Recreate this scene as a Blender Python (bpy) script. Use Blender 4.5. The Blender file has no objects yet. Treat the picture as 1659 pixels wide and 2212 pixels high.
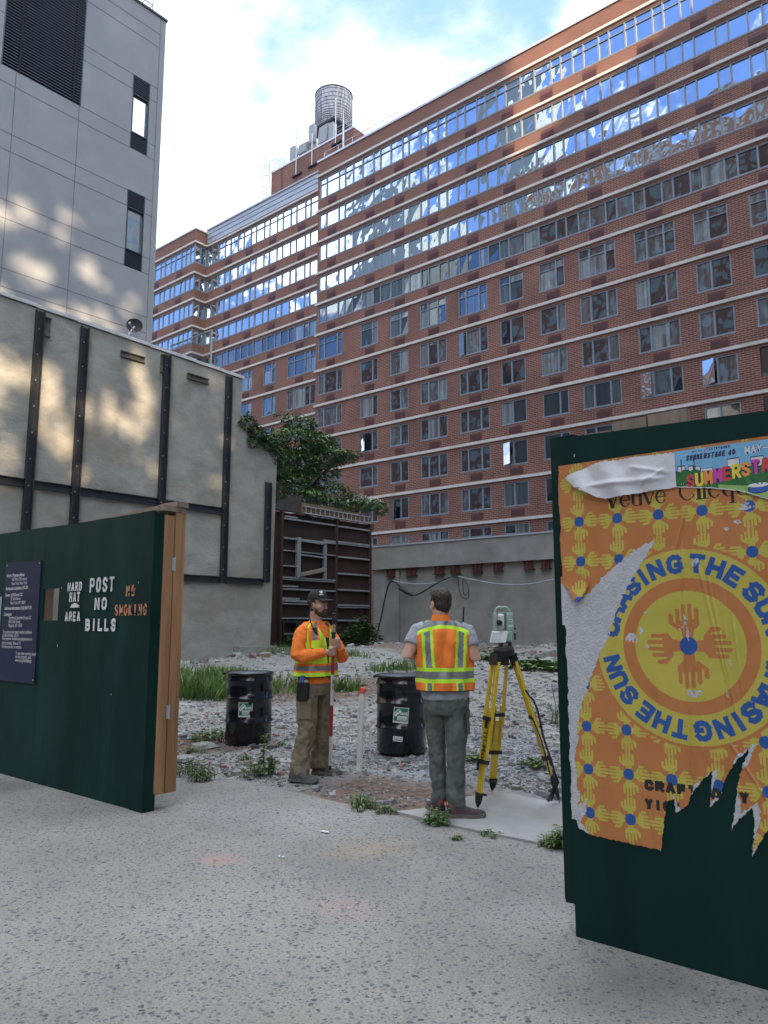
import bpy, math, random
import numpy as np
from mathutils import Vector, Matrix
random.seed(7); np.random.seed(7)
SC = bpy.context.scene
COL = SC.collection
R = math.radians
# ------------------------------------------------------------------ camera
CAM_H = 1.5; PITCH = R(8.36); YAW = R(40.2)
cam = bpy.data.cameras.new('camera'); camo = bpy.data.objects.new('camera', cam); COL.objects.link(camo)
camo.location = (0, 0, CAM_H); camo.rotation_euler = (math.pi / 2 + PITCH, 0, YAW)
cam.sensor_fit = 'HORIZONTAL'; cam.sensor_width = 36; cam.lens = 36 * 1661 / 1659
cam.clip_start = 0.05; cam.clip_end = 3000
SC.camera = camo
# ------------------------------------------------------------------ light
SUN_EL = R(20); SUN_AZ = Vector((0.90, -0.44, 0)).normalized()      # horizontal direction towards the sun
SUN_TO = Vector((SUN_AZ.x * math.cos(SUN_EL), SUN_AZ.y * math.cos(SUN_EL), math.sin(SUN_EL)))
sun = bpy.data.lights.new('sun', 'SUN'); sun.energy = 5.0; sun.angle = R(0.9); sun.color = (1.0, 0.77, 0.50)
suno = bpy.data.objects.new('sun', sun); COL.objects.link(suno)
suno.rotation_euler = (-SUN_TO).to_track_quat('-Z', 'Y').to_euler(); suno.location = (60, -20, 60)
SC.view_settings.view_transform = 'Standard'; SC.view_settings.look = 'None'
SC.view_settings.exposure = 1.25; SC.view_settings.gamma = 1.0
SKY_STRENGTH = 0.11

def build_world():
    w = bpy.data.worlds.new('World'); SC.world = w; w.use_nodes = True
    nt = w.node_tree; N = nt.nodes; L = nt.links; N.clear()
    out = N.new('ShaderNodeOutputWorld'); bg = N.new('ShaderNodeBackground'); L.new(bg.outputs[0], out.inputs[0])
    sky = N.new('ShaderNodeTexSky'); sky.sky_type = 'NISHITA'; sky.sun_disc = False
    sky.sun_elevation = SUN_EL; sky.sun_rotation = math.atan2(SUN_AZ.x, SUN_AZ.y)
    sky.air_density = 1.0; sky.dust_density = 0.6; sky.ozone_density = 1.6
    tc = N.new('ShaderNodeTexCoord')
    sep = N.new('ShaderNodeSeparateXYZ'); L.new(tc.outputs['Generated'], sep.inputs[0])
    def math_(op, a, b=None, clamp=False):
        n = N.new('ShaderNodeMath'); n.operation = op; n.use_clamp = clamp
        for i, x in enumerate((a, b)):
            if x is None: continue
            if isinstance(x, (int, float)): n.inputs[i].default_value = x
            else: L.new(x, n.inputs[i])
        return n.outputs[0]
    def dot(v):
        n = N.new('ShaderNodeVectorMath'); n.operation = 'DOT_PRODUCT'
        L.new(tc.outputs['Generated'], n.inputs[0]); n.inputs[1].default_value = v
        return n.outputs['Value']
    def smooth(x, a, b):
        n = N.new('ShaderNodeMapRange'); n.interpolation_type = 'SMOOTHSTEP'; L.new(x, n.inputs[0])
        n.inputs[1].default_value = a; n.inputs[2].default_value = b; n.inputs[3].default_value = 0; n.inputs[4].default_value = 1
        return n.outputs[0]
    # clouds on a flat deck: direction / height
    zc = math_('MAXIMUM', sep.outputs['Z'], 0.06)
    zc = math_('ADD', zc, 0.22)
    cx = math_('DIVIDE', sep.outputs['X'], zc); cy = math_('DIVIDE', sep.outputs['Y'], zc)
    cmb = N.new('ShaderNodeCombineXYZ'); L.new(cx, cmb.inputs[0]); L.new(cy, cmb.inputs[1])
    nz = N.new('ShaderNodeTexNoise'); L.new(cmb.outputs[0], nz.inputs['Vector'])
    nz.inputs['Scale'].default_value = 2.6; nz.inputs['Detail'].default_value = 9; nz.inputs['Roughness'].default_value = 0.56
    nz.inputs['Distortion'].default_value = 0.7
    nz2 = N.new('ShaderNodeTexNoise'); L.new(cmb.outputs[0], nz2.inputs['Vector'])
    nz2.inputs['Scale'].default_value = 9.0; nz2.inputs['Detail'].default_value = 6; nz2.inputs['Roughness'].default_value = 0.6
    front = smooth(dot((-0.78, 0.62, 0)), 0.1, 0.9)
    low = smooth(sep.outputs['Z'], 0.78, 0.30)
    back = smooth(dot((-0.42, -0.91, 0)), 0.15, 0.7)
    bias = math_('ADD', math_('MULTIPLY', math_('MULTIPLY', front, low), 0.36), -0.02)
    bias = math_('SUBTRACT', bias, math_('MULTIPLY', back, 0.24))
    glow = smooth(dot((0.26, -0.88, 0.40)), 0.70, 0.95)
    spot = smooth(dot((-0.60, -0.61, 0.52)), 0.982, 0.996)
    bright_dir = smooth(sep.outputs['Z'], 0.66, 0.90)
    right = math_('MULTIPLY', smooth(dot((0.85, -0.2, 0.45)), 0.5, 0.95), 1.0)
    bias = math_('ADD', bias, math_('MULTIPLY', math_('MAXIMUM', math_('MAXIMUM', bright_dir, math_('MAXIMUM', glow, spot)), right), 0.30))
    c = math_('ADD', math_('ADD', math_('MULTIPLY', nz.outputs['Fac'], 0.8), math_('MULTIPLY', nz2.outputs['Fac'], 0.2)), bias)
    mask = smooth(c, 0.44, 0.64)
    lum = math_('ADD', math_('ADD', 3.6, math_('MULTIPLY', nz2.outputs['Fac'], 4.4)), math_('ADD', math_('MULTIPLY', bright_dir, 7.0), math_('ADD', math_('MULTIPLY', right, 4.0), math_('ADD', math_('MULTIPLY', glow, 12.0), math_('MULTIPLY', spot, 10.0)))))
    hazec = N.new('ShaderNodeMixRGB'); hazec.inputs[0].default_value = 0.6
    hz2 = N.new('ShaderNodeMixRGB'); L.new(front, hz2.inputs[0]); hz2.inputs[1].default_value = (1.5, 3.1, 8.6, 1); hz2.inputs[2].default_value = (2.9, 4.5, 6.5, 1)
    L.new(sky.outputs[0], hazec.inputs[1]); L.new(hz2.outputs[0], hazec.inputs[2])
    ccol = N.new('ShaderNodeVectorMath'); ccol.operation = 'SCALE'; ccol.inputs[0].default_value = (0.93, 1.0, 1.08)
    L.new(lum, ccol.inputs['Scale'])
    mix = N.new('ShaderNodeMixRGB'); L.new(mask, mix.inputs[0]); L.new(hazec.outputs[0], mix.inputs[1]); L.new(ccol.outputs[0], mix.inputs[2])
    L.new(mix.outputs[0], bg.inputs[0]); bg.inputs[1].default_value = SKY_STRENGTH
build_world()

# ------------------------------------------------------------------ helpers
F_ = 1661.; CX_ = 829.5; CY_ = 1106.
FW = Vector((-math.sin(YAW) * math.cos(PITCH), math.cos(YAW) * math.cos(PITCH), math.sin(PITCH)))
RT = Vector((math.cos(YAW), math.sin(YAW), 0)); UP = RT.cross(FW)
CAMP = Vector((0, 0, CAM_H))
def ray(x, y): return FW + RT * ((x - CX_) / F_) - UP * ((y - CY_) / F_)
def atY(x, y, Y): d = ray(x, y); return CAMP + d * (Y / d.y)
def atX(x, y, X): d = ray(x, y); return CAMP + d * (X / d.x)
def zground(Y): return max(0.0, 0.0147 * (Y - 4))
def onground(x, y):
    Y = 5.0
    d = ray(x, y)
    for _ in range(40):
        p = CAMP + d * ((zground(Y) - CAM_H) / d.z); Y = p.y
    return p

OFF = {}
def tag(o, label=None, cat=None, group=None, kind=None):
    if label: o['label'] = label
    if cat: o['category'] = cat
    if group: o['group'] = group
    if kind: o['kind'] = kind
    return o
def thing(name, loc, label, cat, group=None, rotz=0.0):
    o = bpy.data.objects.new(name, None); COL.objects.link(o)
    o.location = loc; o.rotation_euler = (0, 0, rotz); o.empty_display_size = 0.2
    OFF[o.name] = Vector(loc) if not rotz else Vector((0, 0, 0))
    return tag(o, label, cat, group)

class MB:
    def __init__(s): s.v = []; s.f = []; s.m = []; s.s = []
    def add(s, vs, fs, mat=0, smooth=False):
        b = len(s.v); s.v.extend([tuple(p) for p in vs])
        for f in fs: s.f.append(tuple(b + i for i in f)); s.m.append(mat); s.s.append(smooth)
        return s
    def box(s, x0, x1, y0, y1, z0, z1, mat=0):
        vs = [(x, y, z) for z in (z0, z1) for y in (y0, y1) for x in (x0, x1)]
        return s.add(vs, [(0, 2, 3, 1), (4, 5, 7, 6), (0, 1, 5, 4), (2, 6, 7, 3), (0, 4, 6, 2), (1, 3, 7, 5)], mat)
    def obox(s, c, ax, ay, az, mat=0):
        c, ax, ay, az = map(Vector, (c, ax, ay, az))
        vs = [c + ax * i + ay * j + az * k for k in (-1, 1) for j in (-1, 1) for i in (-1, 1)]
        return s.add(vs, [(0, 2, 3, 1), (4, 5, 7, 6), (0, 1, 5, 4), (2, 6, 7, 3), (0, 4, 6, 2), (1, 3, 7, 5)], mat)
    def bar(s, p, q, w, h, mat=0, upv=(0, 0, 1)):
        p, q = Vector(p), Vector(q); d = (q - p); L = d.length; d.normalize()
        u = Vector(upv); side = d.cross(u)
        if side.length < 1e-4: side = d.cross(Vector((1, 0, 0)))
        side.normalize(); u = side.cross(d)
        return s.obox((p + q) / 2, d * (L / 2), side * (w / 2), u * (h / 2), mat)
    def tube(s, pts, r, n=8, mat=0, smooth=True, caps=True):
        pts = [Vector(p) for p in pts]; rs = r if isinstance(r, (list, tuple)) else [r] * len(pts)
        rings = []; prev = None
        for i, p in enumerate(pts):
            a = pts[max(0, i - 1)]; b = pts[min(len(pts) - 1, i + 1)]
            d = (b - a).normalized()
            if prev is None:
                u = d.orthogonal().normalized()
            else:
                u = (prev - d * prev.dot(d));
                u = u.normalized() if u.length > 1e-5 else d.orthogonal().normalized()
            prev = u; w = d.cross(u)
            rings.append([p + (u * math.cos(t) + w * math.sin(t)) * rs[i] for t in [2 * math.pi * k / n for k in range(n)]])
        return s.loft(rings, mat, smooth, caps)
    def loft(s, rings, mat=0, smooth=True, caps=True, closed=True):
        n = len(rings[0]); vs = [p for r in rings for p in r]; fs = []
        for i in range(len(rings) - 1):
            for k in range(n if closed else n - 1):
                k2 = (k + 1) % n
                fs.append((i * n + k, i * n + k2, (i + 1) * n + k2, (i + 1) * n + k))
        s.add(vs, fs, mat, smooth)
        if caps:
            s.add(rings[0], [tuple(range(n - 1, -1, -1))], mat, False); s.add(rings[-1], [tuple(range(n))], mat, False)
        return s
    def lathe(s, c, prof, n=32, mat=0, smooth=True, caps=True):
        c = Vector(c)
        rings = [[c + Vector((r * math.cos(2 * math.pi * k / n), r * math.sin(2 * math.pi * k / n), z)) for k in range(n)] for r, z in prof]
        return s.loft(rings, mat, smooth, caps)
    def ellip(s, c, rx, ry, rz, mat=0, n=16, m=10, rot=None):
        c = Vector(c); rot = rot or Matrix.Identity(3); rings = []
        for i in range(m + 1):
            t = -math.pi / 2 + math.pi * i / m; t = max(-1.5, min(1.5, t))
            rings.append([c + rot @ Vector((rx * math.cos(t) * math.cos(2 * math.pi * k / n), ry * math.cos(t) * math.sin(2 * math.pi * k / n), rz * math.sin(t))) for k in range(n)])
        return s.loft(rings, mat, True, True)
    def prism(s, poly, fn, t0, t1, mat=0, mat_side=None):
        """2D polygon extruded: fn(a, b, t) -> 3D point"""
        n = len(poly); v0 = [fn(a, b, t0) for a, b in poly]; v1 = [fn(a, b, t1) for a, b in poly]
        ms = mat if mat_side is None else mat_side
        s.add(v0, [tuple(range(n))], mat); s.add(v1, [tuple(range(n - 1, -1, -1))], mat)
        s.add(v0 + v1, [(i, i + n, (i + 1) % n + n, (i + 1) % n) for i in range(n)], ms)
        return s
    def build(s, name, mats, parent=None, kind=None):
        me = bpy.data.meshes.new(name); off = OFF.get(parent.name, Vector()) if parent else Vector()
        vs = [(x - off.x, y - off.y, z - off.z) for x, y, z in s.v]
        me.from_pydata(vs, [], s.f)
        mats = mats if isinstance(mats, (list, tuple)) else [mats]
        for m in mats: me.materials.append(m)
        if len(mats) > 1: me.polygons.foreach_set('material_index', s.m)
        me.polygons.foreach_set('use_smooth', s.s)
        me.update()
        o = bpy.data.objects.new(name, me); COL.objects.link(o)
        if parent: o.parent = parent; OFF[o.name] = off
        else: OFF[o.name] = Vector()
        if kind: o['kind'] = kind
        return o

def mat(name, c1, c2=None, scale=4.0, rough=0.8, bump=0.0, bscale=None, metal=0.0, detail=6.0, stretch=(1, 1, 1), lo=0.35, hi=0.65, coat=0.0, c3=None, c3scale=1.0, c3amt=0.5, spec=0.5, rvar=0.0):
    """procedural material: two base colours mixed by noise, third by a broad noise, noise bump"""
    m = bpy.data.materials.new(name); m.use_nodes = True
    nt = m.node_tree; N = nt.nodes; L = nt.links
    b = N['Principled BSDF']; b.inputs['Roughness'].default_value = rough; b.inputs['Metallic'].default_value = metal
    b.inputs['Coat Weight'].default_value = coat; b.inputs['Specular IOR Level'].default_value = spec
    c2 = c2 or tuple(min(1, x * 1.18) for x in c1)
    tc = N.new('ShaderNodeTexCoord'); mp = N.new('ShaderNodeMapping'); L.new(tc.outputs['Object'], mp.inputs[0])
    mp.inputs['Scale'].default_value = stretch
    nz = N.new('ShaderNodeTexNoise'); L.new(mp.outputs[0], nz.inputs['Vector'])
    nz.inputs['Scale'].default_value = scale; nz.inputs['Detail'].default_value = detail; nz.inputs['Roughness'].default_value = 0.6
    cr = N.new('ShaderNodeValToRGB'); L.new(nz.outputs['Fac'], cr.inputs[0])
    cr.color_ramp.elements[0].position = lo; cr.color_ramp.elements[0].color = (*c1, 1)
    cr.color_ramp.elements[1].position = hi; cr.color_ramp.elements[1].color = (*c2, 1)
    col = cr.outputs[0]
    if c3:
        n3 = N.new('ShaderNodeTexNoise'); L.new(mp.outputs[0], n3.inputs['Vector']); n3.inputs['Scale'].default_value = c3scale; n3.inputs['Detail'].default_value = 7
        n3.inputs['Distortion'].default_value = 0.5
        r3 = N.new('ShaderNodeMapRange'); L.new(n3.outputs['Fac'], r3.inputs[0]); r3.inputs[1].default_value = 0.48; r3.inputs[2].default_value = 0.68; r3.inputs[4].default_value = c3amt
        mx = N.new('ShaderNodeMixRGB'); L.new(r3.outputs[0], mx.inputs[0]); L.new(col, mx.inputs[1]); mx.inputs[2].default_value = (*c3, 1); col = mx.outputs[0]
    L.new(col, b.inputs['Base Color'])
    if rvar:
        rr = N.new('ShaderNodeMapRange'); L.new(nz.outputs['Fac'], rr.inputs[0]); rr.inputs[3].default_value = rough - rvar; rr.inputs[4].default_value = rough + rvar
        L.new(rr.outputs[0], b.inputs['Roughness'])
    if bump:
        nb = N.new('ShaderNodeTexNoise'); L.new(mp.outputs[0], nb.inputs['Vector']); nb.inputs['Scale'].default_value = bscale or scale * 3; nb.inputs['Detail'].default_value = 5
        bp = N.new('ShaderNodeBump'); L.new(nb.outputs['Fac'], bp.inputs['Height']); bp.inputs['Strength'].default_value = min(1, bump); bp.inputs['Distance'].default_value = 0.02 * max(1, bump)
        L.new(bp.outputs[0], b.inputs['Normal'])
    return m

def brick_mat(name, c1, c2, mortar, row=0.125, width=0.36, msize=0.018):
    m = bpy.data.materials.new(name); m.use_nodes = True
    nt = m.node_tree; N = nt.nodes; L = nt.links; b = N['Principled BSDF']; b.inputs['Roughness'].default_value = 0.85
    g = N.new('ShaderNodeNewGeometry'); sp = N.new('ShaderNodeSeparateXYZ'); L.new(g.outputs['Position'], sp.inputs[0])
    ad = N.new('ShaderNodeMath'); ad.operation = 'ADD'; L.new(sp.outputs[0], ad.inputs[0]); L.new(sp.outputs[1], ad.inputs[1])
    cb = N.new('ShaderNodeCombineXYZ'); L.new(ad.outputs[0], cb.inputs[0]); L.new(sp.outputs[2], cb.inputs[1])
    br = N.new('ShaderNodeTexBrick'); L.new(cb.outputs[0], br.inputs['Vector'])
    br.inputs['Color1'].default_value = (*c1, 1); br.inputs['Color2'].default_value = (*c2, 1); br.inputs['Mortar'].default_value = (*mortar, 1)
    br.inputs['Scale'].default_value = 1; br.inputs['Mortar Size'].default_value = msize; br.inputs['Brick Width'].default_value = width; br.inputs['Row Height'].default_value = row
    br.inputs['Mortar Smooth'].default_value = 0.2
    nz = N.new('ShaderNodeTexNoise'); L.new(g.outputs['Position'], nz.inputs['Vector']); nz.inputs['Scale'].default_value = 0.35; nz.inputs['Detail'].default_value = 8
    mr = N.new('ShaderNodeMapRange'); L.new(nz.outputs['Fac'], mr.inputs[0]); mr.inputs[1].default_value = .3; mr.inputs[2].default_value = .7; mr.inputs[3].default_value = 0.82; mr.inputs[4].default_value = 1.18
    vm = N.new('ShaderNodeVectorMath'); vm.operation = 'SCALE'; L.new(br.outputs['Color'], vm.inputs[0]); L.new(mr.outputs[0], vm.inputs['Scale'])
    L.new(vm.outputs[0], b.inputs['Base Color'])
    return m

def glass_mat(name, base, mirror=0.38, bump=0.5, bscale=0.55, tint=(0.90, 0.96, 1.0), bdist=0.05):
    """window glass seen from outside: dim room behind a wavy reflecting pane"""
    m = bpy.data.materials.new(name); m.use_nodes = True
    nt = m.node_tree; N = nt.nodes; L = nt.links; N.clear()
    out = N.new('ShaderNodeOutputMaterial'); df = N.new('ShaderNodeBsdfDiffuse'); gl = N.new('ShaderNodeBsdfGlossy'); mx = N.new('ShaderNodeMixShader')
    g = N.new('ShaderNodeNewGeometry'); nz = N.new('ShaderNodeTexNoise'); L.new(g.outputs['Position'], nz.inputs['Vector']); nz.inputs['Scale'].default_value = bscale; nz.inputs['Detail'].default_value = 1.5
    bp = N.new('ShaderNodeBump'); L.new(nz.outputs['Fac'], bp.inputs['Height']); bp.inputs['Strength'].default_value = bump; bp.inputs['Distance'].default_value = bdist
    wv = N.new('ShaderNodeTexNoise'); mp = N.new('ShaderNodeMapping'); mp.inputs['Scale'].default_value = (5, 5, 0.12); L.new(g.outputs['Position'], mp.inputs[0]); L.new(mp.outputs[0], wv.inputs['Vector']); wv.inputs['Scale'].default_value = 1.0; wv.inputs['Detail'].default_value = 2
    mr = N.new('ShaderNodeMapRange'); L.new(wv.outputs['Fac'], mr.inputs[0]); mr.inputs[1].default_value = .35; mr.inputs[2].default_value = .65; mr.inputs[3].default_value = 0.45; mr.inputs[4].default_value = 1.5
    sc = N.new('ShaderNodeVectorMath'); sc.operation = 'SCALE'; sc.inputs[0].default_value = base; L.new(mr.outputs[0], sc.inputs['Scale']); L.new(sc.outputs[0], df.inputs['Color'])
    gl.inputs['Roughness'].default_value = 0.02; gl.inputs['Color'].default_value = (*tint, 1); L.new(bp.outputs[0], gl.inputs['Normal'])
    fr = N.new('ShaderNodeFresnel'); fr.inputs['IOR'].default_value = 1.5
    ad = N.new('ShaderNodeMath'); ad.operation = 'ADD'; ad.use_clamp = True; ad.inputs[1].default_value = mirror; L.new(fr.outputs[0], ad.inputs[0])
    L.new(ad.outputs[0], mx.inputs[0]); L.new(df.outputs[0], mx.inputs[1]); L.new(gl.outputs[0], mx.inputs[2]); L.new(mx.outputs[0], out.inputs[0])
    return m

M = {}
M['brick'] = brick_mat('red_brick', (0.188, 0.058, 0.035), (0.122, 0.038, 0.025), (0.27, 0.19, 0.145), row=.13, width=.40, msize=.018)
M['brick2'] = brick_mat('brown_brick', (0.25, 0.10, 0.075), (0.20, 0.08, 0.06), (0.36, 0.30, 0.26))
M['band'] = mat('cast_stone', (0.50, 0.475, 0.43), (0.58, 0.555, 0.51), 3, 0.85, bump=.2, c3=(0.40, 0.36, 0.30), c3scale=.7, c3amt=.5)
M['wframe'] = mat('window_metal', (0.17, 0.195, 0.225), (0.23, 0.255, 0.28), 6, 0.45, metal=0.1)
M['glass'] = [glass_mat('pane_dark', (0.012, 0.017, 0.024), 0.11), glass_mat('pane_room', (0.05, 0.064, 0.074), 0.14), glass_mat('pane_curtain', (0.15, 0.175, 0.18), 0.12)]
M['glass_sky'] = [glass_mat('pane_high', (0.015, 0.022, 0.04), 0.54, bump=.9, bscale=.55, bdist=.07), glass_mat('pane_high_curtain', (0.06, 0.08, 0.10), 0.46, bump=.9, bscale=.55, bdist=.07)]
M['grille'] = mat('brown_louvre', (0.085, 0.032, 0.030), (0.12, 0.045, 0.04), 30, 0.6, stretch=(1, 1, 12))
M['zinc'] = mat('grey_cornice', (0.36, 0.39, 0.42), (0.45, 0.48, 0.50), 1.2, 0.5, metal=.2, stretch=(.3, .3, 2))
M['galv'] = mat('galvanised_steel', (0.38, 0.40, 0.42), (0.55, 0.57, 0.58), 9, 0.45, metal=0.5)
M['steel_dark'] = mat('dark_painted_steel', (0.012, 0.014, 0.02), (0.028, 0.03, 0.036), 6, 0.5, bump=.2)
M['concrete_clean'] = mat('precast_panel', (0.262, 0.275, 0.30), (0.30, 0.312, 0.335), 0.7, 0.8, bump=.25, bscale=25, c3=(0.235, 0.25, 0.275), c3scale=.3, c3amt=.7)
M['groove'] = mat('panel_joint', (0.13, 0.135, 0.15), None, 4, 0.9)
M['louvre'] = mat('black_louvre', (0.06, 0.072, 0.10), (0.085, 0.098, 0.13), 8, 0.45, metal=.3)
M['void'] = mat('dark_recess', (0.008, 0.008, 0.01), None, 3, 0.9)
M['stucco'] = mat('trowelled_stucco', (0.24, 0.232, 0.210), (0.33, 0.32, 0.29), 1.1, 0.9, bump=0.9, bscale=7, detail=10, stretch=(1, 1, 1.6), c3=(0.20, 0.18, 0.15), c3scale=.42, c3amt=.8)
M['stucco2'] = mat('grey_render', (0.23, 0.225, 0.20), (0.29, 0.28, 0.255), 1.4, 0.9, bump=.5, bscale=9, detail=9, c3=(0.17, 0.165, 0.15), c3scale=.35, c3amt=.8)
M['coping'] = mat('metal_coping', (0.55, 0.55, 0.54), (0.68, 0.67, 0.65), 3, 0.4, metal=.4)
# ------------------------------------------------------------------ brick apartment building
BAND = [5.70, 8.55, 11.40, 14.28, 17.13, 20.02, 23.10, 26.35, 29.15, 32.0, 34.95, 37.85, 41.25]
YM, YR_, YW = 45.0, 46.5, 45.0
XL, XR = -45.75, 9.0
ab = thing('apartment_building', (-25, 46, 0), 'long red brick apartment building with ribbon windows and pale stone bands filling the background', 'building')
def sill(k): return BAND[k] + (0.9 if k < 7 else 0.97 if k == 7 else 1.09)
def head(k): return BAND[k + 1] - 0.30
MULL = [-44.71, -43.22, -42.49, -41.55, -40.45, -39.22, -38.46, -37.33, -36.09, -35.46, -34.29, -33.56, -32.54, -31.75, -30.70, -29.99, -28.89, -28.14, -27.17, -26.42, -25.15, -24.02, -22.70, -21.96, -21.06, -20.25, -19.15, -18.40, -17.29, -16.57, -15.46, -14.77, -13.72, -13.01, -11.74, -11.0, -9.9, -9.1, -8.0, -7.2, -6.1, -5.3, -4.2, -3.4, -2.3, -1.5, -.4, .4, 1.5, 2.3, 3.4, 4.2, 5.3, 6.1, 7.2]
COLS = [(-45.5, -42.6, (-44.75, -43.24)), (-40.6, -38.66, (-39.27,)), (-37.43, -35.56, (-36.37,)), (-34.43, -31.92, (-33.65, -32.73)), (-30.82, -28.28, (-30.14, -29.0)), (-27.29, -25.32, (-26.42,)), (-24.12, -22.18, (-22.83,)), (-21.18, -18.60, (-20.41, -19.31)), (-17.38, -14.80, (-16.59, -15.51)), (-13.73, -11.72, (-12.85,)), (-10.56, -8.5, (-9.6,)), (-7.3, -4.7, (-6.5, -5.4)), (-3.4, -1.4, (-2.4,)), (0, 2.6, (.9, 1.8))]
RCOLS = [(-61.4, -59.4, (-60.4,)), (-57.9, -56.0, (-56.7,)), (-54.4, -52.6, (-53.2,)), (-51.05, -47.25, (-50.1, -48.7, -48.0))]
wall = MB(); T = .3
# main block
z = 0.0
for k in range(len(BAND) - 1):
    s, h = sill(k), head(k)
    if k == 0: wall.box(XL, XR, YM, YM + T, 0, s)
    else: wall.box(XL, XR, YM, YM + T, head(k - 1), s)
    if k < 7:
        xs = [XL] + [v for c in COLS for v in c[:2]] + [XR]
        for a, b in zip(xs[0::2], xs[1::2]): wall.box(a, b, YM, YM + T, s, h)
    else:
        wall.box(XL, XL + .2, YM, YM + T, s, h)
wall.box(XL, XR, YM, YM + T, head(11), 42.62)
wall.box(XL, XL + .3, YM + T, YM + 16, 0, 42.62)                    # return of the main block towards the recess
wall.box(XL, XR, YM + T, YM + 16, 41.0, 41.3)                       # roof slab
# recessed block
for k in range(len(BAND) - 1):
    s, h = sill(k), head(k); z0 = 0 if k == 0 else head(k - 1)
    wall.box(-64.2, XL, YR_, YR_ + T, z0, s)
    if k < 7:
        xs = [-64.2] + [v for c in RCOLS for v in c[:2]] + [XL]
        for a, b in zip(xs[0::2], xs[1::2]): wall.box(a, b, YR_, YR_ + T, s, h)
    # wing front and its return
    wall.box(-80, -63.87, YW, YW + T, z0, s); wall.box(-64.17, -63.87, YW + T, YR_, z0, s)
wall.box(-64.2, XL, YR_, YR_ + T, head(11), 41.4)
wall.box(-80, -63.87, YW, YW + T, head(11), 42.65); wall.box(-64.17, -63.87, YW + T, YR_ + 4, head(11), 42.65)
wall.box(-80, XL, YR_ + T, YM + 16, 40.9, 41.2)
wall.build('brick_wall', M['brick'], ab)
back = MB(); back.box(XL + .4, XR, YM + 1.2, YM + 1.4, 0, 41); back.box(-80, XL, YR_ + 1.2, YR_ + 1.4, 0, 41); back.build('dim_interior', M['void'], ab)
# roof edge
cp = MB(); cp.box(XL - .08, XR, YM - .1, YM + .45, 42.62, 42.80); cp.build('coping', M['coping'], ab)
cp = MB(); cp.box(-80, -63.77, YW - .1, YW + .45, 42.65, 42.80); cp.box(-64.27, -63.77, YW + .45, YR_ + 4, 42.65, 42.80); cp.build('coping', M['coping'], ab)
cn = MB()
for i, (z0, z1, y) in enumerate([(41.55, 42.05, .0), (42.08, 42.52, -.05), (42.55, 42.95, -.1), (42.95, 43.1, -.22)]): cn.box(-63.85, XL - .02, YR_ + y, YR_ + T, z0, z1)
cn.build('metal_cornice', M['zinc'], ab)
for k in range(1, len(BAND)):
    z0, z1 = BAND[k] - .095, BAND[k] + .095
    if k == 0: continue
    b = MB(); b.box(XL - .12, XR, YM - .12, YM - .002, z0, z1); b.box(XL - .12, XL - .002, YM - .002, YR_ - .12, z0, z1)
    b.box(-63.75, XL - .12, YR_ - .12, YR_ - .002, z0, z1)
    b.box(-80, -63.75, YW - .12, YW - .002, z0, z1); b.box(-63.868, -63.75, YW - .002, YR_ - .12, z0, z1)
    b.build('stone_band', M['band'], ab)

def pane_quads(mb, xs, y, z0, z1, mats, axis='y', jit=.008):
    for a, b in zip(xs[:-1], xs[1:]):
        j = [random.uniform(-jit, jit) for _ in range(4)]
        if axis == 'y': vs = [(a, y + j[0], z0), (b, y + j[1], z0), (b, y + j[2], z1), (a, y + j[3], z1)]
        else: vs = [(y + j[0], a, z0), (y + j[1], b, z0), (y + j[2], b, z1), (y + j[3], a, z1)]
        mb.add(vs, [(0, 1, 2, 3)], random.choices(range(len(mats)), [5, 3, 2][:len(mats)] if len(mats) == 3 else [5, 2])[0])
def ribbon(x0, x1, mull, y, z0, z1, transom=None, parent=ab, axis='y', mats=None, name='ribbon_window', w=.075):
    f = MB(); xs = [x0] + [m for m in mull if x0 + .2 < m < x1 - .2] + [x1]
    def fb(a0, a1, c0, c1, d0=.035, d1=.16):
        if axis == 'y': f.box(a0, a1, y + d0, y + d1, c0, c1)
        else: f.box(y - d1, y - d0, a0, a1, c0, c1)
    fb(x0, x1, z0 - .02, z0 + .09, -.02); fb(x0, x1, z1 - .07, z1)
    for i, m in enumerate(xs):
        if i == 0: fb(m, m + w, z0 + .09, z1 - .07)
        elif i == len(xs) - 1: fb(m - w, m, z0 + .09, z1 - .07)
        else: fb(m - w / 2 - .01, m + w / 2 + .01, z0 + .09, z1 - .07)
    if transom: fb(x0 + w, x1 - w, transom, transom + .06, .045, .15)
    o = f.build(name, M['wframe'], parent)
    g = MB(); yy = y + .12 if axis == 'y' else y - .12
    if transom:
        pane_quads(g, xs, yy, z0, transom, mats, axis); pane_quads(g, xs, yy, transom + .01, z1, mats, axis)
    else: pane_quads(g, xs, yy, z0, z1, mats, axis)
    g.build('glazing', mats, o)
    if axis == 'y' and name == 'window' and y == YM and random.random() < .16:
        i = random.randrange(len(xs) - 1); a, b_ = xs[i] + .06, xs[i + 1] - .06; z1s = (transom or z1) - .08; an = R(random.uniform(14, 34)); wd = min(.75, b_ - a); q = MB()
        for th_, mi_ in ((0, 0),): q.obox((a + math.cos(an) * wd / 2, y - math.sin(an) * wd / 2 + .02, (z0 + z1s) / 2 + .04), (math.cos(an) * wd / 2, -math.sin(an) * wd / 2, 0), (math.sin(an) * .012, math.cos(an) * .012, 0), (0, 0, (z1s - z0) / 2 - .05))
        q.build('open_sash', mats[0] if random.random() < .5 else M['glass_sky'][0], o)
    return o
random.seed(11)
RM = [-63.0, -62.0, -60.9, -60.0, -58.8, -57.9, -56.8, -56.0, -54.8, -54.0, -52.9, -52.1, -51.0, -50.2, -49.0, -48.3]
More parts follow.
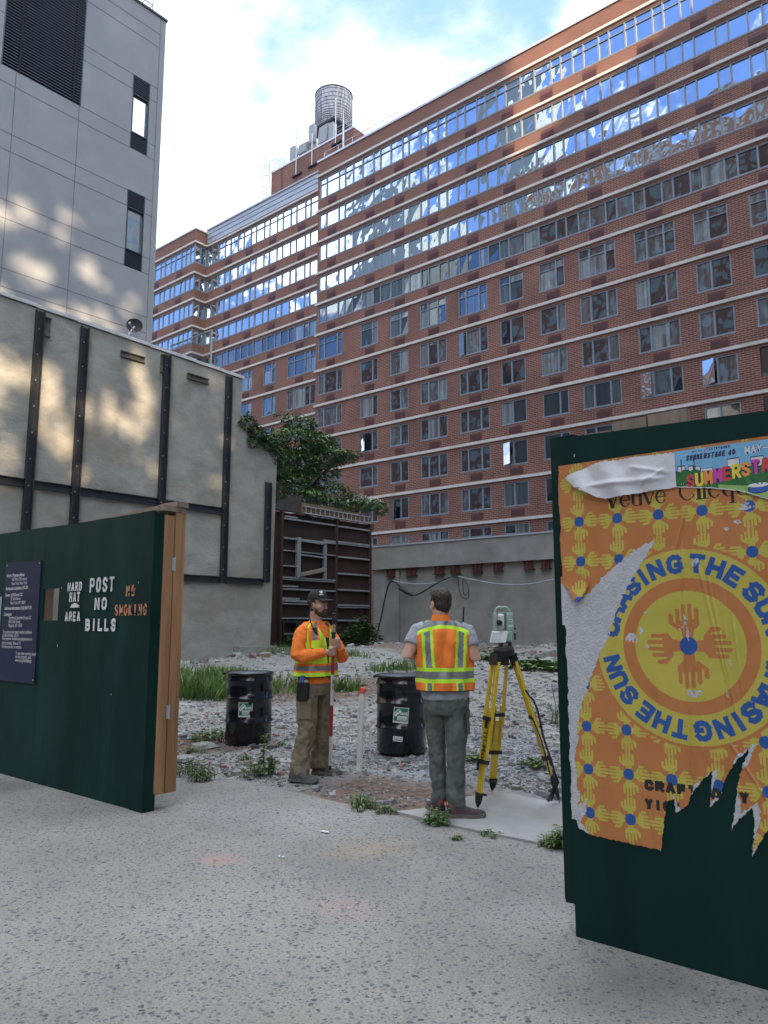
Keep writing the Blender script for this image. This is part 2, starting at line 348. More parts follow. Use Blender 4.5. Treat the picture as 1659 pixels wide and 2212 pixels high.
WM = [-79, -77.8, -76.6, -75.4, -74.2, -73.1, -72.1, -71.3, -70.2, -69.4, -68.3, -67.5, -66.4, -65.6, -64.8]
for k in range(7, 12):
    gm = M['glass_sky'] if k > 7 else M['glass']
    tr = head(k) - .62 if k == 11 else None
    ribbon(XL + .2, XR, MULL, YM, sill(k), head(k), tr, mats=gm)
    ribbon(-63.87, XL, RM, YR_, sill(k), head(k), tr, mats=gm)
    ribbon(-80, -63.95, WM, YW, sill(k), head(k), tr, mats=gm)
    ribbon(YW, YR_, [45.75], -63.87, sill(k), head(k), tr, axis='x', mats=gm, w=.09)
# single windows: nearest hundred as parts of their own
wins = [(k, c, YM) for k in range(0, 7) for c in COLS] + [(k, c, YR_) for k in range(0, 7) for c in RCOLS]
def hid(k, c, y):
    if y == YM and c[0] > -12 and k < 4: return 1
    return 0
wins.sort(key=lambda w: (hid(*w), w[1][0] > -8, w[0] == 0, abs(w[1][0])))
rest_f = MB()
for n, (k, c, y) in enumerate(wins):
    if n < 98:
        tr = head(k) - .62 if k == 6 else (sill(k) + 1.0 if k == 0 else None)
        ribbon(c[0], c[1], c[2], y, sill(k), head(k), tr, mats=M['glass'], name='window', w=.085)
    else: rest_f.box(c[0], c[1], y + .10, y + .14, sill(k), head(k))
if rest_f.f: rest_f.build('window', M['glass'][0], ab, kind='stuff')
grs = []
for k in range(1, 12):
    for c in COLS: grs.append((k, (c[0] + c[1]) / 2 + .08, YM))
    for cx in (-60.2, -56.9, -53.4, -49.4): grs.append((k, cx, YR_))
    for cx in (-66.6, -70.8): grs.append((k, cx, YW))
grs = [g for g in grs if g[1] < -7 and not (g[2] == YM and g[0] < 4 and g[1] > -19) and not (g[2] != YM and g[0] < 6) and not (g[1] < -60 and g[0] < 8)]
grs.sort(key=lambda g: (g[1] ** 2 + g[2] ** 2 + (BAND[g[0]] - 1.5) ** 2))
rest = MB()
for n, (k, cx, y) in enumerate(grs):
    g = MB() if n < 99 else rest
    z0 = BAND[k] + .24; z1 = sill(k) - .20
    g.box(cx - .5, cx + .5, y - .025, y - .004, z0, z1)
    for i in range(4): g.box(cx - .46, cx + .46, y - .045, y - .026, z0 + .05 + i * .1, z0 + .10 + i * .1)
    if n < 99: g.build('wall_grille', M['grille'], ab)
if rest.f: rest.build('wall_grille', M['grille'], ab, kind='stuff')

# ------------------------------------------------------------------ penthouse, water tank and roof gear
YP = 52.0
ph = thing('roof_penthouse', (-54, 54, 41.3), 'plain red brick stair and lift house on the apartment roof below the water tank', 'roof house')
b = MB(); b.box(-60.2, -47.9, YP, YP + .3, 41.3, 50.8); b.box(-48.2, -47.9, YP + .3, 58, 41.3, 50.8); b.box(-60.2, -59.9, YP + .3, 60, 41.3, 50.8); b.box(-59.9, -48.2, YP + .3, 60, 50.3, 50.6)
b.build('brick_wall', M['brick'], ph)
b = MB(); b.box(-60.25, -47.85, YP - .06, YP + .4, 50.8, 51.0); b.box(-48.3, -47.85, YP + .4, 58, 50.8, 51.0); b.box(-60.25, -59.85, YP + .4, 60, 50.8, 51.0); b.build('coping', M['coping'], ph)
b = MB(); b.box(-58.6, -58.3, YP - .02, YP - .003, 44, 50.7); b.build('rust_stain_strip', mat('damp_stain', (0.10, 0.05, 0.04), (0.16, 0.07, 0.05), 2, .9), ph)
for x0 in (-51.2, -48.9):
    w = MB(); w.box(x0 - .55, x0 + .55, YP - .05, YP - .004, 45.3, 46.5); w.build('louvred_opening', M['zinc'], ph)
def railing(name, pts, h, label, par=None, n=None):
    rl = thing(name, pts[0], label, 'railing')
    r = MB()
    for z in (h * .5, h): r.tube([Vector(p) + Vector((0, 0, z)) for p in pts], .025, 6)
    r.build('rail', M['galv'], rl)
    for a, b_ in zip(pts[:-1], pts[1:]):
        a, b_ = Vector(a), Vector(b_); m = max(1, int((b_ - a).length / 1.6))
        for i in range(m + 1 if b_ == Vector(pts[-1]) else m):
            p = a.lerp(b_, i / m); q = MB(); q.tube([p, p + Vector((0, 0, h))], .028, 6); q.build('post', M['galv'], rl)
    return rl
railing('roof_railing', [(-60.0, YP + .15, 51), (-56.6, YP + .15, 51)], 1.0, 'short grey safety railing along the left edge of the penthouse roof')
railing('roof_railing', [(-50.6, YP + .15, 51), (-48.05, YP + .15, 51), (-48.05, 57.8, 51)], 1.0, 'grey safety railing round the right corner of the penthouse roof')
railing('roof_railing', [(-45.6, YM + 4, 42.8), (-45.6, YM + .6, 42.8), (-37.0, YM + .6, 42.8)], 1.1, 'grey pipe railing behind the brick parapet in front of the penthouse')
# caged ladder
cl = thing('caged_ladder', (-60.6, YP - .1, 43), 'tall grey caged ladder climbing the left corner of the penthouse', 'ladder')
r = MB()
for x in (-60.85, -60.4): r.tube([(x, YP - .1, 43), (x, YP - .1, 52.3)], .03, 6)
for i in range(31): r.tube([(-60.85, YP - .1, 43 + i * .3), (-60.4, YP - .1, 43 + i * .3)], .015, 5)
r.build('rungs', M['galv'], cl)
r = MB()
def hoop(z): return [(-60.62 + .38 * math.cos(t), YP - .1 - .62 * math.sin(t), z) for t in [math.pi * i / 10 for i in range(11)]]
for i in range(8): r.tube(hoop(44.4 + i * 1.2), .022, 5)
for i in (1, 3, 5, 7, 9):
    p = hoop(0)[i]; r.tube([(p[0], p[1], 44.4), (p[0], p[1], 52.8)], .018, 5)
r.tube([(-60.4, YP - .1, 52.3), (-59.2, YP + .1, 52.3)], .025, 5); r.tube([(-59.2, YP + .1, 52.3), (-59.2, YP + .1, 51)], .025, 5)
r.build('cage', M['galv'], cl)
# water tank
TC = Vector((-55.6, 57.0, 0))
wt = thing('water_tank', (TC.x, TC.y, 51), 'round weathered wooden water tank with iron hoops standing above the roof', 'water tank')
def tankmat():
    m = bpy.data.materials.new('weathered_staves'); m.use_nodes = True; nt = m.node_tree; N = nt.nodes; L = nt.links; b = N['Principled BSDF']; b.inputs['Roughness'].default_value = .85
    g = N.new('ShaderNodeTexCoord'); sp = N.new('ShaderNodeSeparateXYZ'); L.new(g.outputs['Object'], sp.inputs[0])
    at = N.new('ShaderNodeMath'); at.operation = 'ARCTAN2'; L.new(sp.outputs[1], at.inputs[0]); L.new(sp.outputs[0], at.inputs[1])
    sc = N.new('ShaderNodeMath'); sc.operation = 'MULTIPLY'; sc.inputs[1].default_value = 12; L.new(at.outputs[0], sc.inputs[0])
    fl = N.new('ShaderNodeMath'); fl.operation = 'FLOOR'; L.new(sc.outputs[0], fl.inputs[0])
    cb = N.new('ShaderNodeCombineXYZ'); L.new(fl.outputs[0], cb.inputs[0]); zz = N.new('ShaderNodeMath'); zz.operation = 'MULTIPLY'; zz.inputs[1].default_value = .5; L.new(sp.outputs[2], zz.inputs[0]); L.new(zz.outputs[0], cb.inputs[1])
    nz = N.new('ShaderNodeTexNoise'); L.new(cb.outputs[0], nz.inputs['Vector']); nz.inputs['Scale'].default_value = 1.3; nz.inputs['Detail'].default_value = 5
    cr = N.new('ShaderNodeValToRGB'); L.new(nz.outputs['Fac'], cr.inputs[0]); e = cr.color_ramp.elements; e[0].position = .3; e[0].color = (.15, .15, .165, 1); e[1].position = .68; e[1].color = (.50, .50, .52, 1)
    L.new(cr.outputs[0], b.inputs['Base Color']); return m
b = MB(); b.lathe(TC, [(2.02, 56.4), (2.06, 57.4), (2.09, 58.8), (2.1, 60.5), (2.1, 60.62)], 48); b.build('stave_barrel', tankmat(), wt)
for z in (56.5, 56.75, 57.0, 57.25, 57.52, 57.82, 58.15, 58.5, 58.9, 59.35, 59.85, 60.35):
    b = MB(); b.lathe(TC, [(2.1, z - .03), (2.13, z), (2.1, z + .03)], 40, caps=False); b.build('hoop', M['steel_dark'], wt)
b = MB(); b.lathe(TC, [(2.16, 60.62), (2.16, 60.72), (1.2, 60.95), (.05, 61.0)], 40); b.build('lid', M['steel_dark'], wt)
b = MB(); b.box(TC.x - 2, TC.x + 2, TC.y - 2, TC.y + 2, 56.15, 56.4); b.build('platform', M['steel_dark'], wt)
for sx in (-1.5, 1.5):
    for sy in (-1.5, 1.5):
        b = MB(); b.bar((TC.x + sx, TC.y + sy, 50.6), (TC.x + sx, TC.y + sy, 56.15), .2, .2, upv=(1, 0, 0)); b.build('leg', M['steel_dark'], wt)
r = MB()
for i in range(7): r.tube([(TC.x - 2.15 + .32 * math.cos(t) - .1, TC.y - 1.0 + .32 * math.sin(t), 55.2 + i * .75) for t in [math.pi * j / 5 + math.pi / 2 for j in range(7)]], .018, 5)
for j in (1, 3, 5):
    t = math.pi * j / 5 + math.pi / 2; r.tube([(TC.x - 2.25 + .32 * math.cos(t), TC.y - 1 + .32 * math.sin(t), 55.2), (TC.x - 2.25 + .32 * math.cos(t), TC.y - 1 + .32 * math.sin(t), 59.7)], .015, 5)
r.build('ladder_cage', M['galv'], wt)
# antenna panels and masts on the penthouse roof
apm = mat('antenna_shell', (0.26, 0.27, 0.27), (0.32, 0.33, 0.33), 3, .5)
def panel(x, y, z0, z1, w, d, lab, grp='cell antennas on the penthouse roof', tilt=0):
    t = thing('cell_antenna', (x, y, 51), lab, 'antenna', grp)
    b = MB(); b.obox((x, y, (z0 + z1) / 2), (w / 2, 0, 0), (0, d / 2, 0), (tilt, 0, (z1 - z0) / 2)); b.build('panel', apm, t)
    b = MB(); b.tube([(x + .1, y + d, 50.4), (x + .1, y + d, z1 + .15)], .05, 6); b.build('mast', M['galv'], t)
panel(-54.0, YP + .2, 51.9, 53.9, .75, .45, 'tall pale cell antenna panel right in front of the water tank')
panel(-52.6, YP + .6, 51.5, 53.3, 1.3, .6, 'wide pale boxy antenna shroud below the right side of the water tank', tilt=.12)
panel(-51.4, YP + .5, 51.2, 53.1, .6, .5, 'slim antenna panel at the right foot of the water tank')
panel(-57.0, YP + .3, 51.0, 52.7, .7, .5, 'leftmost pale antenna box on the penthouse edge')
panel(-55.6, YP + .5, 51.5, 52.5, 1.2, .6, 'low wide antenna box between the two slim masts', tilt=.1)
panel(-54.9, YP + 1.0, 51.0, 52.9, .8, .6, 'pale equipment box half hidden behind the tall antenna panel')
for i, (x, z0, z1, lab) in enumerate([(-56.0, 48.9, 54.2, 'thin mast bracketed to the penthouse wall left of the water tank'), (-53.6, 49.0, 52.6, 'short mast bracketed to the penthouse wall under the tall antenna panel'), (-50.2, 50, 55.0, 'thin mast rising beside the right side of the water tank')]):
    t = thing('antenna_mast', (x, YP - .2, z0), lab, 'mast')
    b = MB(); b.tube([(x, YP - .25, z0), (x, YP - .25, z1)], .06, 6); b.build('pole', M['galv'], t)
    b = MB(); b.box(x - .7, x + .7, YP - .22, YP - .01, z0 - .05, z0 + .12); b.build('bracket', M['steel_dark'], t)
t = thing('antenna_mast', (-46.8, YM + 5, 42), 'two slim whip antennas on pale posts right of the penthouse corner', 'mast')
b = MB(); b.tube([(-44.6, YM + 2, 41.3), (-44.6, YM + 2, 46.5), (-44.6, YM + 2, 48.4)], [.09, .09, .03], 6); b.build('pole', M['galv'], t)
b = MB(); b.tube([(-43.0, YM + 4, 41.3), (-43.0, YM + 4, 49.0)], [.05, .015], 6); b.build('whip', M['galv'], t)

# ------------------------------------------------------------------ pale concrete building on the left
gb = thing('concrete_building', (-30, 8, 0), 'tall pale grey concrete panel building on the left with black louvres and slit windows', 'building')
XG = -27.0; YE = 17.05; ZT = 27.85
op = [(10.36, 13.40, 21.72, 27.0), (15.62, 16.41, 21.12, 24.45), (15.63, 16.42, 15.91, 19.25)]
def wall_with_openings(mb, y0, y1, z0, z1, ops, x, t):
    ys = sorted({y0, y1, *[o[0] for o in ops], *[o[1] for o in ops]}); zs = sorted({z0, z1, *[o[2] for o in ops], *[o[3] for o in ops]})
    for a, b in zip(ys[:-1], ys[1:]):
        for c, d in zip(zs[:-1], zs[1:]):
            if any(o[0] <= a and b <= o[1] and o[2] <= c and d <= o[3] for o in ops): continue
            mb.box(x - t, x, a, b, c, d)
b = MB(); wall_with_openings(b, -14, YE, 0, ZT, op, XG, .4); b.box(-45, XG - .4, YE - .4, YE, 0, ZT); b.box(-45, XG - .4, -14, -13.6, 0, ZT); b.box(-45, XG - .4, -13.6, YE - .4, ZT - .6, ZT - .3)
b.build('panel_wall', M['concrete_clean'], gb)
b = MB()
HZ = [27.05, 26.40, 24.43, 23.77, 21.75, 21.10, 19.20, 18.52, 16.62, 15.93, 14.06, 13.38, 11.5]
def cut(y0, y1, z):
    segs = [(y0, y1)]
    for o in op:
        if o[2] - .01 <= z <= o[3] + .01:
            segs = [s for a, c in segs for s in ((a, min(c, o[0])), (max(a, o[1]), c)) if s[1] - s[0] > .02]
    return segs
for z in HZ:
    for a, c in cut(-14, YE - .25, z): b.box(XG + .001, XG + .004, a, c, z - .017, z + .017)
for y in (10.9, 13.36, YE - .27, 8.4, 5.9, 3.4, .9):
    zt = 21.7 if 10.3 < y < 13.5 else ZT
    b.box(XG + .005, XG + .007, y - .012, y + .012, 0, zt)
b.build('panel_joint', M['groove'], gb)
b = MB(); b.box(XG - .5, XG + .05, -14, YE + .05, ZT, ZT + .1); b.box(-45, XG - .5, YE - .5, YE + .05, ZT, ZT + .1); b.build('coping', M['steel_dark'], gb)
def louvres(y0, y1, z0, z1, n, name='louvre', splits=()):
    o = MB(); o.box(XG - .3, XG - .25, y0, y1, z0, z1, 1); h = (z1 - z0) / n
    for i in range(n):
        z = z0 + i * h
        o.add([(XG - .2, y0, z + h * .98), (XG - .2, y1, z + h * .98), (XG - .02, y1, z + h * .35), (XG - .02, y0, z + h * .35), (XG - .2, y0, z + h * .55), (XG - .2, y1, z + h * .55), (XG - .02, y1, z + h * .1), (XG - .02, y0, z + h * .1)],
              [(0, 1, 2, 3), (3, 2, 6, 7), (7, 6, 5, 4)], 0)
    for y in splits: o.box(XG - .24, XG - .005, y - .03, y + .03, z0, z1, 1)
    for y in (y0, y1): o.box(XG - .24, XG + .01, y - .02, y + .02, z0, z1, 0)
    return o.build(name, [M['louvre'], M['void']], gb)
louvres(10.36, 13.40, 21.72, 27.0, 44, splits=(11.0, 13.1))
pane_g = glass_mat('slit_pane', (0.10, 0.16, 0.22), .5, bump=.5)
for (a, c, z0, z1), zz in zip(op[1:], ((21.83, 23.63), (16.64, 18.52))):
    louvres(a, c, zz[1], z1, 9); louvres(a, c, z0, zz[0], 9)
    f = MB(); f.box(XG - .2, XG + .01, a, a + .05, *zz); f.box(XG - .2, XG + .01, c - .05, c, *zz); f.box(XG - .2, XG + .01, a + .05, c - .05, zz[0], zz[0] + .05); f.box(XG - .2, XG + .01, a + .05, c - .05, zz[1] - .05, zz[1])
    fo = f.build('window', M['steel_dark'], gb)
    g = MB(); g.add([(XG - .1, a, zz[0]), (XG - .1, c, zz[0]), (XG - .1, c, zz[1]), (XG - .1, a, zz[1])], [(0, 1, 2, 3)]); g.build('glazing', pane_g, fo)
railing('roof_railing', [(-27.4, 12.0, ZT + .1), (-27.4, 16.6, ZT + .1), (-31, 16.6, ZT + .1)], 1.3, 'thin pale railing on the roof corner of the grey concrete building')
# ------------------------------------------------------------------ stucco party wall building
XS = -23.7
sb = thing('stucco_building', (-25, 10, 0), 'low building with a blank beige stucco side wall braced by black steel channels', 'building')
prof = [(-14, 0), (20.95, 0), (21.13, 8.45), (20.6, 8.95), (19.17, 9.95), (19.19, 11.30), (-14, 12.35)]
b = MB(); b.prism(prof, lambda a, c, t: (t, a, c), XS - .35, XS); b.box(-26.9, XS - .35, -14, 19.0, 9.6, 9.9); b.box(-26.9, XS - .35, 18.7, 19.0, 0, 9.6)
b.build('party_wall', M['stucco'], sb)
steps = [(-14, 5), (5, 8.6), (8.6, 10.75), (10.75, 12.1), (12.1, 14.9), (14.9, 16.9), (16.9, 18.2), (18.2, 19.25)]
for y0, y1 in steps:
    f = lambda y: 11.30 + (19.19 - y) * .0316
    b = MB(); zo = .02
    b.add([(XS - .45, y0, f(y0) + zo), (XS + .06, y0, f(y0) + zo), (XS + .06, y1, f(y1) + zo + .02), (XS - .45, y1, f(y1) + zo + .02), (XS - .45, y0, f(y0) + .13), (XS + .06, y0, f(y0) + .13), (XS + .06, y1, f(y1) + .16), (XS - .45, y1, f(y1) + .16)],
          [(0, 3, 2, 1), (4, 5, 6, 7), (0, 1, 5, 4), (1, 2, 6, 5), (2, 3, 7, 6), (3, 0, 4, 7)]); b.build('coping', M['coping'], sb)
CH = [(10.85, 0.2, 11.5), (12.38, .2, 11.42), (15.62, .25, 11.35), (18.47, 3.1, 11.25), (20.64, 3.2, 7.28), (8.3, .2, 11.55), (5.4, .2, 11.6)]
for y, z0, z1 in CH:
    b = MB(); b.box(XS + .002, XS + .03, y - .14, y + .14, z0, z1); b.box(XS + .03, XS + .13, y - .14, y - .11, z0, z1); b.box(XS + .03, XS + .13, y + .11, y + .14, z0, z1)
    o = b.build('steel_channel', M['steel_dark'], sb)
    z = z0 + .5
    while z < z1 - .2:
        bb = MB(); bb.box(XS + .031, XS + .055, y - .016, y + .016, z - .016, z + .016); bb.build('bolt', M['galv'], o); z += .85
for y0, y1, z in [(10.99, 12.24, 5.85), (12.52, 15.48, 5.84), (15.76, 18.33, 5.83), (-5, 10.7, 5.86), (15.76, 18.33, 3.2), (18.61, 20.5, 3.2)]:
    b = MB(); b.box(XS + .002, XS + .03, y0, y1, z - .13, z + .13); b.box(XS + .03, XS + .12, y0, y1, z + .10, z + .13); b.box(XS + .03, XS + .12, y0, y1, z - .13, z - .10); b.build('cross_channel', M['steel_dark'], sb)
rustb = mat('weathered_plate', (0.05, 0.045, 0.042), (0.14, 0.12, 0.10), 5, .7)
for y0, y1, z0, z1 in [(11.03, 11.22, 10.72, 11.36), (15.36, 15.47, 10.62, 11.3), (13.75, 14.7, 10.78, 11.0), (16.52, 17.5, 10.68, 10.9)]:
    b = MB(); b.box(XS + .002, XS + .03, y0, y1, z0, z1); b.box(XS + .03, XS + .1, y0, y1, z0, z0 + .03); b.box(XS + .03, XS + .1, y0, y1, z1 - .03, z1); b.build('wall_plate', rustb, sb)
lb = MB(); lb.box(XS, XS + .35, 19.1, 21.05, .1, .68); o = lb.build('concrete_block', M['stucco2'], None); tag(o, 'low concrete footing block at the foot of the beige stucco wall', 'concrete block')
# roof items on the stucco building
di = thing('satellite_dish', (XS - .1, 14.1, 11.5), 'small dark satellite dish on the coping of the stucco wall', 'satellite dish')
dm = mat('dish_grey', (0.012, 0.013, 0.016), (0.02, 0.021, 0.024), 5, .7)
dc = Vector((XS, 14.25, 12.08)); dn = Vector((.80, -.5, .1)).normalized(); du = dn.cross(Vector((0, 0, 1))).normalized(); dv = du.cross(dn)
rings = [[dc + (du * math.cos(t) * 1.05 + dv * math.sin(t)) * r_ * .27 - dn * (.09 * (1 - r_ * r_)) for t in [2 * math.pi * i / 24 for i in range(24)]] for r_ in (.05, .4, .75, 1.0)]
b = MB(); b.loft(rings, 0, True, False); b.loft([[p - dn * .01 for p in r_] for r_ in rings], 0, True, False); b.build('reflector', dm, di)
b = MB(); b.tube([(XS - .15, 14.0, 11.45), (XS - .05, 14.1, 11.75), dc - dn * .1], .03, 8); b.build('mount', M['galv'], di)
b = MB(); b.tube([dc - dv * .26, dc + dn * .22 + du * .14 - dv * .06], .015, 6); b.ellip(dc + dn * .22 + du * .16 - dv * .05, .05, .05, .05, n=8, m=6); b.build('feed_arm', M['galv'], di)
vt = MB(); vt.lathe((-24.9, 15.2, 9.9), [(.42, 0), (.42, 1.75), (.5, 1.78), (.5, 1.95), (.44, 2.0), (.05, 2.06)], 24); o = vt.build('roof_vent', M['galv'], None); tag(o, 'squat shiny round metal vent behind the coping right of the satellite dish', 'roof vent')
gr = thing('glass_guardrail', (-27.2, 18, 9.9), 'clear glass roof guardrail between the grey building and the stucco wall', 'guardrail')
gmt = bpy.data.materials.new('guard_glass'); gmt.use_nodes = True
bn = gmt.node_tree.nodes['Principled BSDF']; bn.inputs['Transmission Weight'].default_value = 1; bn.inputs['Roughness'].default_value = .02; bn.inputs['IOR'].default_value = 1.2; bn.inputs['Base Color'].default_value = (.9, .95, .97, 1)
nz = gmt.node_tree.nodes.new('ShaderNodeTexNoise'); nz.inputs['Scale'].default_value = 2; mr_ = gmt.node_tree.nodes.new('ShaderNodeMapRange'); mr_.inputs[3].default_value = .01; mr_.inputs[4].default_value = .06
gmt.node_tree.links.new(nz.outputs[0], mr_.inputs[0]); gmt.node_tree.links.new(mr_.outputs[0], bn.inputs['Roughness'])
b = MB(); b.box(-29, -26.0, 19.3, 19.32, 11.0, 14.0); b.build('glass_panel', gmt, gr)
b = MB(); b.bar((-29, 19.31, 14.03), (-26.0, 19.31, 14.03), .06, .06); b.bar((-26.0, 19.31, 9.9), (-26.0, 19.31, 14.06), .06, .06, upv=(1, 0, 0)); b.build('frame', M['galv'], gr)

# ------------------------------------------------------------------ rear wall
YB = 34.0
rw = thing('rear_wall', (-20, YB, 0), 'grey rendered rear wall with a deep top beam and rusty beam ends', 'wall')
b = MB(); b.box(-29.85, 12, YB, YB + .5, 4.70, 6.0); b.build('top_beam', M['stucco2'], rw)
b = MB(); b.box(-29.85, 12, YB + .35, YB + .5, -.2, 4.70); b.box(-28.1, -27.8, YB + .2, YB + .35, 0, 4.6); b.build('wall_face', M['stucco2'], rw)
b = MB(); b.box(-29.7, 12, YB - .06, YB + .6, 6.0, 6.08); b.build('coping', M['zinc'], rw)
rust = mat('red_rust', (0.065, 0.022, 0.017), (0.11, 0.036, 0.025), 6, .85, bump=.3)
for x0, x1 in [(-28.72, -28.0), (-27.25, -26.5), (-25.27, -24.6), (-24.2, -23.55), (-22.8, -22.15), (-21.46, -20.9), (-19.68, -19.1), (-18.7, -18.15), (-17.2, -16.6), (-15.6, -15.0)]:
    b = MB(); b.box(x0, x1, YB + .02, YB + .34, 4.24, 4.27); b.box((x0 + x1) / 2 - .04, (x0 + x1) / 2 + .04, YB + .06, YB + .34, 4.27, 4.68); b.box(x0, x1, YB + .02, YB + .34, 4.67, 4.695); b.box(x0 + .03, x1 - .03, YB + .16, YB + .2, 4.27, 4.67); b.build('beam_end', rust, rw)
def cable(name, pts, r, label, n=10, m=None):
    P = [Vector(p) for p in pts]; out = []
    for i in range(len(P) - 1):
        p0 = P[max(0, i - 1)]; p1 = P[i]; p2 = P[i + 1]; p3 = P[min(len(P) - 1, i + 2)]
        for k in range(n):
            t = k / n; out.append(.5 * ((2 * p1) + (p2 - p0) * t + (2 * p0 - 5 * p1 + 4 * p2 - p3) * t * t + (3 * p1 - p0 - 3 * p2 + p3) * t ** 3))
    out.append(P[-1]); b = MB(); b.tube(out, r, 6); o = b.build(name, m or M['steel_dark'], None); return tag(o, label, 'cable')
cabm = mat('pale_conduit', (0.26, 0.27, 0.28), (0.34, 0.35, 0.36), 4, .6)
def vw(x, y, Y=33.8): return atY(x, y, Y)
cable('cable', [vw(848, 1255), vw(900, 1262), vw(950, 1258), vw(985, 1246), vw(1020, 1252), vw(1080, 1262), vw(1140, 1262), vw(1195, 1252)], .035, 'pale thick cable sagging across the rear wall', m=cabm)
cable('cable', [vw(808, 1390), vw(822, 1340), vw(832, 1290), vw(840, 1262), vw(850, 1256), vw(866, 1268), vw(885, 1284), vw(905, 1283), vw(940, 1262), vw(970, 1248), vw(990, 1246)], .045, 'black cable hanging in loops down the left end of the rear wall')
cable('cable', [vw(990, 1246), vw(992, 1275), vw(1000, 1292), vw(1012, 1290), vw(1010, 1265), vw(1000, 1252), vw(1003, 1285), vw(1015, 1275)], .02, 'tangle of thin black wire hanging from the pale cable')
b = MB(); b.tube([vw(862, 1270), vw(878, 1279), vw(892, 1286)], [.09, .13, .07], 8); o = b.build('splice_box', M['steel_dark'], None); tag(o, 'black sleeve spliced into the hanging cable', 'cable splice')
# ------------------------------------------------------------------ rusty lagging wall with shelves of channel
XQ = -29.62
lw = thing('lagging_wall', (XQ, 30.5, 0), 'dark rusty steel sheet wall with rows of pale horizontal channels in the back corner', 'wall')
rsm = mat('brown_rust_sheet', (0.012, 0.007, 0.006), (0.026, 0.012, 0.010), 1.2, .8, bump=.3, stretch=(1, 1, .25), c3=(0.036, 0.015, 0.011), c3scale=.5, c3amt=.8)
b = MB(); b.box(XQ - .25, XQ - .2, 24.5, 33.98, 0.1, 7.35); b.build('sheet', rsm, lw)
pr = mat('rusty_post', (0.032, 0.016, 0.013), (0.06, 0.026, 0.02), 3, .8)
for y in (26.9, 31.0, 33.85, 25.0):
    b = MB(); b.box(XQ - .2, XQ, y - .07, y + .07, 0.1, 7.4); b.build('post', pr, lw)
chm = mat('pale_channel', (0.22, 0.235, 0.25), (0.32, 0.335, 0.345), 5, .5, metal=.3)
def ch(y0, y1, z0, z1=None, h=.07, d=.16, mm=None):
    z1 = z0 if z1 is None else z1
    b = MB(); p = Vector((XQ - .1, y0, z0)); q = Vector((XQ - .1, y1, z1)); b.bar(p, q, d, h); b.build('shelf_channel', mm or chm, lw)
for z in (7.0, 6.12, 5.28, 4.35, 3.45, 2.6, 1.75, .95): ch(31.08, 33.78, z, h=.09)
ch(31.08, 33.78, 6.02, h=.05); ch(31.08, 33.78, 2.48, h=.05)
for z in (7.02, 6.0, 3.95, 3.35, 1.85, 1.05): ch(26.98, 30.92, z, h=.08)
ch(26.98, 30.92, 5.35, 5.33, .05); ch(27.0, 30.9, 3.85, 3.85, .05); ch(27.0, 29.8, 2.75, 2.72, .1); ch(27.0, 28.2, 2.86, 2.86, .1); ch(27.0, 29.7, 2.6, 2.58, .06); ch(27.0, 28.1, 3.5, 3.5, .08); ch(27.1, 28.0, 7.15, 7.13, .08); ch(27, 28, 4.55, 4.55, .06); ch(30.0, 30.9, 6.1, 6.1, .1)
b = MB(); b.box(XQ - .15, XQ + .03, 27.95, 28.2, 4.0, 6.1); b.box(XQ - .15, XQ + .03, 30.0, 30.15, 4.0, 5.95); b.bar((XQ - .05, 28.2, 5.95), (XQ - .05, 30.1, 5.9), .16, .09); b.bar((XQ - .05, 28.2, 5.2), (XQ - .05, 30.0, 5.15), .12, .07); b.build('frame', chm, lw)
b = MB(); b.bar((XQ, 28.2, 4.12), (XQ, 30.0, 4.5), .18, .2); b.build('plank', mat('grey_plank', (.16, .15, .13), (.24, .22, .19), 5, .9, stretch=(.3, .3, 4)), lw)
b = MB(); b.box(XQ - .15, XQ + .02, 29.85, 30.0, 1.9, 3.4); b.build('upright', chm, lw)
b = MB(); b.box(XQ - .1, XQ + .08, 26.95, 28.3, 1.6, 1.72); b.box(XQ - .1, XQ + .08, 27.9, 28.15, .2, 1.6); b.box(XQ - .1, XQ + .05, 27.0, 27.1, .2, 1.6); b.build('door_frame', M['steel_dark'], lw)
brn = mat('old_timber', (0.11, 0.075, 0.05), (0.17, 0.12, 0.08), 4, .9, bump=.3, stretch=(.4, .4, 5))
b = MB(); b.box(XQ - .2, XQ, 28.2, 31.4, 7.42, 8.0); b.box(XQ - .2, XQ, 31.42, 33.8, 7.42, 7.85); b.build('timber_cap', brn, lw)
b = MB(); b.box(XQ - .3, XQ, 25.3, 28.15, 7.42, 8.3); b.build('block_cap', mat('dark_block', (.035, .033, .033), (.06, .055, .05), 3, .9), lw)
la = thing('ladder', (XQ + .05, 31, 7.4), 'aluminium ladder lying along the top of the rusty wall', 'ladder')
for z, dz in ((7.44, 0), (7.80, 0)):
    b = MB(); b.bar((XQ + .06, 28.3, z), (XQ + .06, 33.7, z - .02), .07, .05); b.build('side_rail', M['galv'], la)
b = MB()
for i in range(15): b.bar((XQ + .06, 28.5 + i * .36, 7.46), (XQ + .06, 28.5 + i * .36, 7.78), .04, .04, upv=(1, 0, 0))
b.build('rungs', M['galv'], la)
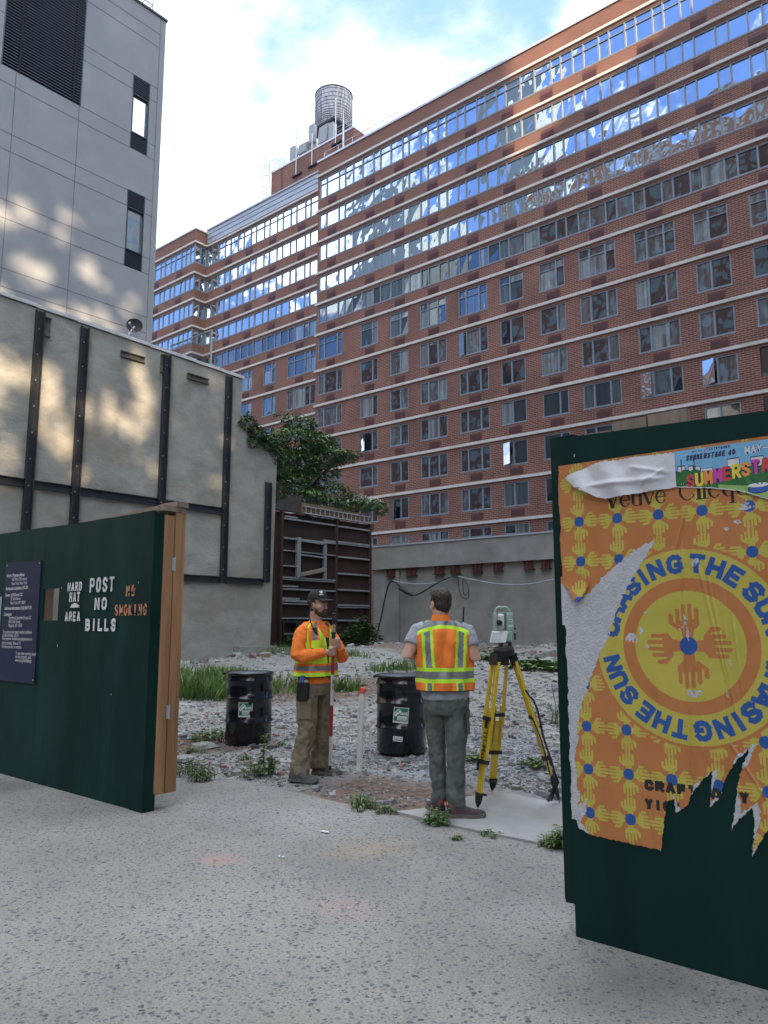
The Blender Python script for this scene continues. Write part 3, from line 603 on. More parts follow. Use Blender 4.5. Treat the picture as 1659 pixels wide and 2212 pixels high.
# ------------------------------------------------------------------ ground
def agg_mat(name, pave, chip1, chip2, scale, lo, wet=None, tint=None):
    m = bpy.data.materials.new(name); m.use_nodes = True; nt = m.node_tree; N = nt.nodes; L = nt.links; b = N['Principled BSDF']; b.inputs['Roughness'].default_value = .85
    tc = N.new('ShaderNodeTexCoord'); mp = N.new('ShaderNodeMapping'); L.new(tc.outputs['Object'], mp.inputs[0]); mp.inputs['Rotation'].default_value = (0, 0, .6)
    ds = N.new('ShaderNodeTexNoise'); L.new(mp.outputs[0], ds.inputs['Vector']); ds.inputs['Scale'].default_value = scale * 1.1; ds.inputs['Detail'].default_value = 2
    mxv = N.new('ShaderNodeMixRGB'); mxv.blend_type = 'ADD'; mxv.inputs[0].default_value = .95 / scale; L.new(mp.outputs[0], mxv.inputs[1]); L.new(ds.outputs['Color'], mxv.inputs[2])
    vo = N.new('ShaderNodeTexVoronoi'); vo.feature = 'F1'; L.new(mxv.outputs[0], vo.inputs['Vector']); vo.inputs['Scale'].default_value = scale; vo.inputs['Randomness'].default_value = 1
    sp = N.new('ShaderNodeSeparateXYZ'); L.new(vo.outputs['Color'], sp.inputs[0])
    # chip size varies per cell; only some cells carry a chip
    th = N.new('ShaderNodeMapRange'); L.new(sp.outputs[0], th.inputs[0]); th.inputs[1].default_value = lo; th.inputs[2].default_value = 1; th.inputs[3].default_value = 0; th.inputs[4].default_value = .43
    lt = N.new('ShaderNodeMath'); lt.operation = 'LESS_THAN'; L.new(vo.outputs['Distance'], lt.inputs[0]); L.new(th.outputs[0], lt.inputs[1])
    cc = N.new('ShaderNodeMixRGB'); L.new(sp.outputs[1], cc.inputs[0]); cc.inputs[1].default_value = (*chip1, 1); cc.inputs[2].default_value = (*chip2, 1)
    n1 = N.new('ShaderNodeTexNoise'); L.new(mp.outputs[0], n1.inputs['Vector']); n1.inputs['Scale'].default_value = .55; n1.inputs['Detail'].default_value = 9; n1.inputs['Roughness'].default_value = .62
    cr = N.new('ShaderNodeValToRGB'); L.new(n1.outputs['Fac'], cr.inputs[0]); e = cr.color_ramp.elements; e[0].position = .33; e[0].color = (*[x * .70 for x in pave], 1); e[1].position = .66; e[1].color = (*[x * 1.12 for x in pave], 1)
    n2 = N.new('ShaderNodeTexNoise'); L.new(mp.outputs[0], n2.inputs['Vector']); n2.inputs['Scale'].default_value = 70; n2.inputs['Detail'].default_value = 3
    m2 = N.new('ShaderNodeMapRange'); L.new(n2.outputs['Fac'], m2.inputs[0]); m2.inputs[1].default_value = .3; m2.inputs[2].default_value = .7; m2.inputs[3].default_value = .78; m2.inputs[4].default_value = 1.2
    vs = N.new('ShaderNodeVectorMath'); vs.operation = 'SCALE'; L.new(cr.outputs[0], vs.inputs[0]); L.new(m2.outputs[0], vs.inputs['Scale'])
    col = vs.outputs[0]
    if tint:
        for (tx, ty, tr_, tcol, amt) in tint:
            vd = N.new('ShaderNodeVectorMath'); vd.operation = 'DISTANCE'; L.new(tc.outputs['Object'], vd.inputs[0]); vd.inputs[1].default_value = (tx, ty, 0)
            nn = N.new('ShaderNodeTexNoise'); L.new(mp.outputs[0], nn.inputs['Vector']); nn.inputs['Scale'].default_value = 2.5; nn.inputs['Detail'].default_value = 5
            a_ = N.new('ShaderNodeMath'); a_.operation = 'MULTIPLY_ADD'; L.new(nn.outputs['Fac'], a_.inputs[0]); a_.inputs[1].default_value = tr_ * 1.6; L.new(vd.outputs['Value'], a_.inputs[2])
            r_ = N.new('ShaderNodeMapRange'); L.new(a_.outputs[0], r_.inputs[0]); r_.inputs[1].default_value = tr_ * .9; r_.inputs[2].default_value = tr_ * 1.9; r_.inputs[3].default_value = amt; r_.inputs[4].default_value = 0
            mx = N.new('ShaderNodeMixRGB'); L.new(r_.outputs[0], mx.inputs[0]); L.new(col, mx.inputs[1]); mx.inputs[2].default_value = (*tcol, 1); col = mx.outputs[0]
    mx = N.new('ShaderNodeMixRGB'); L.new(lt.outputs[0], mx.inputs[0]); L.new(col, mx.inputs[1]); L.new(cc.outputs[0], mx.inputs[2])
    col2 = mx.outputs[0]
    for sc2, lo2, hi2, rot in ((47, .1, .42, 1.9), (90, .1, .45, .3)):
        mp2 = N.new('ShaderNodeMapping'); L.new(mxv.outputs[0], mp2.inputs[0]); mp2.inputs['Rotation'].default_value = (0, 0, rot); mp2.inputs['Scale'].default_value = (1.35, .85, 1)
        v2 = N.new('ShaderNodeTexVoronoi'); L.new(mp2.outputs[0], v2.inputs['Vector']); v2.inputs['Scale'].default_value = sc2; s2 = N.new('ShaderNodeSeparateXYZ'); L.new(v2.outputs['Color'], s2.inputs[0])
        t2 = N.new('ShaderNodeMapRange'); L.new(s2.outputs[0], t2.inputs[0]); t2.inputs[1].default_value = lo2; t2.inputs[2].default_value = 1; t2.inputs[3].default_value = 0; t2.inputs[4].default_value = hi2
        l2 = N.new('ShaderNodeMath'); l2.operation = 'LESS_THAN'; L.new(v2.outputs['Distance'], l2.inputs[0]); L.new(t2.outputs[0], l2.inputs[1])
        c2_ = N.new('ShaderNodeMixRGB'); L.new(s2.outputs[1], c2_.inputs[0]); c2_.inputs[1].default_value = (*chip1, 1); c2_.inputs[2].default_value = (*[x * 1.5 for x in chip2], 1)
        m3 = N.new('ShaderNodeMixRGB'); L.new(l2.outputs[0], m3.inputs[0]); L.new(col2, m3.inputs[1]); L.new(c2_.outputs[0], m3.inputs[2]); col2 = m3.outputs[0]
    L.new(col2, b.inputs['Base Color'])
    bp = N.new('ShaderNodeBump'); L.new(n2.outputs['Fac'], bp.inputs['Height']); bp.inputs['Strength'].default_value = .35; bp.inputs['Distance'].default_value = .006; L.new(bp.outputs[0], b.inputs['Normal'])
    return m
YS = 4.97     # back edge of the pavement
m_walk = agg_mat('exposed_aggregate', (.278, .268, .245), (.066, .069, .084), (.15, .15, .165), 33, .0,
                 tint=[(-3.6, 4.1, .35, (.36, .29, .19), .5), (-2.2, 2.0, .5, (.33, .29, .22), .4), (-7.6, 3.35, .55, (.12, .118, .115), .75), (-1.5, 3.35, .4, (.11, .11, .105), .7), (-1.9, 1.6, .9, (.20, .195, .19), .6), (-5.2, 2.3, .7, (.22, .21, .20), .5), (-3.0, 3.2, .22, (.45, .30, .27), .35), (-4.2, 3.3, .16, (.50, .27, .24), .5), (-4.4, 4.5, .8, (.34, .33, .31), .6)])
b = MB()
edge = [(-60, YS + .02), (-9, YS), (-7.2, YS), (-6.55, YS - .4), (-6.2, YS + .04), (-5.9, YS + .06), (-5.2, YS + .05), (-4.6, YS + .02), (-3.9, YS - .03), (-3.4, YS - .05), (-2.6, YS - .03), (-1, YS), (30, YS)]
poly = [(-60, -9.0), (30, -9.0)] + edge[::-1]
b.prism(poly, lambda a, c, t: (a, c, t), 0, -.12); b.build('sidewalk', m_walk, None, 'structure')
b = MB(); b.box(-200, 200, -19, -9.16, -.16, -.14); b.build('road', mat('asphalt', (.045, .045, .048), (.07, .07, .072), 9, .9, bump=.4, bscale=60), None, 'structure')
b = MB(); b.box(-60, 30, -9.15, -9.0, -.14, -.005); b.build('kerb', mat('kerb_stone', (.30, .30, .29), (.38, .38, .37), 5, .85), None, 'structure')
# lot: one sheet from under the pavement to beyond the horizon
xs = np.concatenate([np.linspace(-1500, -80, 6), np.linspace(-60, -16, 90), np.linspace(-15.8, 4, 170), np.linspace(20, 1500, 5)])
ys = np.concatenate([np.linspace(-1500, -40, 5), np.linspace(-20, 3.5, 8), np.linspace(4, 14, 130), np.linspace(14.2, 36, 90), np.linspace(60, 1500, 5)])
rng = np.random.RandomState(3)
_VG = {}
def vnoise(X, Y, s, seed):
    if seed not in _VG: _VG[seed] = np.random.RandomState(seed).rand(257, 257)
    g = _VG[seed]; x = X / s; y = Y / s; xi = np.floor(x).astype(int); yi = np.floor(y).astype(int); fx = x - xi; fy = y - yi
    fx = fx * fx * (3 - 2 * fx); fy = fy * fy * (3 - 2 * fy); a = g[xi % 256, yi % 256]; b_ = g[(xi + 1) % 256, yi % 256]; c = g[xi % 256, (yi + 1) % 256]; d = g[(xi + 1) % 256, (yi + 1) % 256]
    return (a * (1 - fx) + b_ * fx) * (1 - fy) + (c * (1 - fx) + d * fx) * fy
def lotz(X, Y):
    X = np.asarray(X, float); Y = np.asarray(Y, float)
    z = np.clip(.0147 * (np.minimum(Y, 36) - 4), 0, None) - .02
    inl = np.clip((Y - 5.0) / .8, 0, 1) * (np.abs(X) < 70)
    z = z + inl * (.10 * (vnoise(X + 500, Y + 500, 2.2, 1) - .5) + .05 * (vnoise(X + 500, Y + 500, .6, 2) - .5) + .025 * (vnoise(X + 500, Y + 500, .22, 4) - .5))
    heap = np.exp(-((Y - 32.6) / 1.3) ** 2) * .22 * vnoise(X + 500, Y + 500, 1.6, 5) * np.clip((X + 27) / 4, .15, 1) + np.exp(-((Y - 25.5) / 2.5) ** 2) * .10 * vnoise(X + 500, Y + 500, 2, 6) + np.exp(-((X + 22.6) / .9) ** 2) * .3 * vnoise(X + 500, Y + 500, 1.2, 8)
    z = z + heap * (np.abs(X) < 60)
    z = np.where(Y < 4.5, -.2, z)
    return z
XX, YY = np.meshgrid(xs, ys); ZZ = lotz(XX, YY)
nx, ny = len(xs), len(ys)
verts = np.stack([XX.ravel(), YY.ravel(), ZZ.ravel()], 1)
ii = np.arange((ny - 1) * (nx - 1)); r0 = ii // (nx - 1); c0 = ii % (nx - 1); a0 = r0 * nx + c0
faces = np.stack([a0, a0 + 1, a0 + nx + 1, a0 + nx], 1)
def npmesh(name, verts, faces, mats, midx=None, smooth=False, parent=None, kind=None):
    me = bpy.data.meshes.new(name); me.from_pydata(verts.tolist(), [], faces.tolist())
    for m in (mats if isinstance(mats, list) else [mats]): me.materials.append(m)
    if midx is not None: me.polygons.foreach_set('material_index', np.asarray(midx, np.int32))
    if smooth: me.polygons.foreach_set('use_smooth', [True] * len(me.polygons))
    me.update(); o = bpy.data.objects.new(name, me); COL.objects.link(o)
    if parent: o.parent = parent
    if kind: o['kind'] = kind
    return o
def lot_mat():
    m = bpy.data.materials.new('rubble_ground'); m.use_nodes = True; nt = m.node_tree; N = nt.nodes; L = nt.links; b = N['Principled BSDF']; b.inputs['Roughness'].default_value = .92
    tc = N.new('ShaderNodeTexCoord')
    def noise(s, d=6, ro=.6):
        n = N.new('ShaderNodeTexNoise'); L.new(tc.outputs['Object'], n.inputs['Vector']); n.inputs['Scale'].default_value = s; n.inputs['Detail'].default_value = d; n.inputs['Roughness'].default_value = ro; return n.outputs['Fac']
    def ramp(x, c1, c2, lo=.35, hi=.65):
        r = N.new('ShaderNodeValToRGB'); L.new(x, r.inputs[0]); e = r.color_ramp.elements; e[0].position = lo; e[0].color = (*c1, 1); e[1].position = hi; e[1].color = (*c2, 1); return r.outputs[0]
    def mixc(f, a, c):
        n = N.new('ShaderNodeMixRGB'); L.new(f, n.inputs[0]); L.new(a, n.inputs[1]); L.new(c, n.inputs[2]); return n.outputs[0]
    def zone(x, y, r, soft=.5):
        vd = N.new('ShaderNodeVectorMath'); vd.operation = 'DISTANCE'; L.new(tc.outputs['Object'], vd.inputs[0]); vd.inputs[1].default_value = (x, y, .05)
        a = N.new('ShaderNodeMath'); a.operation = 'MULTIPLY_ADD'; L.new(noise(.9, 5), a.inputs[0]); a.inputs[1].default_value = r; L.new(vd.outputs['Value'], a.inputs[2])
        q = N.new('ShaderNodeMapRange'); q.interpolation_type = 'SMOOTHSTEP'; L.new(a.outputs[0], q.inputs[0]); q.inputs[1].default_value = r * (1.5 - soft); q.inputs[2].default_value = r * (1.5 + soft * .3); q.inputs[3].default_value = 1; q.inputs[4].default_value = 0; return q.outputs[0]
    vo = N.new('ShaderNodeTexVoronoi'); L.new(tc.outputs['Object'], vo.inputs['Vector']); vo.inputs['Scale'].default_value = 16
    sp = N.new('ShaderNodeSeparateXYZ'); L.new(vo.outputs['Color'], sp.inputs[0])
    base = ramp(sp.outputs[0], (.12, .12, .12), (.30, .30, .29), .1, .9)
    slab = ramp(noise(.8, 9, .65), (.19, .19, .182), (.285, .285, .273))
    c = mixc(ramp(noise(.5, 5), (0, 0, 0), (1, 1, 1), .42, .55), base, slab)
    soil = ramp(sp.outputs[1], (.085, .058, .045), (.19, .125, .095), .1, .95)
    c = mixc(zone(-4.6, 5.6, 1.0), c, soil); c = mixc(zone(-12.5, 12.5, 3.2), c, soil); c = mixc(zone(-22, 30, 5), c, soil); c = mixc(zone(-8.2, 6.2, .8), c, soil)
    grav = ramp(sp.outputs[2], (.10, .11, .125), (.27, .285, .305), .05, .95)
    c = mixc(zone(-5.3, 7.6, 1.7), c, grav); c = mixc(zone(-3.4, 7.8, 1.6), c, grav)
    L.new(c, b.inputs['Base Color'])
    bp = N.new('ShaderNodeBump'); L.new(vo.outputs['Distance'], bp.inputs['Height']); bp.inputs['Strength'].default_value = .6; bp.inputs['Distance'].default_value = .03; L.new(bp.outputs[0], b.inputs['Normal'])
    return m
npmesh('ground', verts, faces, lot_mat(), smooth=True, kind='structure')
# smoother concrete pad inside the gate
padm = mat('pale_concrete_pad', (.26, .262, .255), (.35, .352, .345), 1.3, .9, bump=.35, bscale=30, detail=10, c3=(.22, .215, .20), c3scale=1.1, c3amt=.7)
b = MB(); b.prism([(-4.12, 5.02), (-3.4, 4.96), (-2.0, 4.98), (1.5, 5.0), (1.5, 6.3), (-1.6, 6.25), (-2.6, 6.35), (-3.35, 6.15), (-3.75, 6.2), (-4.05, 5.75), (-3.95, 5.4)], lambda a, c, t: (a, c, t), .012, -.1); b.build('concrete_pad', padm, None, 'structure')

# loose stones
def stones(n, region, size, seed, matn, name, flat=.55, power=1.0):
    r = np.random.RandomState(seed); V = []; Fs = []; mi = []
    base = np.array([(x, y, z) for z in (-1, 1) for y in (-1, 1) for x in (-1, 1)], float)
    fc = np.array([(0, 2, 3, 1), (4, 5, 7, 6), (0, 1, 5, 4), (2, 6, 7, 3), (0, 4, 6, 2), (1, 3, 7, 5)])
    k = 0
    while k < n:
        x, y = region(r)
        s = size(x, y, r)
        p = base * (.75 + .5 * r.rand(8, 3)); p[4:, :2] *= .55 + .4 * r.rand()
        p = p * np.array([s, s * (.55 + .5 * r.rand()), s * flat * (.5 + .8 * r.rand())])
        t = r.rand() * 6.28; ct, st = math.cos(t), math.sin(t); tl = (r.rand(2) - .5) * .6
        q = np.stack([p[:, 0] * ct - p[:, 1] * st, p[:, 0] * st + p[:, 1] * ct, p[:, 2] + p[:, 0] * tl[0] + p[:, 1] * tl[1]], 1)
        q += np.array([x, y, float(lotz(x, y)) + s * flat * .35])
        V.append(q); Fs.append(fc + 8 * k); mi += [r.choice(len(matn), p=matw)] * 6; k += 1
    return npmesh(name, np.concatenate(V), np.concatenate(Fs), matn, mi, kind='stuff')
stm = [mat('stone_grey', (.18, .18, .175), (.28, .28, .27), 6, .9, bump=.4), mat('stone_pale', (.25, .25, .245), (.34, .34, .33), 6, .9, bump=.4), mat('stone_blue', (.12, .13, .145), (.22, .23, .248), 6, .85, bump=.4), mat('stone_brick', (.20, .12, .10), (.27, .16, .13), 6, .9, bump=.4), mat('stone_dark', (.06, .055, .05), (.12, .11, .10), 6, .9)]
def inpad(x, y): return x > -4.15 and y < 6.35
def reg_near(r):
    while 1:
        u = r.uniform(370, 1230); v = r.uniform(1560, 1850); p = onground(u, v)
        if p.y > 5.08 and not inpad(p.x, p.y) and (math.hypot(p.x + 4.7, p.y - 5.6) > 1.05 or r.rand() < .30): return p.x, p.y
def reg_far(r):
    while 1:
        u = r.uniform(370, 1230); v = 1398 + (1570 - 1398) * r.rand() ** .8; p = onground(u, v)
        if p.y < 33.4 and p.x > -23.3 and p.y > 6: return p.x, p.y
matw = [.38, .12, .36, .08, .06]
stones(9000, reg_near, lambda x, y, r: .006 + .014 * r.rand() ** 2.2 + (.03 if r.rand() < .02 else 0), 21, stm, 'rubble')
matw = [.42, .22, .22, .08, .06]
stones(6000, reg_far, lambda x, y, r: (.009 + .036 * r.rand() ** 3) * (y / 10) ** .6, 22, stm, 'rubble')
def reg_heap(r):
    k = r.rand()
    if k < .5: return r.uniform(-29, -10), r.normal(32.6, .7)
    if k < .7: return r.uniform(-20, -8), r.normal(26, 2)
    if k < .9: return r.normal(-22.7, .35), r.uniform(12, 23)
    return r.uniform(-28, -22), r.uniform(24, 32)
matw = [.38, .38, .07, .12, .05]
stones(1500, reg_heap, lambda x, y, r: .04 + .12 * r.rand() ** 2, 23, stm, 'rubble')
# flat broken slabs
r = np.random.RandomState(31); sl = MB()
for i in range(80):
    u = r.uniform(375, 1225); v = 1450 + 200 * r.rand() ** 1.2; p = onground(u, v)
    if inpad(p.x, p.y) or p.x < -22 or p.y > 30: continue
    n = r.randint(5, 8); R0 = (.08 + .24 * r.rand() ** 2) * (p.y / 8) ** .5; zz0 = float(lotz(p.x, p.y)); pts = []
    for k in range(n):
        t = 6.28 * (k + .5 * r.rand()) / n; q = R0 * (.6 + .5 * r.rand()); pts.append((p.x + q * math.cos(t), p.y + q * .8 * math.sin(t)))
    sx, sy = (r.rand(2) - .5) * .08
    sl.prism(pts, lambda a, c, t: (a, c, zz0 + t + (a - p.x) * sx + (c - p.y) * sy), -.002 + .014 * r.rand(), -.08, int(r.randint(0, 2)))
sl.build('slab_fragments', [stm[0], mat('slab_pale', (.27, .27, .265), (.35, .35, .34), 4, .9, bump=.4)], None, 'stuff')
def rock(px, py, s, m, label, cat='rock', flat=.7):
    p = onground(px, py); b = MB(); r_ = random.Random(int(px)); rings = []
    for i, (q, z) in enumerate(((.85, -.3), (1, .15), (.8, .6), (.35, .85))):
        rings.append([(p.x + s * q * (.75 + .4 * r_.random()) * math.cos(t), p.y + s * q * (.7 + .4 * r_.random()) * math.sin(t), float(lotz(p.x, p.y)) + s * flat * (z + .12 * r_.random())) for t in [6.283 * k / 7 for k in range(7)]])
    b.loft(rings, 0, False); o = b.build('rock', m, None); tag(o, label, cat); return o
rock(903 / 1.507 + 7, 1572, .10, stm[0], 'grey rock lying alone on the slabs between the left drum and the man')
rock(590, 1613, .085, stm[3], 'broken red brick beside the foot of the left drum', 'brick')
rock(440, 1612, .20, stm[0], 'flat grey stone leaning at the left foot of the left drum', flat=.35)
rock(398, 1642, .16, stm[1], 'pale stone in the rubble beside the wooden gate post', flat=.5)
rock(742, 1668, .07, stm[0], 'small grey rock on the soil beside the shoe and the survey pole')
rock(715, 1668, .05, stm[3], 'reddish stone behind the foot of the survey pole')

# ------------------------------------------------------------------ plants
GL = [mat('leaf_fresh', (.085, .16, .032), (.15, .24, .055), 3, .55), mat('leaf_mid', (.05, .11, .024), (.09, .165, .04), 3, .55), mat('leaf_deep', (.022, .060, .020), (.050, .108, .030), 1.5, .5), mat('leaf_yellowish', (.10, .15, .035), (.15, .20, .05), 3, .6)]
STEM = mat('green_stem', (.05, .08, .025), (.08, .11, .04), 4, .7)
def leaf(mb, base, d, L, w, up=Vector((0, 0, 1)), droop=.25, mi=0):
    d = Vector(d).normalized(); s = d.cross(up)
    s = s.normalized() if s.length > 1e-3 else Vector((1, 0, 0)); base = Vector(base)
    mid = base + d * L * .5 + up * .02 * L; tip = base + d * L - up * droop * L
    mb.add([base, mid + s * w / 2, tip, mid - s * w / 2], [(0, 1, 2, 3)], mi)
def grass_patch(areas, n, hmin, hmax, seed):
    r = random.Random(seed); g = MB()
    for i in range(n):
        a = r.choice(areas); t = r.uniform(0, 6.28); q = r.random() ** .5
        x = a[0] + a[2] * q * math.cos(t); y = a[1] + a[3] * q * math.sin(t); z = float(lotz(x, y)); h = r.uniform(hmin, hmax) * a[4] * (1.2 - .6 * q)
        lean = Vector((r.gauss(0, .25), r.gauss(0, .25), 1)) * h; w = .012 + .012 * r.random(); ax = Vector((math.cos(t), math.sin(t), 0)) * w
        b0 = Vector((x, y, z)); m_ = b0 + lean * .55; tip = b0 + lean + Vector((r.gauss(0, .12), r.gauss(0, .12), -.05)) * h
        k = r.choices([0, 1, 3], [5, 4, 2])[0]
        g.add([b0 - ax, b0 + ax, m_ + ax * .7, m_ - ax * .7], [(0, 1, 2, 3)], k); g.add([m_ - ax * .7, m_ + ax * .7, tip], [(0, 1, 2)], k)
    return g
def ga(px, py, rx, ry, s=1.0):
    p = onground(px, py); return (p.x, p.y, rx, ry, s)
g = grass_patch([ga(400, 1500, 1.3, .9), ga(440, 1498, 1.6, .8), ga(470, 1480, 1.2, 1.3), ga(420, 1470, 1.5, 1.5)], 3600, .28, .52, 1); g.build('grass', GL, None, 'stuff')
g = grass_patch([ga(605, 1492, .7, .7, .8), ga(622, 1482, .8, .9), ga(745, 1490, .3, .3, .8), ga(590, 1420, 1.2, .6, 1.2), ga(615, 1412, 1.2, .8, 1.3), ga(850, 1452, .9, .5, .9), ga(885, 1450, .8, .4, .9), ga(540, 1478, 1.0, .5, .6), ga(740, 1420, 1.4, .6, 1.0), ga(1210, 1450, .5, .3, .8)], 1500, .2, .5, 2); g.build('grass', GL, None, 'stuff')
def weed(px, py, h, n, L, label, cat='weed', kind='tall', seed=0, mi=(0, 1), w=.28, grp=None, spread=.3, pos=None):
    p = Vector((pos[0], pos[1], 0)) if pos else onground(px, py)
    if p.y < 9: h, L, spread = h * .8, L * .78, spread * .8
    p.z = float(lotz(p.x, p.y)) if p.y > YS + .05 else 0
    t = thing('weed' if cat == 'weed' else cat.replace(' ', '_'), p, label, cat, grp); r = random.Random(seed); st = MB(); lf = MB()
    if kind == 'tall':
        stems = [(Vector((0, 0, 0)), h, 0)] + [(Vector((r.gauss(0, .04), r.gauss(0, .04), 0)), h * r.uniform(.3, .55), 1) for _ in range(4)]
        for o_, hh, k in stems:
            top = o_ + Vector((r.gauss(0, .12) * hh, r.gauss(0, .12) * hh, hh)); st.tube([p + o_, p + o_ + (top - o_) * .5 + Vector((r.gauss(0, .02), 0, 0)), p + top], [.008, .006, .003], 5)
            m_ = int(n * (hh / h))
            for i in range(m_):
                f = .12 + .88 * i / m_; a = r.uniform(0, 6.28); b0 = p + o_ + (top - o_) * f
                leaf(lf, b0, (math.cos(a), math.sin(a), r.uniform(.1, .7)), L * (1.15 - .75 * f) * r.uniform(.7, 1.2), L * w, mi=r.choice(mi))
    else:
        for i in range(n):
            a = r.uniform(0, 6.28); q = spread * r.random() ** .6; b0 = p + Vector((q * math.cos(a), q * math.sin(a), 0)); hh = h * r.uniform(.35, 1) * (1.1 - .5 * q / spread)
            st.tube([b0, b0 + Vector((r.gauss(0, .1) * hh, r.gauss(0, .1) * hh, hh))], [.004, .002], 4)
            for j in range(4):
                a2 = r.uniform(0, 6.28); leaf(lf, b0 + Vector((0, 0, hh * (.4 + .2 * j))), (math.cos(a2), math.sin(a2), r.uniform(-.1, .6)), L * r.uniform(.6, 1.2), L * w, mi=r.choice(mi))
    st.build('stem', STEM, t); lf.build('foliage', GL, t); return t
weed(572, 1672, .50, 44, .16, 'tall ragged weed rising at the pavement edge in front of the left drum', seed=1, w=.22)
weed(560, 1674, .20, 26, .08, 'bushy low weed clump at the foot of the tall ragged weed', kind='bush', seed=2, w=.45, spread=.2)
weed(452, 1602, .24, 46, .10, 'leafy green weed clump at the left side of the left drum', kind='bush', seed=3, w=.4, spread=.28)
weed(432, 1682, .20, 34, .07, 'round light green weed tuft in the rubble near the gate post', kind='bush', seed=4, mi=(0, 3), w=.4, spread=.18)
weed(400, 1668, .22, 30, .08, 'scruffy weed right beside the wooden gate post', kind='bush', seed=5, mi=(0, 3, 1), w=.35, spread=.25)
weed(420, 1622, .12, 26, .06, 'small pale weed between the gate post and the flat stone', kind='bush', seed=6, mi=(0, 3), w=.4, spread=.16)
weed(785, 1742, .16, 30, .10, 'low spiky weed at the pavement edge in front of the white pipe', kind='bush', seed=7, w=.2, spread=.16)
weed(832, 1752, .10, 18, .06, 'tiny weed at the pavement edge between the spiky weed and the standing man', kind='bush', seed=8, w=.3, spread=.1)
weed(942, 1776, .17, 34, .10, 'leafy weed at the heels of the man with his back turned', kind='bush', seed=9, w=.24, spread=.11)
weed(1062, 1801, .06, 16, .05, 'tiny weed row in the joint between pavement and concrete pad', kind='bush', seed=10, w=.3, spread=.1)
weed(1185, 1824, .11, 20, .08, 'small spiky weed in the joint left of the poster hoarding', kind='bush', seed=11, w=.2, spread=.07)
weed(1212, 1828, .20, 30, .12, 'taller spiky weed in the joint touching the poster hoarding', kind='bush', seed=12, w=.2, spread=.07)
weed(1153, 1655, .15, 30, .09, 'small round leafy weed on the gravel under the tripod strap', kind='bush', seed=13, w=.5, spread=.18)
weed(1022, 1643, .14, 26, .09, 'small leafy weed on the gravel behind the man with his back turned', kind='bush', seed=14, w=.5, spread=.14)
weed(1158, 1448, .35, 46, .32, 'broad leaved weed on the rubble below the rear wall', kind='bush', seed=15, w=.75, spread=.8)
weed(1060, 1430, .4, 30, .25, 'bright leafy weed on the rubble behind the tripod head', kind='bush', seed=16, w=.6, spread=.4)
weed(1202, 1565, .55, 30, .10, 'thin tall weed on the gravel beside the poster hoarding', seed=17, w=.18)
weed(775, 1482, .5, 30, .2, 'grassy weed behind the white pipe', seed=18, w=.1)
weed(600, 1612, .10, 14, .07, 'small weed at the right foot of the left drum', kind='bush', seed=19, w=.2, spread=.12)
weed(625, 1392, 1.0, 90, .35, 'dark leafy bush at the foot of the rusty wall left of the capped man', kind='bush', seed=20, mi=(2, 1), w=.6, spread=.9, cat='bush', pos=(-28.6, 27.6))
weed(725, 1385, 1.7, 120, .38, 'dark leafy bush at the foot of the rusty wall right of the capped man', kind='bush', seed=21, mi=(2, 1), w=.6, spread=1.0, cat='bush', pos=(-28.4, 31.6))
weed(985, 1812, .05, 10, .05, 'very small weed in the pavement joint right of the standing man', kind='bush', seed=22, w=.3, spread=.05)
weed(530, 1640, .10, 20, .05, 'pale low weed in front of the left drum', kind='bush', seed=23, mi=(0, 3), w=.3, spread=.1)

for px_, py_, s_, lab in [(697, 1798, .022, 'two small white paper scraps lying on the pavement in front of the gap'), (602, 1853, .012, 'tiny white scrap on the pavement nearer the camera left of centre')]:
    p = onground(px_, py_); p.z = .004; b = MB()
    for k, (ox, oy) in enumerate(((0, 0), (.035, .01))): b.add([p + Vector((ox + s_ * math.cos(t + k) * (1 + .3 * math.sin(3 * t)), oy + s_ * .8 * math.sin(t + k), .002 + .008 * abs(math.sin(t)))) for t in [6.283 * i / 9 for i in range(9)]], [tuple(range(9))])
    tag(b.build('paper_scrap', mat('litter_paper', (.6, .62, .66), (.7, .71, .74), 9, .8), None), lab, 'litter')
# tree behind the rusty wall
def leaf_cloud(mb, blobs, n, L, seed, plane=None, mi=(2,), flat=.5):
    r = random.Random(seed); wts = [b_[3] * b_[4] * b_[5] for b_ in blobs]
    for _ in range(n):
        c = r.choices(blobs, wts)[0]
        while 1:
            u = Vector((r.uniform(-1, 1), r.uniform(-1, 1), r.uniform(-1, 1)))
            if .25 < u.length < 1: break
        u = u * (u.length ** -.45)
        p = Vector((c[0] + u.x * c[3], c[1] + u.y * c[4], c[2] + u.z * c[5]))
        d = Vector((u.x + r.gauss(0, .5), u.y + r.gauss(0, .5), r.gauss(-.1, .35))).normalized()
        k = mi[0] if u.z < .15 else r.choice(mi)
        leaf(mb, p, d, L * r.uniform(.6, 1.3), L * .5, up=Vector((r.gauss(0, .4), r.gauss(0, .4), 1)).normalized(), mi=k)
def bl(px, py, rx, rz, Y=None, X=None, ry=1.2):
    p = atX(px, py, X) if X is not None else atY(px, py, Y); s = (p - CAMP).dot(FW) / F_
    return (p.x, p.y, p.z, rx * s, ry, rz * s)
tt = thing('tree', tuple(atX(665, 1120, -31.2)), 'dark green tree leaning over the rusty wall in the back corner', 'tree')
b = MB(); q = lambda x, y, X=-31.2: atX(x, y, X)
b.tube([q(655, 1180), q(662, 1110), q(668, 1060), q(660, 1000), q(648, 945)], [.22, .18, .15, .10, .04], 8); b.tube([q(668, 1062), q(690, 1030), q(720, 1000), q(745, 990)], [.12, .09, .06, .03], 6); b.tube([q(664, 1010), q(690, 970), q(700, 940)], [.08, .05, .03], 6); b.tube([q(666, 1075), q(640, 1050), q(620, 1020)], [.1, .06, .03], 6)
b.build('trunk', mat('tree_bark', (.05, .04, .035), (.09, .075, .06), 5, .9, bump=.5), tt)
lv = MB()
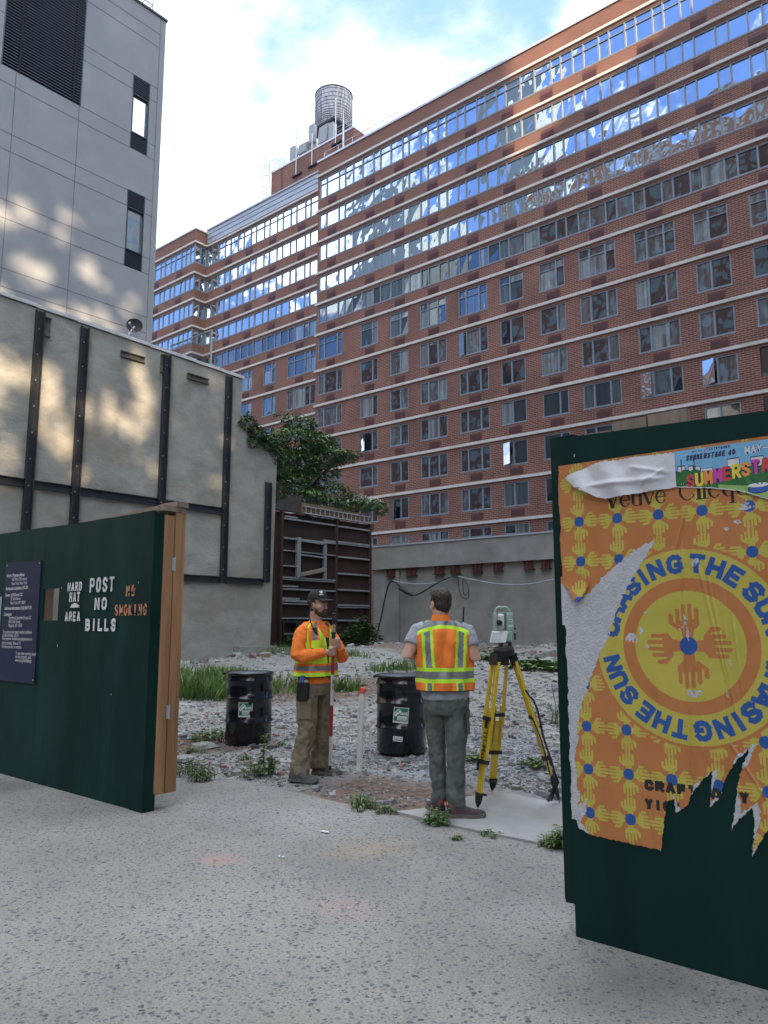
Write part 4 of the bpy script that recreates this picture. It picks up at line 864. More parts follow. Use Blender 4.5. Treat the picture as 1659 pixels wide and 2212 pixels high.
TB = [bl(648, 915, 22, 18, X=-31.2), bl(622, 900, 14, 6, X=-31.2), bl(640, 955, 48, 32, X=-31.2, ry=1.8), bl(690, 955, 30, 22, X=-31.2), bl(700, 985, 42, 22, X=-31, ry=1.6), bl(735, 985, 26, 14, X=-30.8), bl(640, 1000, 45, 28, X=-31.2, ry=1.8), bl(665, 1030, 30, 16, X=-31), bl(625, 1045, 32, 38, X=-31, ry=1.4), bl(700, 1015, 24, 14, X=-31), bl(660, 1075, 40, 18, X=-30.6), bl(720, 1065, 32, 26, X=-30.8, ry=1.3), bl(706, 1085, 40, 12, X=-30.5), bl(750, 978, 14, 8, X=-30.8), bl(610, 1000, 20, 40, X=-31.2)]
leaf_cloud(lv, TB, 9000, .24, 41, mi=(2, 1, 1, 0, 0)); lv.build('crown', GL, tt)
iv = thing('ivy', (XS - .2, 20, 8.6), 'dark ivy hanging over the sloping end of the stucco wall', 'ivy')
b = MB(); b.tube([(XS - .3, 19.3, 9.9), (XS - .25, 20.3, 9.2), (XS - .25, 21.2, 8.4), (XS - .3, 21.4, 6.5)], [.03, .04, .04, .03], 6); b.build('vine_stem', M['steel_dark'], iv)
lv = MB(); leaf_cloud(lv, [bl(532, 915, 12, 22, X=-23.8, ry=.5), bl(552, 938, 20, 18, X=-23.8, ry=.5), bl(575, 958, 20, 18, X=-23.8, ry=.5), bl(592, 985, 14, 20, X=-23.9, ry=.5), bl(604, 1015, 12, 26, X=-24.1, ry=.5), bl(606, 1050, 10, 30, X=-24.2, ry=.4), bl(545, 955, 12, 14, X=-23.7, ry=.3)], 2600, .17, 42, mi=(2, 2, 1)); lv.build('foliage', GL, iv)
fb_ = thing('flowering_shrub', tuple(atY(800, 1110, 34.8)), 'pale flowering shrub spilling over the wall at the right of the tree', 'shrub')
b = MB(); b.tube([atY(770, 1120, 35), atY(795, 1095, 35), atY(815, 1085, 34.8)], [.06, .04, .02], 6); b.build('stem', STEM, fb_)
FL = mat('pale_blossom', (.52, .44, .42), (.66, .58, .56), 5, .7)
lv = MB(); leaf_cloud(lv, [bl(775, 1080, 16, 12, Y=35, ry=.6), bl(800, 1090, 24, 12, Y=35, ry=.7), bl(822, 1098, 12, 16, Y=34.9, ry=.5), bl(760, 1095, 22, 10, Y=35.2, ry=.6)], 1300, .22, 43, mi=(1, 0, 1)); lv.build('foliage', GL, fb_)
lv = MB(); leaf_cloud(lv, [bl(780, 1074, 12, 6, Y=34.8, ry=.5), bl(808, 1082, 18, 8, Y=34.8, ry=.5)], 240, .13, 44, mi=(0,)); lv.build('blossom', FL, fb_)
# ------------------------------------------------------------------ lettering helpers
GLY = {
'H': [[(0, 0), (0, 1)], [(1, 0), (1, 1)], [(.15, .5), (.85, .5)]], 'A': [[(0, 0), (.45, 1)], [(.55, 1), (1, 0)], [(.28, .3), (.72, .3)]],
'R': [[(0, 0), (0, 1)], [(.15, 1), (.8, 1), (1, .85), (1, .65), (.8, .5), (.15, .5)], [(.5, .42), (1, 0)]], 'D': [[(0, 0), (0, 1)], [(.15, 1), (.7, 1), (1, .75), (1, .25), (.7, 0), (.15, 0)]],
'T': [[(0, 1), (1, 1)], [(.5, 0), (.5, .88)]], 'E': [[(0, 0), (0, 1)], [(.15, 1), (.9, 1)], [(.15, .5), (.75, .5)], [(.15, 0), (.9, 0)]],
'P': [[(0, 0), (0, 1)], [(.15, 1), (.8, 1), (1, .85), (1, .6), (.8, .45), (.15, .45)]], 'O': [[(.42, 1), (.2, .95), (0, .75), (0, .25), (.2, .05), (.42, 0)], [(.58, 1), (.8, .95), (1, .75), (1, .25), (.8, .05), (.58, 0)]],
'S': [[(1, .8), (.8, .97), (.5, 1), (.2, .95), (0, .75), (.2, .57), (.46, .5)], [(.54, .5), (.8, .43), (1, .25), (.8, .05), (.5, 0), (.2, .03), (0, .2)]],
'N': [[(0, 0), (0, 1)], [(.08, .95), (.92, .05)], [(1, 0), (1, 1)]], 'B': [[(0, 0), (0, 1)], [(.15, 1), (.7, 1), (.9, .85), (.9, .65), (.7, .52), (.2, .52)], [(.7, .48), (1, .35), (1, .15), (.7, 0), (.15, 0)]],
'I': [[(.5, 0), (.5, 1)]], 'L': [[(0, 0), (0, 1)], [(.15, 0), (.9, 0)]], 'M': [[(0, 0), (0, 1)], [(.08, .9), (.45, .35)], [(.55, .35), (.92, .9)], [(1, 0), (1, 1)]],
'K': [[(0, 0), (0, 1)], [(.15, .5), (.9, 1)], [(.3, .55), (1, 0)]], 'G': [[(1, .8), (.8, .97), (.45, 1), (.15, .9), (0, .7), (0, .3), (.15, .1), (.45, 0)], [(.55, 0), (.85, .05), (1, .2), (1, .45), (.6, .45)]],
'C': [[(1, .8), (.8, .97), (.45, 1), (.15, .9), (0, .7), (0, .3), (.15, .1), (.45, 0), (.8, .03), (1, .2)]], 'U': [[(0, 1), (0, .25), (.2, .03), (.5, 0), (.8, .03), (1, .25), (1, 1)]],
'F': [[(0, 0), (0, 1)], [(.15, 1), (.9, 1)], [(.15, .5), (.75, .5)]], 'Y': [[(0, 1), (.5, .5)], [(1, 1), (.5, .5), (.5, 0)]], 'W': [[(0, 1), (.25, 0)], [(.25, 0), (.5, .8)], [(.5, .8), (.75, 0)], [(.75, 0), (1, 1)]],
'4': [[(.75, 0), (.75, 1), (0, .3), (1, .3)]], '0': [[(.5, 1), (.1, .85), (0, .5), (.1, .15), (.5, 0), (.9, .15), (1, .5), (.9, .85), (.5, 1)]], '-': [[(.1, .5), (.9, .5)]], ' ': []}
def stroke_bars(mb, word, x0, x1, z0, z1, y, w, mi=0, gap=.35, slant=0.0):
    """stencilled word on a vertical face at y, from x0 to x1"""
    n = len(word); cw = (x1 - x0) / (n + gap * (n - 1))
    for i, chh in enumerate(word):
        cx = x0 + i * cw * (1 + gap)
        for pl in GLY[chh]:
            P = [(cx + w / 2 + a * (cw - w) + slant * c * (z1 - z0), z0 + w / 2 + c * (z1 - z0 - w)) for a, c in pl]
            for (ax, az), (bx, bz) in zip(P[:-1], P[1:]):
                d = Vector((bx - ax, bz - az)); 
                if d.length < 1e-6: continue
                d.normalize(); nn = Vector((-d.y, d.x)) * w / 2; e = d * w * .32
                q = [(ax - e.x + nn.x, az - e.y + nn.y), (bx + e.x + nn.x, bz + e.y + nn.y), (bx + e.x - nn.x, bz + e.y - nn.y), (ax - e.x - nn.x, az - e.y - nn.y)]
                mb.add([(px, y, pz) for px, pz in q], [(0, 3, 2, 1)], mi)
def text_mesh(body, size=1.0, offset=0.0, align='LEFT'):
    cu = bpy.data.curves.new('lettering', 'FONT'); cu.body = body; cu.size = size; cu.offset = offset; cu.align_x = align; cu.fill_mode = 'FRONT'
    o = bpy.data.objects.new('lettering', cu); COL.objects.link(o)
    dg = bpy.context.evaluated_depsgraph_get(); me = bpy.data.meshes.new_from_object(o.evaluated_get(dg))
    v = [tuple(p.co) for p in me.vertices]; f = [tuple(p.vertices) for p in me.polygons]
    bpy.data.objects.remove(o); bpy.data.curves.remove(cu); bpy.data.meshes.remove(me)
    return v, f
def text_on(mb, body, fn, size, offset=0.0, mi=0, align='LEFT', xscale=1.0):
    v, f = text_mesh(body, size, offset, align); mb.add([fn(a * xscale, c) for a, c, _ in v], f, mi)

class Raster:
    """a flat printed sheet as fine quads, one material index per quad"""
    def __init__(s, x0, x1, z0, z1, cell):
        s.x0, s.z0, s.c = x0, z0, cell; s.nx = int(round((x1 - x0) / cell)); s.nz = int(round((z1 - z0) / cell))
        s.X, s.Z = np.meshgrid(x0 + (np.arange(s.nx) + .5) * cell, z0 + (np.arange(s.nz) + .5) * cell); s.id = np.zeros(s.X.shape, int)
    def put(s, m, k, over=None):
        if over is not None: m = m & np.isin(s.id, over)
        s.id[m] = k
    def poly(s, pts, wob=0.0, seed=0):
        X, Z = s.X, s.Z
        if wob:
            r = np.random.RandomState(seed); X = X + wob * (vnoise(s.X * 1 + 50, s.Z + 50, .012, seed + 70) - .5) * 2; Z = Z + wob * (vnoise(s.X + 50, s.Z + 50, .012, seed + 71) - .5) * 2
        m = np.zeros(X.shape, bool); n = len(pts)
        for i in range(n):
            (ax, az), (bx, bz) = pts[i], pts[(i + 1) % n]
            if abs(bz - az) < 1e-9: continue
            cnd = (az > Z) != (bz > Z); m ^= cnd & (X < (bx - ax) * (Z - az) / (bz - az) + ax)
        return m
    def disc(s, x, z, r): return (s.X - x) ** 2 + (s.Z - z) ** 2 < r * r
    def cap(s, a, c, w):
        ax, az = a; bx, bz = c; dx, dz = bx - ax, bz - az; L2 = dx * dx + dz * dz + 1e-12
        t = np.clip(((s.X - ax) * dx + (s.Z - az) * dz) / L2, 0, 1); return (s.X - ax - t * dx) ** 2 + (s.Z - az - t * dz) ** 2 < (w / 2) ** 2
    def bar(s, a, c, w, ext=.5):
        ax, az = a; bx, bz = c; d = math.hypot(bx - ax, bz - az) + 1e-9; ux, uz = (bx - ax) / d, (bz - az) / d
        t = (s.X - ax) * ux + (s.Z - az) * uz; q = -(s.X - ax) * uz + (s.Z - az) * ux; return (t > -w * ext) & (t < d + w * ext) & (abs(q) < w / 2)
    def glyph(s, chh, org, ux, uz, cw, chh_, w, k, sq=True):
        for pl in GLY[chh]:
            P = [(org[0] + ux[0] * (w / 2 + a * (cw - w)) + uz[0] * (w / 2 + c * (chh_ - w)), org[1] + ux[1] * (w / 2 + a * (cw - w)) + uz[1] * (w / 2 + c * (chh_ - w))) for a, c in pl]
            for p, q in zip(P[:-1], P[1:]): s.put(s.bar(p, q, w, .4) if sq else s.cap(p, q, w), k)
    def word(s, word, x0, x1, z0, z1, w, k, gap=.2, slant=0, sq=True, skew=0):
        n = len(word); cw = (x1 - x0) / (n + gap * (n - 1)); ks = k if isinstance(k, list) else [k]
        for i, chh in enumerate(word): s.glyph(chh, (x0 + i * cw * (1 + gap), z0 + skew * i), (1, 0), (slant, 1), cw, z1 - z0, w, ks[i % len(ks)], sq)
    def hand(s, x, z, ang, L, k, over=None):
        ca, sa = math.cos(ang), math.sin(ang); P = lambda u, v: (x + ca * u * L - sa * v * L * 1.18, z + sa * u * L + ca * v * L * 1.18)
        m = s.poly([P(.10, -.10), P(.10, .10), P(.38, .13), P(.46, .24), P(.62, .25), P(.66, -.25), P(.5, -.25), P(.38, -.13)])
        for v, e in ((-.20, .9), (-.068, 1.0), (.068, .99), (.20, .88)): m |= s.cap(P(.58, v), P(e, v), .100 * L)
        m |= s.cap(P(.42, .18), P(.58, .36), .10 * L) | s.cap(P(.58, .34), P(.74, .35), .115 * L); s.put(m, k, over)
    def build(s, name, mats, fn, parent=None):
        ok = s.id >= 0; used = np.zeros((s.nz + 1, s.nx + 1), bool); used[:-1, :-1] |= ok; used[1:, :-1] |= ok; used[:-1, 1:] |= ok; used[1:, 1:] |= ok
        vi = np.cumsum(used.ravel()).reshape(used.shape) - 1; jz, jx = np.nonzero(used); x = s.x0 + jx * s.c; z = s.z0 + jz * s.c
        V = fn(x, z); iz, ix = np.nonzero(ok); F = np.stack([vi[iz, ix], vi[iz, ix + 1], vi[iz + 1, ix + 1], vi[iz + 1, ix]], 1)
        if parent is not None: V = V - np.array(OFF.get(parent.name, Vector()))
        return npmesh(name, V, F, mats, s.id[ok], smooth=True, parent=parent)

# ------------------------------------------------------------------ green hoardings
def paint_mat(name, c1, c2, chips=True):
    m = mat(name, c1, c2, 1.1, .6, bump=.12, bscale=5, stretch=(3, 3, .7), detail=9, spec=.14, c3=tuple(x * .72 for x in c1), c3scale=.5, c3amt=.8)
    if chips:
        nt = m.node_tree; N = nt.nodes; L = nt.links; b = N['Principled BSDF']; src = b.inputs['Base Color'].links[0].from_socket
        tc = N.new('ShaderNodeTexCoord'); mp = N.new('ShaderNodeMapping'); mp.inputs['Scale'].default_value = (9, 9, 3.5); L.new(tc.outputs['Object'], mp.inputs[0])
        v = N.new('ShaderNodeTexVoronoi'); v.inputs['Scale'].default_value = 1.0; L.new(mp.outputs[0], v.inputs['Vector']); lt = N.new('ShaderNodeMath'); lt.operation = 'LESS_THAN'; lt.inputs[1].default_value = .045; L.new(v.outputs['Distance'], lt.inputs[0])
        sp = N.new('ShaderNodeSeparateXYZ'); L.new(v.outputs['Color'], sp.inputs[0]); gt = N.new('ShaderNodeMath'); gt.operation = 'GREATER_THAN'; gt.inputs[1].default_value = .86; L.new(sp.outputs[0], gt.inputs[0])
        mu = N.new('ShaderNodeMath'); mu.operation = 'MULTIPLY'; L.new(lt.outputs[0], mu.inputs[0]); L.new(gt.outputs[0], mu.inputs[1])
        mx = N.new('ShaderNodeMixRGB'); L.new(mu.outputs[0], mx.inputs[0]); L.new(src, mx.inputs[1]); mx.inputs[2].default_value = (.45, .45, .4, 1); L.new(mx.outputs[0], b.inputs['Base Color'])
    return m
M['green'] = paint_mat('dark_green_paint', (.0042, .026, .0235), (.0078, .043, .038))
M['green2'] = paint_mat('deep_green_paint', (.004, .024, .021), (.006, .032, .028))
wood = mat('raw_timber', (.30, .15, .065), (.44, .245, .12), 2.2, .75, bump=.3, stretch=(5, 5, .5), detail=8, c3=(.20, .095, .045), c3scale=.9, c3amt=.7)
woodg = mat('weathered_timber', (.20, .155, .12), (.31, .255, .20), 3, .85, bump=.4, stretch=(5, 5, .6), detail=8)
YH = 3.70
hb = thing('hoarding', (-8, YH, 0), 'dark green plywood site hoarding on the left stencilled POST NO BILLS', 'hoarding')
hole = (-7.585, -7.265, 1.545, 1.855)
def top(x): return 2.465 + (-5.66 - x) * .009
b = MB()
for x0, x1 in [(-13.5, -11.06), (-11.05, -8.455), (-8.45, -7.60)]: b.add([(x0, YH, 0.0), (x1, YH, 0), (x1, YH, top(x1)), (x0, YH, top(x0)), (x0, YH + .02, 0), (x1, YH + .02, 0), (x1, YH + .02, top(x1)), (x0, YH + .02, top(x0))], [(0, 1, 2, 3), (5, 4, 7, 6), (3, 2, 6, 7), (0, 3, 7, 4), (1, 5, 6, 2)])
b.build('plywood_panel', M['green'], hb)
b = MB(); b.box(-7.597, hole[0], YH, YH + .02, 0, 2.47); b.box(hole[0], hole[1], YH, YH + .02, 0, hole[2]); b.box(hole[0], hole[1], YH, YH + .02, hole[3], 2.475); b.box(hole[1], -6.42, YH, YH + .02, 0, 2.47); b.build('plywood_panel', M['green'], hb)
b = MB(); b.box(-6.417, -5.86, YH - .001, YH + .02, 0.0, 2.468); b.box(-5.857, -5.69, YH - .012, YH + .02, .0, 2.468); b.build('plywood_panel', M['green'], hb)
b = MB(); b.box(-5.69, -5.665, YH - .012, YH + .10, 0.0, .13); b.box(-5.69, -5.672, YH - .012, YH + .085, .13, 2.45); b.build('end_board', M['green'], hb)
for y0, y1, z0, z1, mm in [(3.79, 3.888, .12, 2.44, wood), (3.899, 3.975, .12, 2.52, wood), (3.978, 4.005, .12, 2.52, wood)]:
    b = MB(); b.box(-5.78, -5.668 - (.004 if y0 > 3.895 else 0), y0, y1, z0, z1); b.build('timber_post', mm, hb)
b = MB(); b.bar((-7.0, 3.82, 2.44), (-5.66, 3.88, 2.50), .24, .05); b.bar((-5.9, 3.95, 2.545), (-5.645, 3.95, 2.545), .12, .045); b.build('top_plate', woodg, hb)
b = MB(); b.box(-13.5, -5.8, 3.73, 3.80, 2.28, 2.40); b.box(-13.5, -5.8, 3.73, 3.80, .9, 1.02); b.box(-7.2, -7.12, 3.73, 3.82, .05, 2.28); b.box(-7.68, -7.6, 3.73, 3.82, .05, 2.28); b.box(-8.9, -8.82, 3.73, 3.82, .05, 2.28); b.box(-6.5, -6.42, 3.73, 3.82, .05, 2.28); b.build('frame_stud', wood, hb)
b = MB(); b.box(hole[0] + .001, hole[1] - .001, YH + .012, YH + .016, hole[2] + .001, hole[3] - .001); b.build('viewing_pane', gmt, hb)
for z in (2.02, .78):
    b = MB(); b.tube([(-5.655, 3.894, z - .06), (-5.655, 3.894, z + .06)], .007, 8); b.box(-5.664, -5.660, 3.876, 3.912, z - .055, z + .055); b.build('hinge', M['galv'], hb)
white_p = mat('worn_white_stencil', (.58, .60, .60), (.72, .73, .72), 30, .7, c3=(.25, .32, .31), c3scale=16, c3amt=.7)
orange_p = mat('worn_orange_stencil', (.55, .22, .11), (.66, .30, .16), 30, .7, c3=(.10, .07, .05), c3scale=22, c3amt=.9)
def pxz(x, y): p = atY(x, y, YH); return p.x, p.z
def word_px(ra, word, xa, ya, xb, yb, w, gap=.35):
    x0, z1 = pxz(xa, ya); x1, z0 = pxz(xb, yb); ra.word(word, x0, x1, z0, z1, w, 0, gap)
STENCIL = lambda x, z: np.stack([x, np.full_like(x, YH - .0145), z], 1)
b = Raster(-7.2, -6.8, 1.50, 1.98, .003); b.id[:] = -1
word_px(b, 'HARD', 150, 1258.5, 179.5, 1276, .019, gap=.3); word_px(b, 'HAT', 153.5, 1279.5, 175, 1300, .020, gap=.3); word_px(b, 'AREA', 144, 1321.5, 175.5, 1342, .020, gap=.3)
worn = lambda q: q.put(vnoise(q.X + 20, q.Z + 20, .02, 31) * .6 + vnoise(q.X + 20, q.Z + 20, .006, 32) * .4 > .80, -1)
for w_, a_, wd_, gp_ in (('POST', (198, 1249, 249, 1278), .026, .35), ('NO', (208, 1291, 233, 1317.5), .026, .4), ('BILLS', (188, 1336.5, 253, 1364), .027, .3)):
    q = Raster(-6.8, -6.2, 1.40, 1.98, .003); q.id[:] = -1; word_px(q, w_, *a_, wd_, gap=gp_); worn(q); q.build('white_stencil', [white_p], STENCIL, hb)
x0, z0 = pxz(155, 1313); x1, z1 = pxz(175, 1302.5); b.put((((b.X - (x0 + x1) / 2) / ((x1 - x0) / 2)) ** 2 + ((b.Z - z0) / (z1 - z0)) ** 2 < 1) & (b.Z > z0), 0); b.put(vnoise(b.X + 20, b.Z + 20, .02, 31) * .6 + vnoise(b.X + 20, b.Z + 20, .006, 32) * .4 > .80, -1)
b.build('white_stencil', [white_p], STENCIL, hb)
b = Raster(-6.32, -5.72, 1.50, 1.90, .003); b.id[:] = -1; word_px(b, 'NO', 276, 1264.5, 294, 1288, .018, gap=.5); word_px(b, 'SMOKING', 251.5, 1306, 319.5, 1329.5, .017, gap=.35); b.put(vnoise(b.X + 20, b.Z + 20, .03, 33) * .6 + vnoise(b.X + 20, b.Z + 20, .008, 34) * .4 > .62, -1); b.build('orange_stencil', [orange_p], STENCIL, hb)
# blue notice board
sg = thing('notice_board', (-8.03, YH - .02, 1.5), 'dark blue site information board with white text screwed to the left hoarding', 'notice board')
navy = mat('navy_board', (.004, .012, .046), (.006, .016, .058), 2, .6)
b = MB(); b.add([(-8.425, YH - .016, .925), (-7.625, YH - .016, .925), (-7.645, YH - .016, 2.145), (-8.43, YH - .016, 2.165), (-8.425, YH - .002, .925), (-7.625, YH - .002, .925), (-7.645, YH - .002, 2.145), (-8.43, YH - .002, 2.165)], [(0, 1, 2, 3), (5, 4, 7, 6), (3, 2, 6, 7), (0, 4, 5, 1), (1, 5, 6, 2), (0, 3, 7, 4)]); b.build('board', navy, sg)
txt = mat('white_print', (.62, .64, .66), (.72, .73, .74), 9, .6)
LN = [('Work in Progress address:', 0, 2.075, 1), ('542 West 29th street,', .13, 2.005, 0), ('New York, New York', .13, 1.935, 0), ('Anticipated completion: 3/31/24', 0, 1.855, 1), ('Owner: w29 Owner LLC', 0, 1.745, 1), ('55 5th Avenue', .13, 1.68, 0), ('New York, NY 10001', .13, 1.61, 0), ('Additional information: (516) 869-7130', 0, 1.52, 1), ('Contractor:', 0, 1.42, 1), ('Northeast Specialist Group LLC', .12, 1.36, 0), ('6031 56th Street', .12, 1.295, 0), ('Maspeth, NY 11378', .12, 1.23, 0), ('To anonymously report unsafe conditions', 0, 1.125, 0), ('at this worksite, call 311.', 0, 1.07, 0), ('Para reportar condiciones peligrosas en un', 0, 1.015, 0)]
LN = [(t, dx, 1.20 + (z - 1.2) * .62 + .26, bo) for t, dx, z, bo in LN] + [('sitio de trabajo, llame al 311', 0, 1.30, 0), ('No tiene que dar su nombre.', 0, 1.262, 0), ('To see other permits issued', .33, 1.20, 0), ('on this property, visit:', .33, 1.165, 0), ('www.nyc.gov/buildings', .33, 1.13, 0)]
prev = None
for i_, (s_, dx, z, bo) in enumerate(LN):
    if i_ in (0, 3, 4, 7, 8, 12, 14, 17):
        if i_: b.build('lettering', txt, sg)
        b = MB()
    text_on(b, s_, lambda a, c, dx=dx, z=z: (-8.39 + dx + a, YH - .0175, z + c), .048, .0008 if bo else 0, xscale=.80)
b.build('lettering', txt, sg)
b = MB()
for x, z in [(-8.40, 2.13), (-7.67, 2.12), (-8.40, .96), (-7.65, .96), (-8.41, 1.55), (-7.65, 1.55)]: b.lathe((x, YH - .0165, z), [(.001, 0), (.008, .001)], 8)
bb = MB()
for x, z in [(-8.40, 2.13), (-7.67, 2.12), (-8.40, .96), (-7.65, .96)]: bb.box(x - .008, x + .008, YH - .019, YH - .0165, z - .008, z + .008)
bb.build('screws', M['galv'], sg)
b = MB(); b.box(-9.1, -8.50, YH - .006, YH - .002, 1.42, 1.80); o = b.build('paper_notice', mat('permit_sleeve', (.25, .27, .28), (.36, .38, .38), 4, .3), None); tag(o, 'clear plastic sleeve with a paper permit at the left edge of the hoarding', 'notice')
b = MB(); b.box(-9.05, -8.56, YH - .009, YH - .007, 1.56, 1.77); b2 = b.build('paper', mat('permit_paper', (.55, .56, .55), (.62, .63, .62), 6, .7), o)

YP2 = 3.66
hr = thing('hoarding', (0, YP2, 0), 'dark green hoarding on the right covered with a torn orange poster', 'hoarding')
b = MB(); b.add([(-1.87, YP2, 0), (2.2, YP2, 0), (2.2, YP2, 2.35), (-1.875, YP2, 2.485), (-1.87, YP2 + .02, 0), (2.2, YP2 + .02, 0), (2.2, YP2 + .02, 2.35), (-1.875, YP2 + .02, 2.485)], [(0, 1, 2, 3), (5, 4, 7, 6), (3, 2, 6, 7), (0, 3, 7, 4), (1, 5, 6, 2)]); b.build('plywood_panel', M['green2'], hr)
b = MB(); b.box(-1.93, -1.80, YP2 + .022, YP2 + .06, .14, 2.50); b.box(-1.955, -1.80, YP2 + .062, YP2 + .15, .14, 2.505); b.build('edge_post', M['green2'], hr)
for x0, x1, zt in [(-1.80, -1.66, 2.535), (-1.65, -1.47, 2.575), (-1.46, -1.26, 2.58)]:
    b = MB(); b.box(x0, x1, YP2 + .19, YP2 + .24, .1, zt); b.build('back_plank', woodg, hr)
b = MB(); b.box(-1.8, 2.2, YP2 + .03, YP2 + .12, 2.2, 2.32); b.box(-1.8, 2.2, YP2 + .03, YP2 + .12, .7, .82); b.build('rail', wood, hr)

# ------------------------------------------------------------------ posters
P_OR = mat('poster_orange', (.47, .178, .055), (.51, .20, .065), 5, .45, c3=(.41, .145, .042), c3scale=9, c3amt=.5)
P_YE = mat('poster_yellow', (.49, .42, .07), (.54, .46, .082), 5, .45, c3=(.43, .37, .055), c3scale=9, c3amt=.5)
P_BL = mat('poster_blue', (.018, .085, .30), (.025, .10, .34), 5, .45)
P_BK = mat('poster_black', (.012, .012, .014), (.02, .02, .022), 5, .5)
P_WH = mat('torn_paper', (.44, .45, .475), (.52, .53, .555), 22, .8, bump=.4, bscale=90)
C0 = (-1.25, 1.405)
rs = Raster(-1.885, -.44, .47, 2.335, .0026)
for gx in range(8):
    for gz in range(10):
        x = -1.77 + .2055 * gx; z = 2.027 + .205 - .205 * gz; d = math.hypot(x - C0[0], z - C0[1])
        for q in range(4): rs.hand(x, z, math.pi / 2 * q, .098, 1)
for gx in range(8):
    for gz in range(10): rs.put(rs.disc(-1.77 + .2055 * gx, 2.232 - .205 * gz, .0265), 2)
D = np.hypot(rs.X - C0[0], rs.Z - C0[1])
rs.put(D < .462, 0); rs.put(D < .447, 1); rs.put((D < .312) & (D > .252), 0)
for q in range(4): rs.hand(C0[0], C0[1], math.pi / 2 * q, .185, 0)
rs.put(D < .041, 2)
for rep in range(2):
    for chh, deg in zip('CHASINGTHESUN', (168, 156, 144, 132, 121.5, 110.5, 96.5, 81, 68, 54.5, 39, 26, 14)):
        a = R(deg - 180 * rep); uz = (math.cos(a), math.sin(a)); ux = (math.sin(a), -math.cos(a)); cw = .036 if chh == 'I' else .077; r0 = .334
        rs.glyph(chh, (C0[0] + uz[0] * r0 - ux[0] * cw / 2, C0[1] + uz[1] * r0 - ux[1] * cw / 2), ux, uz, cw, .092, .0245, 2)
# brand line at the top in fat-and-thin serif letters
def serif(word, x, z, h, k):
    T, t = h * .23, h * .075
    def st(a, c, w): rs.put(rs.bar(a, c, w, 0), k)
    for chh in word:
        if chh == 'V': st((x, z + h * 1.45), (x + h * .5, z), T * 1.2); st((x + h * .95, z + h * 1.45), (x + h * .5, z), t * 1.4); x += h * 1.05
        elif chh == 'v': st((x, z + h), (x + h * .38, z), T); st((x + h * .75, z + h), (x + h * .38, z), t); x += h * .85
        elif chh in 'ec' or chh == 'C':
            r_ = h / 2 if chh != 'C' else h * .73; rx = r_ * .82; cx = x + rx; m = (((rs.X - cx) / rx) ** 2 + ((rs.Z - z - r_) / r_) ** 2 < 1) & ~((((rs.X - cx - T * .15) / (rx - T * .65)) ** 2 + ((rs.Z - z - r_) / (r_ - t)) ** 2) < 1)
            m &= ~((rs.X > cx + rx * .2) & (abs(rs.Z - z - r_ * (.75 if chh == 'e' else 1)) < r_ * (.22 if chh == 'e' else .42))); rs.put(m, k)
            if chh == 'e': st((cx - rx * .9, z + r_ * 1.05), (cx + rx * .85, z + r_ * 1.05), t)
            x += rx * 2 + h * .14
        elif chh in 'uilq':
            hh = h * (1.6 if chh == 'l' else 1)
            if chh == 'u': st((x + T / 2, z + h), (x + T / 2, z + h * .2), T); rs.put((((rs.X - x - h * .35) / (h * .32)) ** 2 + ((rs.Z - z - h * .22) / (h * .22)) ** 2 < 1) & (rs.Z < z + h * .22) & ~((((rs.X - x - h * .4) / (h * .24)) ** 2 + ((rs.Z - z - h * .24) / (h * .19)) ** 2) < 1), k); st((x + h * .68, z + h), (x + h * .68, z), T); st((x - t, z + h), (x + T, z + h), t); x += h * .98
            elif chh == 'q':
                rx = h * .4; cx = x + rx; rs.put((((rs.X - cx) / rx) ** 2 + ((rs.Z - z - h / 2) / (h / 2)) ** 2 < 1) & ~((((rs.X - cx - T * .2) / (rx - T * .8)) ** 2 + ((rs.Z - z - h / 2) / (h / 2 - t)) ** 2) < 1), k); st((x + rx * 2 - T / 2, z + h), (x + rx * 2 - T / 2, z - h * .45), T); st((x + rx * 2 - T * 1.6, z - h * .45), (x + rx * 2 + T * .6, z - h * .45), t); x += h * 1.0
            else: st((x + T / 2, z), (x + T / 2, z + hh), T); st((x - T * .5, z + t / 2), (x + T * 1.5, z + t / 2), t); x += h * .38
        else: x += h * .4
serif('Veuve', -1.615, 2.08, .064, 3); serif('Clicquot', -1.255, 2.08, .064, 3)
rs.word('CRAFTED', -1.49, -1.145, .735, .785, .0180, 3, gap=.14); rs.word('BY', -1.115, -1.03, .735, .785, .0180, 3, gap=.14); rs.word('YICU', -1.49, -1.33, .650, .700, .0155, 3, gap=.14)
